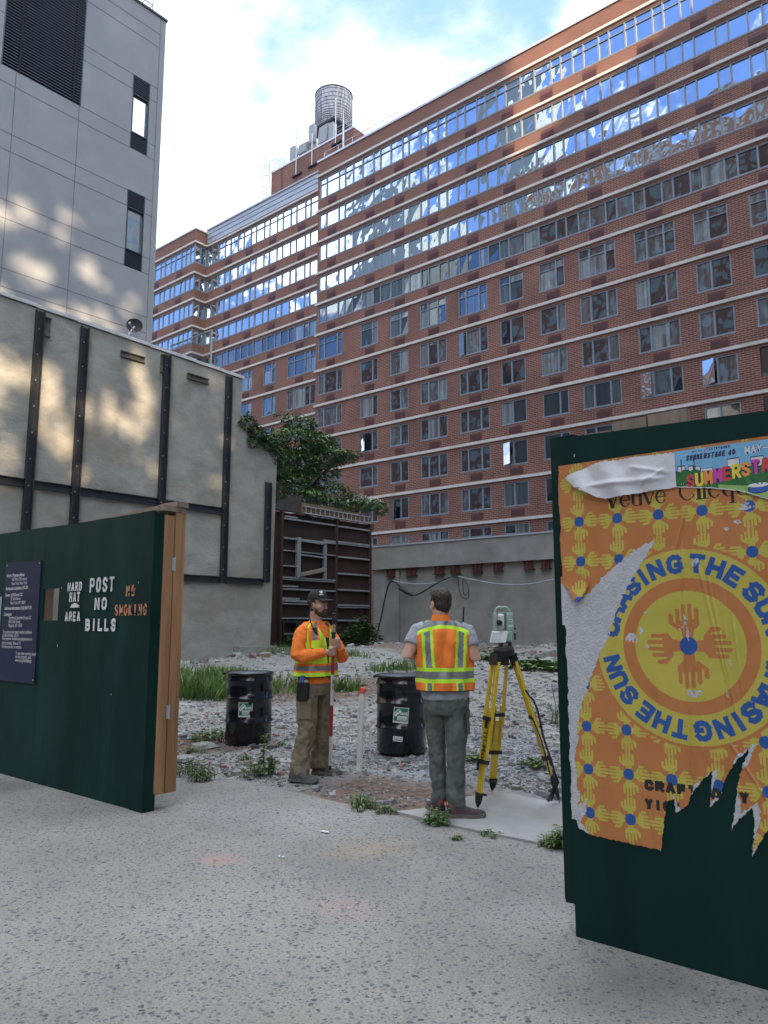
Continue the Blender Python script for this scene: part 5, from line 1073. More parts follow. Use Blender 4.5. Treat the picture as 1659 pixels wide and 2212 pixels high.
# tears
WT = [(-1.385, 1.905), (-1.40, 1.87), (-1.48, 1.76), (-1.54, 1.67), (-1.60, 1.55), (-1.64, 1.44), (-1.70, 1.33), (-1.75, 1.22), (-1.80, 1.08), (-1.83, .955), (-1.812, .955), (-1.835, .88), (-1.845, .84), (-1.83, .76), (-1.835, .71), (-1.82, .665), (-1.835, .61), (-1.785, .655), (-1.79, .60), (-1.82, .54), (-1.77, .49), (-1.80, .487), (-1.90, .487), (-1.90, 1.72), (-1.873, 1.71), (-1.79, 1.615), (-1.73, 1.66), (-1.64, 1.75), (-1.53, 1.83), (-1.45, 1.88)]
rs.put(rs.poly(WT, .006, 1), 4)
for x, z, a, c in [(-1.52, 1.44, .03, .035), (-1.45, 1.40, .02, .008), (-1.24, 1.185, .03, .03), (-1.44, 1.56, .012, .008), (-1.20, 1.79, .022, .03), (-.95, 2.03, .045, .02), (-1.0, 1.96, .02, .015), (-1.05, 1.93, .012, .012), (-1.28, 1.49, .01, .01), (-1.47, 1.47, .01, .025), (-1.07, 1.33, .008, .03), (-1.09, 1.20, .006, .02), (-1.26, 1.52, .006, .05), (-1.25, 1.46, .005, .04), (-1.74, 2.185, .02, .014), (-1.70, 2.20, .02, .01)]:
    r_ = np.random.RandomState(int(abs(x * 1000))); m = np.zeros(rs.X.shape, bool)
    for _ in range(5): m |= (((rs.X - x - r_.normal(0, a * .5)) / (a * .5)) ** 2 + ((rs.Z - z - r_.normal(0, c * .4)) / (c * .4)) ** 2) < 1
    rs.put(m & (vnoise(rs.X + 9, rs.Z + 9, .008, 3) > .3), 4)
TR = [(-1.43, .46), (-1.405, .61), (-1.385, .70), (-1.352, .715), (-1.35, .655), (-1.30, .685), (-1.262, .765), (-1.21, .825), (-1.175, .86), (-1.196, .70), (-1.15, .75), (-1.12, .84), (-1.07, .915), (-1.01, .975), (-1.05, .89), (-1.072, .82), (-1.09, .71), (-1.11, .62), (-1.07, .675), (-1.018, .725), (-1.01, .67), (-1.035, .52), (-1.00, .58), (-.955, .66), (-.9, .60), (-.85, .72), (-.80, .56), (-.7, .64), (-.62, .5), (-.44, .60), (-.44, .40), (-1.43, .40)]
TRo = [(x + (.0 if i == 0 else (.024 if z > .6 else .012) * (1 if i % 3 else -.3)), z + (.022 if i % 2 else .012)) for i, (x, z) in enumerate(TR)]
rs.put(rs.poly(TRo, .005, 5), 4); rs.put(rs.poly(TR, .004, 6), -1); rs.put((rs.X < -1.872 - .012 * vnoise(rs.X * 0 + 3, rs.Z + 3, .05, 9)) & (rs.Z > 1.75), -1)
rs.put((rs.X < -1.862 - .01 * vnoise(rs.X * 0 + 3, rs.Z + 3, .03, 10)) & (rs.Z < 1.5), -1); rs.put(rs.poly([(-1.9, .45), (-1.9, .56), (-1.845, .545), (-1.83, .51), (-1.77, .488), (-1.43, .478), (-.3, .44)], .003, 7), -1)
def wr(x, z, lines):
    y = np.zeros_like(x)
    for (x0, z0, x1, z1, a, w) in lines:
        d = ((x - x0) * (z1 - z0) - (z - z0) * (x1 - x0)) / math.hypot(x1 - x0, z1 - z0); t = np.clip(((x - x0) * (x1 - x0) + (z - z0) * (z1 - z0)) / ((x1 - x0) ** 2 + (z1 - z0) ** 2), 0, 1); e = np.minimum(t, 1 - t) * 6
        y += a * np.exp(-(d / w) ** 2) * np.clip(e, 0, 1)
    return y
WL = [(-1.255, 1.95, -1.27, .80, .007, .006), (-1.19, 1.9, -1.21, 1.75, .006, .006), (-1.2, 1.86, -1.08, 1.2, .006, .006), (-1.165, 1.86, -1.05, 1.05, .005, .005), (-1.08, 1.7, -1.09, .95, .006, .007), (-1.05, 1.55, -1.03, 1.2, .004, .006), (-1.56, 1.1, -1.45, .5, .004, .006), (-1.22, 2.07, -1.28, 1.85, .005, .006), (-1.1, 1.0, -.95, .75, .005, .006), (-.8, 2.0, -.86, .9, .005, .008), (-1.27, 1.1, -1.26, .75, .005, .005)]
def fn_main(x, z): return np.stack([x, YP2 - .004 - 1.5 * wr(x, z, WL) - .004 * (vnoise(x + 7, z + 7, .10, 12) - .3), z], 1)
po = thing('poster', (-1.2, YP2, 1.4), 'torn orange poster with yellow hands and CHASING THE SUN in a yellow ring', 'poster')
rs.build('printed_sheet', [P_OR, P_YE, P_BL, P_BK, P_WH], fn_main, po)
# curled corner on the left edge of the orange poster
fl = Raster(-1.885, -1.71, 1.60, 1.78, .0035)
fl.hand(-1.77, 1.62, math.pi / 2, .1, 1); fl.put(fl.disc(-1.77, 1.617, .0265), 2); m = fl.poly([(-1.875, 1.715), (-1.80, 1.765), (-1.725, 1.71), (-1.735, 1.675), (-1.775, 1.615), (-1.795, 1.618), (-1.835, 1.68)], .003, 8); fl.id[~m] = -1
fl.build('curled_corner', [P_OR, P_YE, P_BL], lambda x, z: np.stack([x, YP2 - .012 - .030 * np.clip((1.76 - z) / .15, 0, 1) ** 1.5, z], 1), po)
# blue concert poster with its peeled white backing
P_SKY = mat('poster_sky_blue', (.16, .40, .62), (.22, .47, .68), 6, .45); P_NV = mat('poster_navy', (.012, .02, .06), (.018, .028, .08), 6, .5)
P_TG = mat('poster_tree_green', (.02, .13, .03), (.035, .17, .045), 9, .5); P_LG = mat('poster_lawn_green', (.25, .42, .12), (.30, .48, .16), 9, .5)
P_W2 = mat('poster_white', (.62, .63, .64), (.7, .7, .7), 9, .5); P_RD = mat('poster_red', (.55, .05, .05), (.6, .07, .07), 9, .5); P_MG = mat('poster_magenta', (.52, .05, .33), (.58, .07, .38), 9, .5); P_YL = mat('poster_lemon', (.75, .60, .06), (.8, .65, .08), 9, .5); P_O2 = mat('poster_tangerine', (.75, .26, .05), (.8, .3, .06), 9, .5)
sm = Raster(-1.27, -.20, 1.98, 2.33, .0024)     # 0 sky 1 navy 2 tree 3 lawn 4 white 5 red 6 magenta 7 lemon 8 tangerine 9 blue
r_ = np.random.RandomState(8)
sk = [(-1.235, .03, .06), (-1.19, .02, .055), (-1.16, .02, .05), (-1.12, .05, .035), (-1.085, .04, .02), (-1.0, .05, .065), (-.95, .03, .03), (-.90, .05, .06), (-.86, .03, .045), (-.8, .04, .07), (-.74, .05, .04), (-.66, .04, .08), (-.58, .05, .05), (-.5, .04, .07), (-.4, .05, .05), (-.3, .05, .06)]
for x, w, h in sk: sm.put((abs(sm.X - x) < w / 2 + .003) & (sm.Z < 2.185 + h + .003), 1); sm.put((abs(sm.X - x) < w / 2) & (sm.Z < 2.185 + h), 4)
for x in (-1.235, -1.175, -.66): sm.put((abs(sm.X - x) < .0025) & (sm.Z < 2.28), 1)
for i in range(26):
    x = -1.26 + i * .043; sm.put(sm.disc(x, 2.165 + r_.uniform(-.01, .03), .034), 1); 
r_ = np.random.RandomState(8); [r_.uniform() for _ in range(0)]
for i in range(26): sm.put(sm.disc(-1.26 + i * .043, 2.165 + r_.uniform(-.01, .03), .031), 2)
sm.put((sm.Z < 2.16), 2); sm.put((sm.Z < 2.135 + .02 * np.sin(sm.X * 9)) & (sm.X > -1.07), 3)
for off, kk in ((.010, 1), (0, None)):
    sm.word('SUMMERSTAGE', -1.215, -.765, 2.135, 2.202, .0135 + off, kk if kk is not None else [5, 7, 8, 6, 5, 7, 8, 6, 5, 7, 6], gap=.05, sq=False, skew=.0045)
sm.word('SUMMERSTAGE', -1.212, -1.035, 2.268, 2.294, .0062, 1, gap=.2, slant=.18); sm.word('40', -1.022, -.99, 2.268, 2.294, .0062, 1, gap=.2, slant=.18)
sm.word('MAY-', -.948, -.85, 2.262, 2.300, .012, 1, gap=.2, sq=False); sm.word('MAY-', -.948, -.85, 2.263, 2.300, .0065, 4, gap=.2, sq=False)
sm.word('CITYPARKS', -1.105, -1.01, 2.304, 2.317, .0035, 1, gap=.25); sm.word('CAPITAL', -1.18, -1.135, 2.305, 2.312, .0025, 1, gap=.2); sm.put(sm.cap((-1.125, 2.305), (-1.108, 2.318), .005), 5)
sm.put(((sm.X + .90) / .045) ** 2 + ((sm.Z - 2.10) / .022) ** 2 < 1, 1); sm.put(((sm.X + .90) / .04) ** 2 + ((sm.Z - 2.10) / .018) ** 2 < 1, 9); sm.put(((sm.X + .90) / .042) ** 2 + ((sm.Z - 2.117) / .010) ** 2 < 1, 4); sm.put(sm.cap((-.93, 2.145), (-.90, 2.12), .004), 1); sm.put(sm.cap((-.86, 2.145), (-.89, 2.12), .004), 1)
low = np.interp(sm.X, [-1.27, -1.21, -1.10, -.98, -.87, -.75, -.5, -.2], [2.150, 2.140, 2.125, 2.098, 2.05, 2.01, 1.99, 1.985]) + .003 * (vnoise(sm.X + 3, sm.Z * 0 + 3, .01, 3) - .5)
sm.put(sm.Z < low + .004, 4); sm.id[sm.Z < low] = -1; sm.id[sm.Z > 2.322 - (sm.X + 1.27) * .008] = -1; sm.id[sm.X < -1.262] = -1
P9 = mat('poster_drum_blue', (.02, .09, .36), (.03, .12, .42), 9, .5)
cp_ = thing('poster', (-.8, YP2 - .01, 2.2), 'sky blue concert poster lettered SUMMERSTAGE pasted over the top right of the orange poster', 'poster')
WL2 = [(-1.15, 2.33, -1.12, 2.12, .003, .01), (-1.0, 2.33, -.93, 2.06, .004, .012), (-.8, 2.3, -.85, 2.05, .003, .01)]
sm.build('printed_sheet', [P_SKY, P_NV, P_TG, P_LG, P_W2, P_RD, P_MG, P_YL, P_O2, P9], lambda x, z: np.stack([x, YP2 - .011 - wr(x, z, WL2) - .004 * np.clip((2.14 - z) / .06, 0, 1), z], 1), cp_)
fp = Raster(-1.86, -1.262, 2.11, 2.335, .0035); m = fp.poly([(-1.832, 2.262), (-1.77, 2.285), (-1.70, 2.308), (-1.62, 2.322), (-1.262, 2.318), (-1.262, 2.148), (-1.40, 2.143), (-1.52, 2.133), (-1.61, 2.128), (-1.66, 2.142), (-1.72, 2.178), (-1.755, 2.19), (-1.74, 2.20), (-1.78, 2.205)], .002, 2); fp.id[~m] = -1
P_FL = mat('paper_back', (.58, .58, .60), (.68, .68, .70), 4, .6, bump=.5, bscale=14)
def fn_flap(x, z):
    y = YP2 - .012 - .018 * np.clip((-1.28 - x) / .3, 0, 1) * (.25 + np.clip((2.33 - z) / .2, 0, 1)) - .010 * np.sin(x * 34 + z * 22) * np.clip((-1.3 - x) / .2, 0, 1) - .006 * (vnoise(x + 7, z + 7, .05, 14)) - wr(x, z, [(-1.72, 2.205, -1.30, 2.20, .016, .014), (-1.5, 2.28, -1.28, 2.22, .008, .010), (-1.45, 2.17, -1.3, 2.25, .007, .009)])
    return np.stack([x, y, z], 1)
fp.build('peeled_backing', P_FL, fn_flap, cp_)
# ------------------------------------------------------------------ drums, pipe
def atD(px, py, d): return CAMP + ray(px, py) * d
FH = Vector((-math.sin(YAW), math.cos(YAW), 0))
drum_m = mat('black_drum_paint', (.0035, .005, .010), (.006, .008, .014), 3, .18, coat=.2, rvar=.06, c3=(.009, .010, .014), c3scale=4, c3amt=.5)
lid_m = mat('drum_lid', (.10, .12, .15), (.15, .17, .20), 3, .3, metal=.4)
lab_g = mat('label_green', (.01, .15, .07), (.015, .18, .09), 9, .5); lab_w = mat('label_white', (.58, .60, .58), (.66, .67, .65), 9, .6); lab_k = mat('label_ink', (.05, .06, .06), None, 9, .6)
def drum(px, py, label, lab_az, torn, tilt, small=False):
    p = onground(px, py) + FH * .29; p.z = float(zground(p.y)) - .01
    t = thing('steel_drum', p, label, 'drum', 'waste drums on the lot'); rr = .287; H = .885
    b = MB(); pr = [(.27, 0), (rr, .015)]
    for zc in (.285, .565):
        pr += [(rr, zc - .022), (rr + .016, zc - .006), (rr + .016, zc + .006), (rr, zc + .022)]
    pr += [(rr, .76), (rr + .010, .778), (rr + .010, .79), (rr - .003, .81), (rr - .003, .855)]
    b.lathe(p, pr, 48); b.build('body', drum_m, t)
    b = MB(); b.lathe(p, [(rr, .848), (rr + .016, .855), (rr + .016, .875), (rr, .885), (rr - .012, .882)], 48, caps=False); b.obox(p + RT * -(rr + .02) + Vector((0, 0, .862)) - FH * .02, RT * .022, FH * .03, (0, 0, .014)); b.build('closing_ring', drum_m, t)
    b = MB(); b.lathe(p, [(rr - .005, .876), (rr - .02, .872), (rr - .03, .880), (.02, .884)], 48); b.build('lid', lid_m, t)
    a0 = math.atan2(-FH.y, -FH.x) + lab_az; ct, st_ = math.cos(tilt), math.sin(tilt)
    def wrap(x, z):
        xr = x * ct - z * st_; zr = x * st_ + z * ct; th = a0 + xr / (rr + .003); return np.stack([p.x + (rr + .003) * np.cos(th), p.y + (rr + .003) * np.sin(th), p.z + .44 + zr], 1)
    l = Raster(-.088, .088, -.088, .088, .004); l.put((abs(l.X) < .079) & (abs(l.Z) < .079), 1); l.put(l.bar((-.075, -.005), (-.01, .06), .045, 0), 0); l.put(l.bar((-.075, .005), (-.02, .06), .010, 0), 1)
    l.word('WASTE', -.010, .076, .005, .035, .008, 0, gap=.15); l.put((l.X > -.04) & (l.X < .07) & (l.Z < -.008) & (l.Z > -.055), 0); l.put((l.Z < -.068) & (l.Z > -.079), 0); l.put((abs(l.Z + .03) < .003) & (l.X > -.03) & (l.X < .05), 2); l.put((abs(l.Z + .045) < .002) & (l.X > -.03) & (l.X < .06), 2)
    if torn: l.put(l.poly([(.05, -.09), (.09, -.09), (.09, -.02), (.06, -.015), (.04, -.045), (.06, -.06)], .004, 3), -1); l.put(l.disc(.06, .09, .03), -1)
    l.build('waste_label', [lab_w, lab_g, lab_k], wrap, t)
    if small:
        s = Raster(-.055, .055, -.028, .028, .004); s.put((abs(s.Z - .008) < .006) & (abs(s.X) < .042) & (vnoise(s.X + 1, s.Z * 0 + 1, .008, 2) > .4), 2); s.put((abs(s.Z + .012) < .003) & (abs(s.X) < .045), 2)
        s.build('small_label', [lab_w, lab_g, lab_k], lambda x, z: wrap(x - .015, z - .265), t)
drum(527, 1612, 'black steel drum with a torn green waste label standing left of the capped man', .02, True, 0)
drum(868, 1630, 'black steel drum with two labels, the green one tilted, beside the grey trousered man', -.03, False, -.09, True)
p = onground(775, 1662); pt = atD(783, 1497, (p - CAMP).dot(FW) + .03)
pp = thing('standpipe', p, 'white plastic standpipe topped with red tape sticking out of the rubble', 'pipe')
pvc = mat('white_pvc', (.68, .67, .64), (.78, .77, .74), 5, .45, c3=(.50, .48, .44), c3scale=6, c3amt=.5)
b = MB(); b.tube([p - Vector((0, 0, .1)), pt], .030, 16); b.build('tube', pvc, pp)
d = (pt - p).normalized(); b = MB(); b.tube([pt, pt + d * .03], [.034, .030], 12); b.ellip(pt + d * .035 + RT * .012, .028, .02, .022, n=8, m=6); b.ellip(pt + d * .04 - RT * .012, .018, .02, .02, n=8, m=6); b.build('tape', mat('red_tape', (.62, .05, .03), (.75, .12, .08), 20, .5), pp)

# ------------------------------------------------------------------ tripod and total station
yel = mat('yellow_lacquer', (.66, .45, .022), (.76, .53, .035), 4, .4, coat=.3, c3=(.52, .33, .02), c3scale=5, c3amt=.5); blk = mat('black_plastic', (.010, .010, .012), (.02, .02, .022), 6, .45)
f1, f2, f3 = onground(1031, 1746), onground(1063, 1706), onground(1209, 1729)
for f in (f1, f2, f3): f.z = .013
hc = atD(1089, 1412, 6.55); hc.z = 1.285
tp = thing('tripod', (hc.x, hc.y, 0), 'yellow surveying tripod with black clamps and pointed feet', 'tripod')
b = MB(); b.lathe(hc, [(.03, -.05), (.085, -.04), (.09, .0), (.082, .02), (.02, .022)], 24); b.build('head', blk, tp)
def tleg(foot, half, txt=None):
    d = (foot - hc); out = Vector((d.x, d.y, 0)).normalized(); side = Vector((-out.y, out.x, 0)); hp = hc + out * .075 + Vector((0, 0, -.03))
    L = (foot - hp); ax = L.normalized(); nrm = side.cross(ax).normalized(); P = lambda t, s=0.0, n=0.0: hp + L * t + side * s + nrm * n
    root = bpy.data.objects.new('leg', None)
    b = MB(); b.obox(P(.035), ax * .05, side * (half + .012), nrm * .024); b.build('hinge_block', blk, tp)
    b = MB()
    for s in (-1, 1): b.bar(P(.05, s * half), P(.50, s * half * 1.05), .026, .026, upv=nrm)
    b.obox(P(.42), ax * .006, side * half, nrm * .012)
    for s in (-1, 1): b.bar(P(.36, s * half * .55), P(.64, s * half * .62), .020, .022, upv=nrm)
    b.bar(P(.47), P(.70), half * 2.15, .022, upv=nrm); b.bar(P(.64), P(.905), half * 1.35, .020, upv=nrm)
    lg = b.build('leg', yel, tp)
    for t, wv in ((.425, 1.3), (.70, 1.3)):
        c = MB(); c.obox(P(t), ax * .016, side * (half * wv), nrm * .022); c.obox(P(t + .03, half * .4 * (1 if t < .6 else -1.6), -.026), ax * .04, side * .008, nrm * .008); c.build('clamp', blk, lg)
    c = MB(); q = [P(.895, s * half * .85, n) for s, n in ((-1, -.016), (1, -.016), (1, .016), (-1, .016))]; q2 = [P(.955, s * half * .55, n) for s, n in ((-1, -.014), (1, -.014), (1, .014), (-1, .014))]
    c.loft([q, q2, [P(.998)] * 4], 0, False); c.obox(P(.905, 0, .03), ax * .008, side * .022, nrm * .03); c.build('foot', blk, lg)
    c = MB(); c.tube([P(.985), P(1.004)], [.008, .003], 6); c.build('spike', M['galv'], lg)
    return lg, P, ax, side, nrm
l1, P1, ax1, sd1, nm1 = tleg(f1, .050)
tleg(f2, .046); l3, P3, ax3, sd3, nm3 = tleg(f3, .022)
# lettering along the near leg, reading downwards
vn = nm1 if nm1.dot(CAMP - hc) > 0 else -nm1
dx = ax1; dy = dx.cross(-vn)
dy = -(vn.cross(dx)) if False else vn.cross(dx)
b = MB(); o0 = P1(.50) + vn * .0135 - dy * .020
text_on(b, 'Tri-Max', lambda a, c: o0 + dx * a + dy * c, .082, .0022, xscale=.92); b.build('lettering', blk, l1)
# strap hanging from the right leg
vn3 = nm3 if nm3.dot(CAMP - hc) > 0 else -nm3
b = MB()
def ribbon_strap(mb, pts, w, th=.004):
    pts = [Vector(q) for q in pts]
    for a, c in zip(pts[:-1], pts[1:]): mb.bar(a, c + (c - a).normalized() * .006, w, th, upv=vn3)
dF = (f3 - CAMP).dot(FW)
S = lambda x, y, dd=0: atD(x, y, dF - .12 + dd)
ribbon_strap(b, [S(1135, 1490), S(1143, 1503), S(1152, 1512), S(1160, 1530), S(1166, 1555), S(1173, 1590), S(1181, 1615), S(1190, 1640), S(1197, 1665), S(1206, 1690)], .034)
ribbon_strap(b, [S(1150, 1550), S(1158, 1570), S(1170, 1600), S(1180, 1640), S(1188, 1672)], .02)
ribbon_strap(b, [S(1196, 1664), S(1203, 1690), S(1196, 1708), S(1189, 1727)], .05); ribbon_strap(b, [S(1192, 1705), S(1192, 1722), S(1183, 1729)], .03); b.ellip(S(1197, 1686), .035, .03, .06, n=8, m=6)
b.build('strap', blk, tp)
# instrument
ip = hc + Vector((0, 0, .022)); ts = thing('total_station', ip, 'pale green surveying total station mounted on the yellow tripod', 'total station')
grn = mat('instrument_green', (.26, .37, .31), (.31, .42, .355), 6, .4); wht = mat('instrument_grey', (.55, .56, .54), (.64, .64, .62), 6, .4); dgr = mat('instrument_dark', (.06, .075, .07), (.09, .10, .095), 6, .5)
I = lambda x, y, z: ip + RT * x + FH * y + Vector((0, 0, z))
def ibox(mb, cx, cy, cz, hx, hy, hz, taper=1.0, mi=0, bev=.25):
    rings = []
    for z, s in ((-hz, .86), (-hz * (1 - bev), 1), (hz * (1 - bev), taper), (hz, taper * .82)):
        pts = []
        for (sx, sy) in ((-1, -.6), (-.75, -1), (.75, -1), (1, -.6), (1, .6), (.75, 1), (-.75, 1), (-1, .6)): pts.append(I(cx + sx * hx * s, cy + sy * hy * s, cz + z))
        rings.append(pts)
    mb.loft(rings, mi, False)
b = MB(); b.lathe(ip, [(.08, 0), (.082, .012), (.06, .016)], 24); 
for a in (0.5, 2.6, 4.7): b.lathe(ip + Vector((.05 * math.cos(a), .05 * math.sin(a), .014)), [(.013, 0), (.018, .006), (.018, .022), (.012, .028)], 12)
b.lathe(ip, [(.055, .038), (.06, .042), (.058, .054), (.04, .056)], 24); b.build('tribrach', dgr, ts)
b = MB(); ibox(b, 0, 0, .10, .082, .065, .046); ibox(b, .048, 0, .215, .036, .06, .085, .85); ibox(b, -.072, 0, .215, .016, .05, .085, .8); b.build('housing', grn, ts)
b = MB(); b.tube([I(-.07, 0, .285), I(-.064, 0, .325), I(-.05, 0, .342), I(.03, 0, .342), I(.046, 0, .325), I(.058, 0, .285)], .0105, 8); b.bar(I(-.045, 0, .30), I(.03, 0, .30), .05, .012); b.build('handle', grn, ts)
b = MB(); ibox(b, -.028, 0, .225, .028, .075, .062, .95); b.build('telescope', wht, ts)
b = MB(); b.tube([I(-.045, -.07, .212), I(-.047, -.105, .210)], [.026, .022], 16); b.tube([I(-.047, -.105, .210), I(-.047, -.125, .21)], [.017, .015], 12); b.build('eyepiece', blk, ts)
b = MB(); b.obox(I(-.055, -.085, .095), RT * .066, FH * .012 + Vector((0, 0, .004)), Vector((0, 0, .044)) + RT * .012 + FH * .012); kp = b.build('control_panel', wht, ts)
b = MB(); b.obox(I(-.073, -.0985, .096), RT * .037, FH * .001, Vector((0, 0, .030)) + RT * .008 + FH * .008); b.build('screen', mat('lcd_screen', (.42, .46, .46), (.48, .52, .52), 6, .25), kp)
b = MB()
for i in range(3):
    for j in range(4): b.obox(I(-.022 + i * .013 + j * .004 - .008, -.0985 + j * .004, .075 + j * .015), RT * .005, FH * .001, Vector((0, 0, .005)))
b.build('keypad', dgr, kp)
for z, r_ in ((.085, .017), (.115, .014), (.165, .011)):
    b = MB(); b.tube([I(.07, -.02, z), I(.10, -.03, z)], [r_, r_ * .9], 12); b.build('drive_knob', blk, ts)
b = MB(); b.add([I(.052 + .015 * math.cos(t), -.0625, .232 + .015 * math.sin(t)) for t in [6.283 * k / 16 for k in range(16)]], [tuple(range(16))]); bd = b.build('round_badge', wht, ts)
b = MB(); b.add([I(.052 + .011 * math.cos(t), -.063, .232 + .005 * math.sin(t)) for t in [6.283 * k / 12 for k in range(12)]], [tuple(range(12))]); b.build('badge_mark', mat('badge_red', (.5, .03, .03), None, 6, .5), bd)
b = MB(); b.obox(I(.05, -.0622, .185), RT * .02, FH * .0005, Vector((0, 0, .008))); b.build('type_plate', wht, ts)
# ------------------------------------------------------------------ people
def fuse(mb, name, mats, parent, voxel=.01, smooth=3, disp=None, fine=None):
    """many overlapping pieces -> one continuous surface"""
    me = bpy.data.meshes.new(name); me.from_pydata([tuple(v) for v in mb.v], [], mb.f); me.update()
    o = bpy.data.objects.new(name, me); COL.objects.link(o)
    md = o.modifiers.new('r', 'REMESH'); md.mode = 'VOXEL'; md.voxel_size = voxel
    if smooth: ms = o.modifiers.new('s', 'SMOOTH'); ms.iterations = smooth; ms.factor = .5
    for (sc_, st, seed) in (disp or []):
        tx = bpy.data.textures.new(name, 'CLOUDS'); tx.noise_scale = sc_; tx.noise_depth = 2
        d = o.modifiers.new('d', 'DISPLACE'); d.texture = tx; d.strength = st; d.mid_level = .5; d.texture_coords = 'LOCAL'
    dg = bpy.context.evaluated_depsgraph_get(); nm = bpy.data.meshes.new_from_object(o.evaluated_get(dg))
    o.modifiers.clear(); o.data = nm; bpy.data.meshes.remove(me); nm.name = name
    nm.materials.clear()
    for m in (mats if isinstance(mats, list) else [mats]): nm.materials.append(m)
    nm.polygons.foreach_set('use_smooth', [True] * len(nm.polygons))
    if parent: o.parent = parent
    OFF[o.name] = Vector(); return o
def limb(mb, pts, n=16):
    """pts: (centre, radius) or (centre, ra, rb, side axis)"""
    P = [Vector(p[0]) for p in pts]; rings = []; prev = None
    for i, p in enumerate(pts):
        d = (P[min(i + 1, len(P) - 1)] - P[max(i - 1, 0)]).normalized()
        if len(p) > 3: u = Vector(p[3]); u = (u - d * u.dot(d)).normalized(); ra, rb = p[1], p[2]
        else:
            u = d.orthogonal().normalized() if prev is None else (prev - d * prev.dot(d)).normalized(); ra = rb = p[1]
        prev = u; w = d.cross(u)
        rings.append([P[i] + u * (math.cos(t) * ra) + w * (math.sin(t) * rb) for t in [6.28318 * k / n for k in range(n)]])
    mb.loft(rings, 0, True, True)
def interp_rings(rings, k=4):
    """rings: tuples (z, cx, cy, rs, rf); smooth in-between"""
    out = []
    for i in range(len(rings) - 1):
        for j in range(k): t = j / k; out.append(tuple(a + (b - a) * t for a, b in zip(rings[i], rings[i + 1])))
    out.append(rings[-1]); return out
def torso_pts(ring, S, Fv, n=24, grow=0.0, pw=.8):
    z, cx, cy, rs_, rf = ring; o = []
    for k in range(n):
        t = 6.28318 * k / n; c, s = math.cos(t), math.sin(t)
        c = math.copysign(abs(c) ** pw, c); s = math.copysign(abs(s) ** pw, s)
        o.append(Vector((cx, cy, z)) + S * (c * (rs_ + grow)) + Fv * (s * (rf + grow)))
    return o
def head(mb, c, Fv, S, sc=1.0):
    U = Vector((0, 0, 1)); rot = Matrix((S, Fv, U)).transposed(); E = lambda f, s, z, a, b, h, **k: mb.ellip(c + (Fv * f + S * s + U * z) * sc, b * sc, a * sc, h * sc, rot=rot, **k)
    E(-.012, 0, .045, .096, .076, .083); E(.018, 0, -.02, .070, .066, .088); E(.030, 0, -.075, .056, .050, .040); E(.058, 0, -.092, .026, .030, .022)
    E(.080, 0, .022, .014, .050, .012); E(.092, 0, -.014, .018, .012, .030); E(.104, 0, -.030, .013, .015, .012)
    E(.082, 0, -.060, .014, .026, .012); E(.052, .042, -.022, .030, .024, .022); E(.052, -.042, -.022, .030, .024, .022)
    for s in (-1, 1): E(-.008, s * .076, -.004, .020, .010, .034)
def hand_grip(mb, c, ax, out, wrist, rpole=.017, up=1):
    """hand closed round a pole: c on the pole axis, ax pole direction, out from the pole towards the palm"""
    ax = Vector(ax).normalized(); out = Vector(out); out = (out - ax * out.dot(ax)).normalized(); tn = ax.cross(out) * up
    palm = c + out * (rpole + .016); limb(mb, [(palm + ax * .044, .016, .030, tn), (palm + ax * .02, .019, .040, tn), (palm - ax * .02, .019, .040, tn), (palm - ax * .044, .015, .030, tn)], 10)
    limb(mb, [(wrist, .028), (palm * .55 + Vector(wrist) * .45, .027), (palm - tn * .01, .026)], 10)
    for i, (h, L) in enumerate(((.036, 1.0), (.013, 1.08), (-.010, 1.0), (-.032, .82))):
        pts = []
        for j in range(7):
            t = .5 + j / 6 * 3.7 * L; r_ = rpole + .0095; pts.append((c + ax * (h - .004 * j / 6) + out * (math.cos(t) * r_) + tn * (math.sin(t) * r_), .0098 - .0004 * j))
        limb(mb, [(palm + ax * h + tn * .03, .0105)] + pts, 8)
    pts = [(palm + ax * .03 - tn * .026, .013)] + [(c + ax * (.040 + .014 * j / 4) + out * (math.cos(-.9 - j / 4 * 1.9) * (rpole + .011)) + tn * (math.sin(-.9 - j / 4 * 1.9) * (rpole + .011)), .0115 - .0006 * j) for j in range(5)]
    limb(mb, pts, 8)
def hand_open(mb, wrist, d, nrm, curl=.5):
    d = Vector(d).normalized(); nrm = Vector(nrm); nrm = (nrm - d * nrm.dot(d)).normalized(); s = d.cross(nrm); w = Vector(wrist)
    limb(mb, [(w, .026, .022, s), (w + d * .03, .036, .019, s), (w + d * .075, .042, .016, s), (w + d * .092, .036, .013, s)], 12)
    for x, L in ((-.031, .066), (-.010, .076), (.011, .071), (.031, .056)):
        p = w + d * .085 + s * x; pts = [(p, .0100)]; a = 0
        for seg in (.45, .32, .23):
            a += curl; q = pts[-1][0] + (d * math.cos(a) + nrm * math.sin(a)) * L * seg; pts.append((q, pts[-1][1] - .0008))
        limb(mb, pts, 8)
    limb(mb, [(w + d * .03 - s * .028, .014), (w + d * .055 - s * .055 + nrm * .01, .012), (w + d * .085 - s * .062 + nrm * .025, .010)], 8)
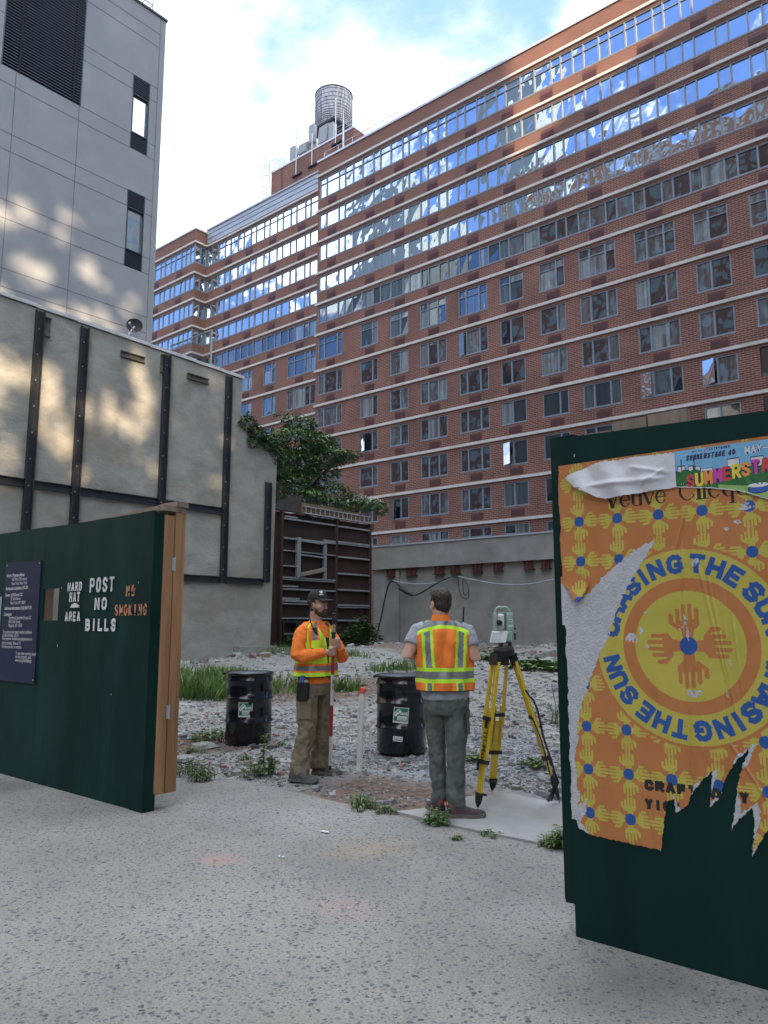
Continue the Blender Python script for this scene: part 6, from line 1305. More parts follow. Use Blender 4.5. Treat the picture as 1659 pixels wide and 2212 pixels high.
def shoe(mb, sole, heel, d, L=.285, hgt=.10, w=.048):
    d = Vector(d).normalized(); s = Vector((-d.y, d.x, 0)); h = Vector(heel); U = Vector((0, 0, 1)); rings = []
    for f, ww, zt, dz in ((0, .62, .085, .0), (.04, .80, .105, 0), (.22, .86, .118, 0), (.38, .86, .105, 0), (.55, .98, .078, 0), (.75, 1.05, .060, 0), (.90, .92, .050, .004), (.985, .55, .036, .010), (1.0, .2, .026, .014)):
        c = h + d * (f * L); rings.append([c + s * (math.cos(t) * w * ww) + U * (.018 + dz + (zt - .018) * max(0, math.sin(t)) - .006 * max(0, -math.sin(t))) for t in [6.28318 * k / 14 for k in range(14)]])
    mb.loft(rings, 0, True, True)
    rr = []
    for f, ww, z0 in ((-.015, .70, 0), (.05, .92, 0), (.3, .92, .004), (.45, .95, .004), (.6, 1.1, 0), (.8, 1.14, 0), (.94, .95, .004), (1.02, .5, .012)):
        c = h + d * (f * L); rr.append([c + s * (sx * w * ww) + U * z for sx, z in ((-1, z0), (1, z0), (1.02, .026 + z0), (-1.02, .026 + z0))])
    sole.loft(rr, 0, False, True)
def cloth(name, c1, c2=None, rough=.85, **k):
    return mat(name, c1, c2, k.pop('scale', 14), rough, bump=k.pop('bump', .5), bscale=k.pop('bscale', 22), stretch=k.pop('stretch', (1, 1, .5)), **k)
skinm = mat('skin_tone', (.47, .265, .185), (.54, .32, .23), 9, .5, bump=.1, c3=(.42, .17, .12), c3scale=14, c3amt=.4)
hv_o = cloth('hivis_orange', (.86, .20, .028), (.95, .25, .04)); hv_l = cloth('hivis_lime', (.52, .80, .035), (.60, .90, .05)); rfl = mat('reflective_tape', (.17, .175, .18), (.24, .245, .25), 40, .45, metal=.2); trimm = cloth('black_trim', (.012, .012, .013))
sh_o = cloth('orange_jersey', (.86, .19, .022), (.94, .24, .035), bscale=12); khaki = cloth('khaki_twill', (.165, .135, .085), (.215, .18, .12), bscale=16, c3=(.12, .10, .065), c3scale=3, c3amt=.5); slate = cloth('slate_green_twill', (.082, .097, .085), (.13, .145, .127), bscale=16, c3=(.045, .058, .05), c3scale=3, c3amt=.5)
tee = cloth('grey_marl', (.30, .315, .36), (.36, .375, .42), bscale=14); capm = cloth('black_cap', (.012, .012, .013), (.022, .022, .023)); hairm = mat('dark_brown_hair', (.018, .011, .008), (.05, .032, .022), 60, .55, bump=.8, bscale=70, stretch=(1, 1, .25)); beardm = mat('brown_beard', (.045, .024, .015), (.09, .05, .032), 80, .8, bump=.6, bscale=120)
boot = mat('grey_boot', (.045, .045, .045), (.08, .08, .078), 12, .75, bump=.4, bscale=50, c3=(.09, .055, .03), c3scale=8, c3amt=.7); solem = mat('boot_sole', (.10, .095, .085), (.17, .16, .14), 10, .9); sneak = mat('dark_trail_shoe', (.018, .019, .024), (.04, .04, .045), 12, .7, bump=.3, bscale=50, c3=(.30, .05, .025), c3scale=16, c3amt=.35)
def vest_shell(name, rings, S, Fv, grow, colour, mats, parent, n=240, k=16, keep=None, folds=.0):
    R_ = interp_rings(rings, k); me_v = []; fs = []; mi = []
    for r_ in R_: me_v += torso_pts(r_, S, Fv, n, grow)
    if folds: me_v = [v + Vector((v.x, v.y, 0)).normalized() * (folds * (math.sin(v.z * 34 + math.atan2(v.y, v.x) * 5) * .5 + math.sin(v.z * 11 - math.atan2(v.y, v.x) * 9)) * .5) for v in me_v]
    for i in range(len(R_) - 1):
        for j in range(n):
            a, b = i * n + j, i * n + (j + 1) % n; c, d = b + n, a + n; p = (me_v[a] + me_v[c]) / 2; th = 6.28318 * (j + .5) / n
            if keep and not keep(p, th): continue
            fs.append((a, b, c, d)); mi.append(colour(p, th))
    used = sorted({i for f in fs for i in f}); mp = {u: i for i, u in enumerate(used)}
    me = bpy.data.meshes.new(name); me.from_pydata([tuple(me_v[u]) for u in used], [], [tuple(mp[i] for i in f) for f in fs])
    for m in mats: me.materials.append(m)
    me.polygons.foreach_set('material_index', mi); me.polygons.foreach_set('use_smooth', [True] * len(fs)); me.update()
    o = bpy.data.objects.new(name, me); COL.objects.link(o); o.parent = parent; OFF[o.name] = Vector()
    sd = o.modifiers.new('thick', 'SOLIDIFY'); sd.thickness = .006; sd.offset = -1
    return o

# ---- man on the left: cap, orange jersey, hi-vis vest, khaki trousers
pl = onground(680, 1677); pl.z = float(lotz(pl.x, pl.y)) + .005
mA = thing('person', pl, 'bearded man in black cap, orange jersey and hi-vis vest holding a red and white pole', 'person', rotz=YAW)
Fa = Vector((.80, -.60, 0)); Sa = Vector((.60, .80, 0))        # he faces right and a little towards the camera; Sa points to his left side
Fh = Vector((.86, -.51, 0)).normalized(); Sh = Vector((.51, .86, 0)).normalized()
hcA = Vector((.012, .0, 1.685))
poleA = lambda z: Vector((.142 + (z - .03) * .0325, .13 - (z - .03) * .26, z))
bd = MB(); head(bd, hcA, Fh, Sh)
limb(bd, [((-.005, .0, 1.62), .058), ((-.012, .01, 1.56), .060), ((-.015, .012, 1.48), .075)])
TA = [(.86, -.0, .0, .15, .105), (.92, -.0, .0, .165, .115), (1.02, -.002, .0, .165, .118), (1.12, -.004, 0, .165, .115), (1.24, -.008, 0, .18, .12), (1.36, -.012, 0, .192, .122), (1.43, -.014, .005, .185, .108), (1.48, -.015, .008, .14, .085), (1.52, -.013, .010, .08, .07)]
bd.loft([torso_pts(r_, Sa, Fa, 24) for r_ in TA], 0)
shR = Vector((-.125, -.165, 1.435)); elR = Vector((-.165, -.265, 1.175)); cR = poleA(1.235); wrR = cR + Vector((-.07, -.045, -.015))
shL = Vector((.105, .165, 1.435)); elL = Vector((.262, .10, 1.145)); cL = poleA(1.318); wrL = cL + Vector((.055, .035, -.04))
limb(bd, [(shR, .05), ((shR + elR) / 2, .046), (elR, .04), ((elR + wrR) / 2, .036), (wrR, .026)]); limb(bd, [(shL, .05), ((shL + elL) / 2, .046), (elL, .04), ((elL + wrL) / 2, .036), (wrL, .026)])
hand_grip(bd, cR, (.03, -.26, 1), Vector((-.6, -.75, 0)), wrR, up=1); hand_grip(bd, cL, (.03, -.26, 1), Vector((.65, .1, -.1)), wrL, up=-1)
hipR = Vector((-.075, -.075, .90)); knR = Vector((-.085, -.10, .48)); anR = Vector((-.142, -.135, .09)); hipL = Vector((.07, .08, .90)); knL = Vector((.062, .13, .48)); anL = Vector((.03, .17, .09))
for h_, k_, a_ in ((hipR, knR, anR), (hipL, knL, anL)): limb(bd, [(h_, .078), ((h_ + k_) / 2, .068), (k_, .052), ((k_ + a_) / 2, .05), (a_, .038), (a_ - Vector((0, 0, .05)), .036)])
fuse(bd, 'body', skinm, mA, .0062, 3)
# jersey
sb_ = MB(); sb_.loft([torso_pts(r_, Sa, Fa, 28, .012) for r_ in interp_rings([(.915, -.002, 0, .178, .132), (.97, 0, 0, .185, .138)] + TA[2:8], 2)], 0)
limb(sb_, [(shR + Sa * .04, .082), (shR - Vector((.012, .01, .06)), .079), ((shR + elR) / 2 - Vector((.008, 0, 0)), .070), (elR, .066), (elR + (wrR - elR) * .12, .068), (elR + (wrR - elR) * .5, .060), (elR + (wrR - elR) * .85, .047), (elR + (wrR - elR) * .97, .041)])
limb(sb_, [(shL - Sa * .04, .078), (shL + Vector((.02, 0, -.06)), .074), ((shL + elL) / 2 + Vector((.01, 0, 0)), .066), (elL, .062), (elL + (wrL - elL) * .3, .058), (elL + (wrL - elL) * .85, .044), (elL + (wrL - elL) * .97, .040)])
fuse(sb_, 'jersey', sh_o, mA, .009, 3, [(.06, .020, 1), (.025, .008, 2)])
b = MB(); b.loft([torso_pts(r_, Sa, Fa, 24) for r_ in [(1.46, -.014, .008, .105, .090), (1.50, -.014, .009, .086, .080), (1.525, -.013, .010, .074, .072)]], 0, True, False); b.build('jersey_collar', sh_o, mA)
# vest: orange and lime with grey tape
VA = [(.975, 0, 0, .215, .165), (1.03, -.002, 0, .212, .162), (1.12, -.004, 0, .205, .150), (1.24, -.008, 0, .205, .145), (1.36, -.012, 0, .208, .142), (1.43, -.014, .005, .196, .126), (1.475, -.015, .008, .155, .102), (1.515, -.013, .010, .098, .084)]
def colA(p, th):     # th: 0 his left, 90 front, 180 his right, 270 back
    z = p.z; d = math.degrees(th) % 360; f = d - 90                       # f: 0 front middle, + towards his right side
    if z < .987: return 3
    if z < 1.022: return 1
    if z < 1.043: return 0
    if z < 1.085: return 2
    if z < 1.108: return 0
    if abs(f) < 3.5 and z < 1.40: return 3
    af = abs(f)
    if z > 1.19 and 70 < af < 76: return 3
    if z > 1.19 and 60 < af <= 70: return 1
    if z < 1.17: return 1 if af < 75 else (0 if z > 1.14 else 1)
    if 1.195 < z < 1.235 and 8 < af < 60: return 2
    if 1.175 < z <= 1.195 and af < 60: return 0
    if 1.235 <= z < 1.25 and af < 60: return 0
    if 1.25 <= z < 1.335 and 6 < af < 52:
        return 3 if z < 1.256 or (z < 1.262 and af > 48) else 1
    if af < 22: return 1
    if 30 < af < 46: return 2
    if 110 < d - 90 < 250: return 0
    return 0
keepA = lambda p, th: not (p.z > 1.36 and abs(math.degrees(th) - 90) < 6 + (p.z - 1.36) * 160) and not (p.z > 1.27 and (abs((math.degrees(th) + 180) % 360 - 180) < 16 or abs(math.degrees(th) - 180) < 16) and p.z < 1.46)
vest_shell('vest', VA, Sa, Fa, .014, colA, [hv_o, hv_l, rfl, trimm], mA, keep=keepA, folds=.016)
# trousers
tb = MB(); tb.loft([torso_pts(r_, Sa, Fa, 24) for r_ in [(.99, 0, 0, .172, .128), (.93, 0, 0, .180, .135), (.86, 0, .002, .183, .138), (.80, -.002, .004, .165, .125)]], 0)
limb(tb, [(hipR + Vector((0, 0, .03)), .104), (hipR - Vector((.004, .005, .12)), .104), ((hipR + knR) / 2, .100), (knR + Vector((.01, 0, .04)), .094), (knR - Vector((.01, 0, .1)), .092), ((knR + anR) / 2 - Vector((.005, 0, .03)), .090), (anR + Vector((.006, 0, .06)), .092), (anR + Vector((.004, -.006, -.035)), .097)])
limb(tb, [(hipL + Vector((0, 0, .03)), .102), (hipL - Vector((0, 0, .12)), .100), ((hipL + knL) / 2, .094), (knL, .086), ((knL + anL) / 2, .084), (anL + Vector((0, 0, .06)), .088), (anL + Vector((0, -.004, -.03)), .094)])
fuse(tb, 'trousers', khaki, mA, .009, 2, [(.11, .052, 3), (.04, .016, 4)])
b = MB(); b.loft([torso_pts((z, 0, 0, .178 + g, .134 + g), Sa, Fa, 24) for z, g in ((.955, .006), (.955, .012), (.99, .012), (.99, .006))], 0, True, False); b.build('belt', trimm, mA)
b = MB(); c = (hipR + knR) / 2 + Vector((-.02, -.102, -.02)); b.obox(c, Vector((.07, -.012, 0)), (0, .012, 0), (0, 0, .085)); b.obox(c + Vector((0, -.006, .075)), Vector((.076, -.014, .004)), (0, .012, 0), (0, .002, .022)); b.build('cargo_pocket', khaki, mA)
for h_, dd, nm in ((anR + Vector((-.085, -.03, -.09)), Vector((.93, -.36, 0)), 0), (anL + Vector((-.07, .02, -.085)), Vector((.97, -.22, 0)), 1)):
    a, so = MB(), MB(); shoe(a, so, Vector((h_.x, h_.y, 0)), dd, .295, w=.052); bo = fuse(a, 'shoe', boot, mA, .008, 2); so.build('sole', solem, bo)
# cap
U = Vector((0, 0, 1)); rotH = Matrix((Sh, Fh, U)).transposed(); cb = MB(); cc = hcA + Vector((0, 0, .052)) - Fh * .008; rings = []
for i in range(9):
    t = i / 8 * math.pi / 2; zz = math.sin(t); rr = math.cos(t) ** .75
    rings.append([cc + rotH @ Vector((.089 * rr * math.cos(a), .113 * rr * math.sin(a), .002 + .108 * zz)) for a in [6.28318 * k / 28 for k in range(28)]])
cb.loft(rings, 0, True, True); cb.build('cap', capm, mA)
b = MB(); rings = []
for th_ in (0, .006):
    pass
top_, bot_ = [], []
for j in range(13):
    a = math.pi * (j / 12) ; px_, py_ = math.cos(a), math.sin(a)
    top_.append([cc + rotH @ Vector((.084 * px_ * (1 + .04 * q), .075 + (.024 + .104 * q) * py_ ** .6 * (1 if q else .55), .012 - .010 * q - .012 * px_ * px_ * q)) for q in (0, .35, .7, 1)])
b.loft([[p for p in r_] for r_ in top_], 0, True, False, closed=False); b.loft([[p - U * .006 for p in r_][::-1] for r_ in top_], 0, True, False, closed=False)
b.loft([[r_[-1], r_[-1] - U * .006] for r_ in top_], 0, True, False, closed=False); b.build('cap_brim', capm, mA)
lg = MB(); fd = (Fh * .80 - Sh * .60).normalized(); lc = cc + Fh * .080 - Sh * .053 + U * .060; lx = Vector((0, 0, 1)).cross(fd).normalized(); nn_ = (fd * .9 + U * .42).normalized(); ly = nn_.cross(lx).normalized()
def lp(x, y, o=.012): return lc + lx * x + ly * y + nn_ * o
for a, ln in ((0, .026), (.75, .022), (-.75, .022)):
    cx_, cy_ = math.sin(a) * .012, math.cos(a) * .012 + .008; lg.add([lp(cx_ + math.cos(t) * .0085 * math.cos(a) + math.sin(t) * ln * .5 * math.sin(a), cy_ - math.cos(t) * .0085 * math.sin(a) + math.sin(t) * ln * .5 * math.cos(a), .0125 + .0007 * a) for t in [6.283 * k / 14 for k in range(14)]], [tuple(range(14))])
for y in (.004, -.001): lg.add([lp(-.015, y), lp(.015, y), lp(.014, y + .003), lp(-.014, y + .003)], [(0, 1, 2, 3)])
text_on(lg, 'adidas', lambda x, y: lp(x * 1.0 - .024, y - .018, .0135), .017, .0006); lg.build('cap_emblem', mat('white_thread', (.62, .62, .62), (.7, .7, .7), 30, .7), mA)
# hair, beard and face details
b = MB()
for s in (-1, 1): b.ellip(hcA - Fh * .035 + Sh * (s * .060) + U * .030, .024, .060, .045, rot=rotH, n=12, m=8)
b.ellip(hcA - Fh * .070 + U * .02, .060, .034, .055, rot=rotH, n=12, m=8); fuse(b, 'hair', hairm, mA, .006, 2)
b = MB(); b.ellip(hcA + Fh * .034 - U * .082, .0535, .062, .036, rot=rotH, n=16, m=10); b.ellip(hcA + Fh * .066 - U * .098, .032, .030, .026, rot=rotH, n=12, m=8); b.ellip(hcA + Fh * .093 - U * .046, .027, .014, .008, rot=rotH, n=10, m=6)
for s in (-1, 1): b.ellip(hcA + Fh * .086 + Sh * (s * .028) - U * .062, .009, .012, .022, rot=rotH, n=8, m=6); b.ellip(hcA + Fh * .018 + Sh * (s * .056) - U * .058, .012, .024, .038, rot=rotH, n=10, m=8)
fuse(b, 'beard', beardm, mA, .005, 2, [(.012, .004, 9)])
eyew = mat('eye_white', (.5, .48, .46), None, 9, .3); eyed = mat('dark_iris', (.02, .014, .01), None, 9, .3)
for s in (-1, 1):
    b = MB(); b.ellip(hcA + Fh * .0795 + Sh * (s * .031) + U * .006, .014, .008, .0075, rot=rotH, n=10, m=6); e_ = b.build('eye', eyew, mA)
    b = MB(); b.ellip(hcA + Fh * .086 + Sh * (s * .030) + U * .006, .006, .003, .006, rot=rotH, n=8, m=6); b.build('iris', eyed, e_)
    b = MB(); b.ellip(hcA + Fh * .089 + Sh * (s * .031) + U * .024, .020, .008, .0045, rot=rotH, n=10, m=6); b.build('eyebrow', beardm, mA)
b = MB(); b.ellip(hcA + Fh * .095 - U * .061, .018, .006, .005, rot=rotH, n=10, m=6); b.build('lips', mat('lip', (.30, .11, .09), None, 9, .5), mA)
# radio on the shoulder strap, phone pouch on the hip
rd = thing('radio', pl, 'black handheld radio clipped to the vest strap of the capped man', 'radio', rotz=YAW)
b = MB(); rc = Vector((.0, -.165, 1.405)); b.obox(rc, Vector((.026, -.006, .008)), Vector((.005, .020, 0)), Vector((-.018, -.006, .050))); b.build('case', blk, rd)
b = MB(); b.tube([rc + Vector((-.022, -.004, .045)), rc + Vector((-.048, -.004, .12)), rc + Vector((-.060, .01, .19)), hcA - Fh * .01 - Sh * .085 + U * .01], .006, 6); b.build('cord', blk, rd)
b = MB(); b.obox(rc + Vector((.006, -.021, .015)), Vector((.016, -.004, .004)), Vector((0, .002, 0)), Vector((-.006, -.002, .018))); b.build('speaker_grille', dgr, rd)
pu = thing('belt_pouch', pl, 'black belt pouch with a blue tool on the hip of the capped man', 'pouch', rotz=YAW)
pc = Vector((-.108, -.205, .845)); b = MB(); b.obox(pc, Vector((.052, -.016, 0)), Vector((.008, .024, 0)), Vector((.004, 0, .085))); b.obox(pc + Vector((0, -.026, -.03)), Vector((.042, -.012, 0)), Vector((0, .008, 0)), Vector((0, 0, .05))); b.build('pouch_body', trimm, pu)
b = MB(); b.obox(pc + Vector((-.008, .0, .105)), Vector((.022, -.008, 0)), Vector((.004, .010, 0)), Vector((.005, 0, .045))); b.build('blue_tool', mat('blue_plastic', (.02, .11, .32), (.03, .14, .38), 6, .4), pu)
b = MB(); b.lathe(pc + Vector((-.006, -.012, .10)), [(.010, -.002), (.010, .002)], 10); b.obox(pc + Vector((.03, -.004, .092)), Vector((.018, -.006, 0)), Vector((.003, .006, 0)), Vector((0, 0, .02))); b.build('rule', mat('ivory', (.45, .40, .25), None, 6, .5), pu)
# survey pole
po_ = thing('survey_pole', pl, 'red and white survey pole with a black head held upright by the capped man', 'survey pole', rotz=YAW)
redm = mat('pole_red', (.32, .012, .022), (.38, .02, .03), 6, .4); whm = mat('pole_white', (.58, .58, .57), (.66, .66, .65), 6, .4); brass = mat('brass_fitting', (.42, .34, .20), (.5, .42, .26), 6, .4, metal=.5)
for z0, z1, mm, nm, r_ in [(.095, .392, whm, 'white_band', .0165), (.392, .70, redm, 'red_band', .0165), (.70, 1.005, whm, 'white_band', .0165), (1.005, 1.27, redm, 'red_band', .0165), (1.27, 1.40, blk, 'clamp', .019), (1.40, 1.42, blk, 'clamp', .026), (1.42, 1.50, brass, 'brass_fitting', .011), (1.50, 1.60, blk, 'prism_head', .018)]:
    b = MB(); b.tube([poleA(z0), poleA(z1)], r_, 14); b.build(nm, mm, po_)
b = MB(); b.tube([poleA(.095), poleA(.07), poleA(.035)], [.014, .014, .004], 10); b.build('tip', blk, po_)
b = MB(); 
for z in (1.435, 1.47): b.tube([poleA(z), poleA(z + .012)], .019, 10)
b.build('brass_fitting', brass, po_)
b = MB(); b.tube([poleA(1.58) + Vector((.0, 0, 0)), poleA(1.62) + Vector((.012, -.005, 0)), poleA(1.63) + Vector((.03, -.008, 0)), poleA(1.60) + Vector((.036, -.008, 0)), poleA(1.54) + Vector((.028, -.008, 0))], .005, 6); b.ellip(poleA(1.55) + Vector((.012, -.02, 0)), .018, .012, .03, n=10, m=8); b.build('antenna_loop', blk, po_)
b = MB(); o_ = poleA(.955) + Vector((.004, -.0175, 0)); text_on(b, 'SECO', lambda a, c: o_ + Vector((c * .9 - .002, -.001, -a)), .040, .0012); b.build('lettering', blk, po_)

# ---- man on the right, seen from behind
pr_ = onground(968, 1757); pr_.z = .012
mB = thing('person', pr_, 'man seen from behind in orange and lime vest, grey T-shirt and slate trousers', 'person', rotz=YAW)
Fb = Vector((-.10, .995, 0)).normalized(); Sb = Vector((-.995, -.10, 0)).normalized()       # Sb: his left side (picture left)
Fhb = Vector((-.42, .907, 0)).normalized(); Shb = Vector((-.907, -.42, 0)).normalized(); hcB = Vector((-.045, .01, 1.655))
bd = MB(); head(bd, hcB, Fhb, Shb, 1.02); limb(bd, [(hcB + Vector((0, -.02, -.05)), .066), ((-.045, -.01, 1.53), .066), ((-.035, -.01, 1.45), .08)])
TB_ = [(.86, -.01, 0, .155, .115), (.92, -.01, 0, .165, .125), (1.02, -.012, 0, .175, .135), (1.12, -.015, 0, .178, .135), (1.24, -.02, 0, .188, .13), (1.36, -.026, -.004, .20, .128), (1.43, -.03, -.006, .19, .11), (1.475, -.034, -.008, .145, .09), (1.515, -.038, -.010, .085, .075)]
bd.loft([torso_pts(r_, Sb, Fb, 24) for r_ in TB_], 0)
sL, eL, wL = Vector((-.225, -.01, 1.43)), Vector((-.325, -.09, 1.245)), Vector((-.15, .17, 1.265)); sR, eR, wR = Vector((.165, -.01, 1.425)), Vector((.225, -.08, 1.225)), Vector((.09, .19, 1.245))
for s, e, w_ in ((sL, eL, wL), (sR, eR, wR)): limb(bd, [(s, .056), ((s + e) / 2, .052), (e, .050), (e + (w_ - e) * .3, .050), (e + (w_ - e) * .75, .036), (w_, .028)])
hand_open(bd, wL, (.75, .45, .1), (0, .2, 1), .45); hand_open(bd, wR, (-.75, .45, .12), (0, .2, 1), .45)
hL, kL, aL = Vector((-.090, .03, .88)), Vector((-.082, .075, .50)), Vector((-.062, .06, .09)); hR, kR, aR = Vector((.075, -.02, .88)), Vector((.072, -.045, .50)), Vector((.056, -.05, .09))
for h_, k_, a_ in ((hL, kL, aL), (hR, kR, aR)): limb(bd, [(h_, .080), ((h_ + k_) / 2, .070), (k_, .053), (k_ + (a_ - k_) * .35 - Vector((0, .012, 0)), .054), (a_, .038), (a_ - Vector((0, 0, .05)), .036)])
fuse(bd, 'body', skinm, mB, .0062, 3)
tb = MB(); tb.loft([torso_pts(r_, Sb, Fb, 28, .012) for r_ in interp_rings([(.895, -.012, 0, .176, .138), (.95, -.012, 0, .182, .142)] + TB_[2:8], 2)], 0)
for s, e in ((sL, eL), (sR, eR)):
    inn = Vector((.05 if s.x < 0 else -.05, 0, .01)); limb(tb, [(s + inn, .084), (s, .080), (s + (e - s) * .35, .077), (s + (e - s) * .54, .074), (s + (e - s) * .58, .069)])
fuse(tb, 'tshirt', tee, mB, .009, 3, [(.06, .018, 5)])
b = MB(); b.loft([torso_pts(r_, Sb, Fb, 24) for r_ in [(1.47, -.036, -.008, .10, .095), (1.515, -.040, -.008, .082, .085), (1.555, -.044, -.006, .073, .078), (1.572, -.044, -.006, .068, .073)]], 0, True, False); b.build('orange_collar', sh_o, mB)
VB = [(.965, -.012, 0, .208, .168), (1.02, -.012, 0, .212, .170), (1.12, -.014, 0, .208, .160), (1.24, -.02, 0, .210, .152), (1.36, -.026, -.004, .216, .148), (1.43, -.03, -.006, .208, .130), (1.478, -.034, -.008, .165, .105), (1.52, -.038, -.010, .098, .088)]
def colB(p, th):
    x = p.x + .026; z = p.z; back_ = p.y < .04; ax = abs(x); zz = z - .045 * (x / .2) ** 2 * (-1) if z > 1.3 else z
    arc = z + (ax / .20) ** 2 * .05            # yoke bands sag towards the shoulders
    if z < .972: return 3
    if z < 1.035:
        return 2 if (.105 < ax < .135 and back_) else (1 if .09 < ax < .15 and back_ else 0)
    if z < 1.065: return 1
    if z < 1.120: return 2
    if z < 1.148: return 1
    if arc > 1.535: return 1
    if arc > 1.487: return 2
    if arc > 1.458: return 1
    if back_:
        xx = ax + (1.46 - z) * .06
        if .117 < xx < .162: return 2
        if .095 < xx < .185: return 1
    return 0
keepB = lambda p, th: not (1.25 < p.z < 1.455 and (abs((math.degrees(th) + 180) % 360 - 180) < 17 or abs(math.degrees(th) - 180) < 17)) and not (abs(math.degrees(th) - 90) < 6)
vest_shell('vest', VB, Sb, Fb, .014, colB, [hv_o, hv_l, rfl, trimm], mB, keep=keepB, folds=.018)
tb = MB(); tb.loft([torso_pts(r_, Sb, Fb, 24) for r_ in [(.96, -.01, 0, .172, .135), (.90, -.01, 0, .183, .145), (.84, -.008, -.004, .182, .145), (.78, -.006, 0, .160, .125)]], 0)
limb(tb, [(hL + Vector((0, 0, .03)), .097), (hL - Vector((0, 0, .12)), .095), ((hL + kL) / 2, .088), (kL, .074), (kL + (aL - kL) * .35 - Vector((0, .01, 0)), .070), (aL + Vector((0, 0, .14)), .062), (aL + Vector((0, 0, .0)), .060)])
limb(tb, [(hR + Vector((0, 0, .03)), .098), (hR - Vector((0, 0, .12)), .097), ((hR + kR) / 2, .090), (kR, .080), (kR + (aR - kR) * .35 - Vector((0, .01, 0)), .075), (aR + Vector((0, 0, .14)), .072), (aR + Vector((.006, 0, -.015)), .077)])
fuse(tb, 'trousers', slate, mB, .009, 2, [(.10, .042, 6), (.04, .014, 7)])
b = MB(); c = (hR + kR) / 2 + Vector((.092, -.02, .02)); b.obox(c, Vector((.008, .002, 0)), (.01, .06, 0), (-.006, 0, .08)); b.obox(c + Vector((.006, 0, .07)), Vector((.009, .002, 0)), (.01, .066, 0), (0, 0, .02)); b.build('cargo_pocket', slate, mB)
b = MB(); b.add([Vector((-.01 + .004 * math.sin(i), -.158 - .002 * i, z)) for i, z in enumerate((.93, .88))] + [Vector((-.004, -.160, .88)), Vector((-.004, -.156, .93))], [(0, 1, 2, 3)])
for a_, hd, dd in ((aL, Vector((-.045, -.075, 0)), Vector((-.25, .97, 0))), (aR, Vector((-.045, -.075, 0)), Vector((.92, .05, 0)))):
    a, so = MB(), MB(); hh = Vector((a_.x, a_.y, 0)) + (Vector((.01, -.085, 0)) if a_ is aL else Vector((-.075, -.05, 0))); shoe(a, so, hh, dd, .30, w=.052); bo = fuse(a, 'shoe', sneak, mB, .008, 2); so.build('sole', solem, bo)
    b = MB(); p0 = hh + Vector((0, 0, .10)) - Vector(dd) * .004; b.obox(p0 + Vector((0, -.004, 0)), Vector((.006, 0, 0)), Vector((0, .004, 0)), Vector((0, 0, .022))); b.build('heel_tab', mat('red_heel_tab', (.36, .03, .03), None, 8, .6), bo)
rotB = Matrix((Shb, Fhb, U)).transposed(); b = MB()
b.ellip(hcB - Fhb * .020 + U * .055, .083, .102, .088, rot=rotB, n=20, m=14); b.ellip(hcB - Fhb * .050 + U * .005, .074, .062, .070, rot=rotB, n=18, m=12); b.ellip(hcB + Fhb * .045 + U * .095, .066, .05, .038, rot=rotB, n=14, m=10); b.ellip(hcB - Fhb * .056 - U * .040, .052, .040, .040, rot=rotB, n=14, m=10)
fuse(b, 'hair', hairm, mB, .006, 2, [(.020, .008, 8), (.008, .005, 9)])
an = thing('radio', pr_, 'thin black radio antenna sticking up from the right shoulder of the man seen from behind', 'radio', rotz=YAW)
b = MB(); b.tube([(.135, .10, 1.36), (.150, .10, 1.50), (.160, .10, 1.635)], [.009, .008, .006], 6); b.build('antenna', blk, an)
b = MB(); b.obox(Vector((.13, .135, 1.33)), (.03, 0, 0), (0, .018, 0), (0, 0, .055)); b.build('case', blk, an)
# ------------------------------------------------------------------ outside the frame: houses opposite, mirrored in windows; blocks added to shape the sun
def facade_mat(name, wallc, winc, px, pz, fw=.55, fh=.6):
    m = bpy.data.materials.new(name); m.use_nodes = True; nt = m.node_tree; N = nt.nodes; L = nt.links; b = N['Principled BSDF']
    g = N.new('ShaderNodeNewGeometry'); sp = N.new('ShaderNodeSeparateXYZ'); L.new(g.outputs['Position'], sp.inputs[0])
    def mm(op, a, bb=None):
        n = N.new('ShaderNodeMath'); n.operation = op
        for i, x in enumerate((a, bb)):
            if x is None: continue
            if isinstance(x, (int, float)): n.inputs[i].default_value = x
            else: L.new(x, n.inputs[i])
        return n.outputs[0]
    u = mm('FRACT', mm('DIVIDE', mm('ADD', sp.outputs[0], sp.outputs[1]), px)); v = mm('FRACT', mm('DIVIDE', sp.outputs[2], pz))
    w = mm('MULTIPLY', mm('LESS_THAN', u, fw), mm('LESS_THAN', v, fh))
    mx = N.new('ShaderNodeMixRGB'); L.new(w, mx.inputs[0]); mx.inputs[1].default_value = (*wallc, 1); mx.inputs[2].default_value = (*winc, 1); L.new(mx.outputs[0], b.inputs['Base Color'])
    ro = N.new('ShaderNodeMapRange'); L.new(w, ro.inputs[0]); ro.inputs[3].default_value = .85; ro.inputs[4].default_value = .08; L.new(ro.outputs[0], b.inputs['Roughness'])
    return m
def tower(name, x0, x1, y0, y1, z0, z1, m, label):
    b = MB(); b.box(x0, x1, y0, y1, z0, z1); b.box(x0 + 1, x1 - 1, y0 + 1, y1 - 1, z1, z1 + .6)
    o = b.build(name, m, None); return tag(o, label, 'building')
fm1 = facade_mat('opposite_brick_front', (.30, .17, .12), (.36, .46, .52), 3.0, 3.0); fm1b = facade_mat('opposite_red_front', (.24, .11, .085), (.30, .40, .46), 2.6, 3.0, .5, .55); fm2 = facade_mat('opposite_pale_front', (.42, .40, .37), (.25, .33, .40), 2.4, 3.4, .7, .7); fm3 = facade_mat('opposite_glass_front', (.22, .25, .28), (.20, .30, .40), 1.6, 3.6, .85, .75)
tower('opposite_building', -66, -14, -42, -25, 0, 80, fm1, 'tan brick building across the street mirrored in the right hand ribbon windows')
tower('opposite_building', -135, -70, -46, -28, 0, 58, fm1b, 'red brick building across the street mirrored in the left hand windows')
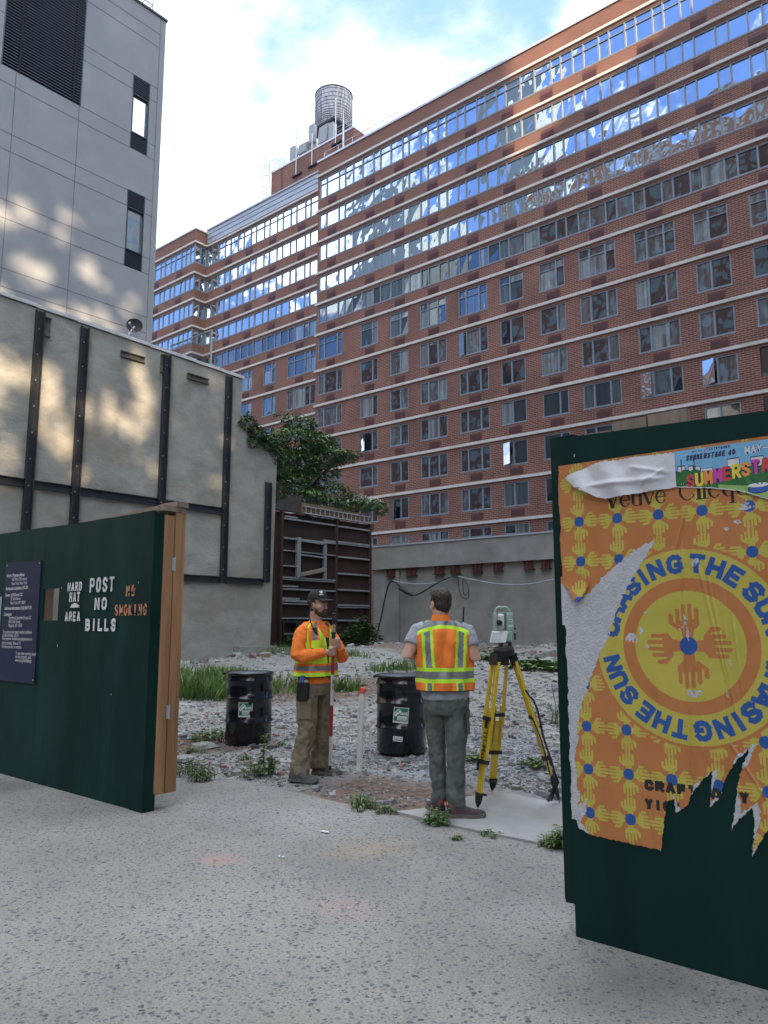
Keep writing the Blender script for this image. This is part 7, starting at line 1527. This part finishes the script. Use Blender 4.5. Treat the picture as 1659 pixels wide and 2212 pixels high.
tower('distant_tower', -92, -80, -72, -60, 0, 142, fm3, 'slim glass tower far behind the street mirrored as dark panes in the ribbon windows')
tower('distant_tower', -170, -146, -120, -96, 0, 150, fm3, 'wide glass tower far off to the left behind the street mirrored in the ribbon windows')
tower('opposite_building', -12, 55, -44, -24, 0, 20, fm2, 'low pale building directly across the street behind the photographer')
tower('corner_shade_block', 80, 120, -78, -18, 0, 46, fm2, 'unseen pale block added at the end of the street to shade the pavement')  # sun blocker, added to keep direct sun off pavement and lot
nt_ = thing('added_shade_tower', (25, 12, 0), 'unseen stepped block added on the right to shade the lot and shape the sun', 'building')  # invented sun blocker; its outline leaves one lit patch on the brick front
b = MB(); b.prism([(14, .2), (36, .2), (36, 13.5), (14, 25.4)], lambda a, c, t: (a, c, t), 0, 97); b.build('shade_shaft', fm2, nt_)
b = MB(); b.prism([(14, 25.5), (36, 13.6), (36, 42.5), (14, 42.5)], lambda a, c, t: (a, c, t), 0, 50.5); b.build('low_shade_block', fm2, nt_)
b = MB(); b.box(14, 36, -12, .1, 38, 97); b.build('shade_overhang', fm2, nt_)  # added mass above the street, shades the upper concrete wall
# added unseen tree; leaves left out where sun patches should fall on the walls
def blob(a, c, ca, cc, ra, rc, rot=0.0):
    x = a - ca; y = c - cc; xr = x * math.cos(rot) + y * math.sin(rot); yr = -x * math.sin(rot) + y * math.cos(rot)
    return (xr / ra) ** 2 + (yr / rc) ** 2 < 1
LOW = [(9.2, 9.0, 1.5, 1.0, .2), (9.6, 7.6, 1.0, .35, .5), (11.3, 8.6, .55, 1.4, 0), (11.9, 7.7, .5, 1.0, .15), (13.0, 8.2, .55, 1.1, .1), (13.6, 8.9, .25, .9, .35), (14.6, 8.9, .6, 1.2, -.35), (14.5, 10.7, .35, .9, 0), (14.65, 7.35, .22, .3, 0), (15.2, 7.1, .2, .5, .2), (12.8, 6.45, .5, .3, .2), (10.1, 6.5, .35, .9, -.2), (13.2, 10.6, .15, .5, .1)]
GREY = [(11.2, 16.3, 1.2, .55, .2), (13.9, 17.3, 1.1, .75, .12), (13.0, 16.4, .3, .8, -.25), (15.1, 18.6, .2, .7, 0), (16.5, 19.3, .55, .55, 0), (16.3, 17.9, .25, .8, 0), (11.9, 14.3, .9, .65, .3), (14.2, 15.1, .6, .65, .2), (14.0, 13.1, 1.8, .6, .1), (16.0, 14.3, .3, .9, -.5), (10.6, 13.0, .7, .5, .3), (16.9, 18.9, .25, .6, 0)]
tr = thing('sun_mask_tree', (9, -3, 0), 'unseen tree added right of the frame to cut sun patches on the left walls', 'tree')
b = MB(); b.tube([(9, -3.2, 0), (9, -3.4, 8), (9.2, -3, 16), (9, -3, 24), (8.8, -3, 31)], [.5, .42, .34, .2, .08], 10)
for i in range(14):
    z = 13 + i * 1.2; t = random.uniform(0, 6.28); b.tube([(9, -3, z), (9 + 2.2 * math.cos(t), -3 + 2 * math.sin(t), z + 2)], [.14, .04], 6)
b.build('trunk', mat('bark', (.08, .06, .045), (.13, .10, .08), 6, .9, bump=.5), tr)
lf = MB(); n = 0; random.seed(5); vx = -SUN_AZ.x; vy = -SUN_AZ.y; vz = -math.tan(SUN_EL)
while n < 13000:
    p = Vector((random.uniform(5.2, 12.5), random.uniform(-9.6, 3.4), random.uniform(13, 34)))
    t1 = (XS - p.x) / vx; y1 = p.y + vy * t1; z1 = p.z + vz * t1; t2 = (XG - p.x) / vx; y2 = p.y + vy * t2; z2 = p.z + vz * t2
    if z1 < 11.7:
        if y1 > 16.6: n += 0
        lit = any(blob(y1, z1, *q) for q in LOW)
    else: lit = any(blob(y2, z2, *q) for q in GREY)
    n += 1
    if lit and random.random() > .11: continue
    s = random.uniform(.25, .5); a = Vector((random.gauss(0, 1), random.gauss(0, 1), random.gauss(0, .6))).normalized(); c_ = a.cross(Vector((random.gauss(0, 1), random.gauss(0, 1), random.gauss(0, 1)))).normalized()
    lf.add([p - a * s, p + c_ * s * .6, p + a * s, p - c_ * s * .6], [(0, 1, 2, 3)])
lf.build('crown', mat('leaf_green', (.035, .075, .02), (.06, .12, .03), 1, .6), tr)
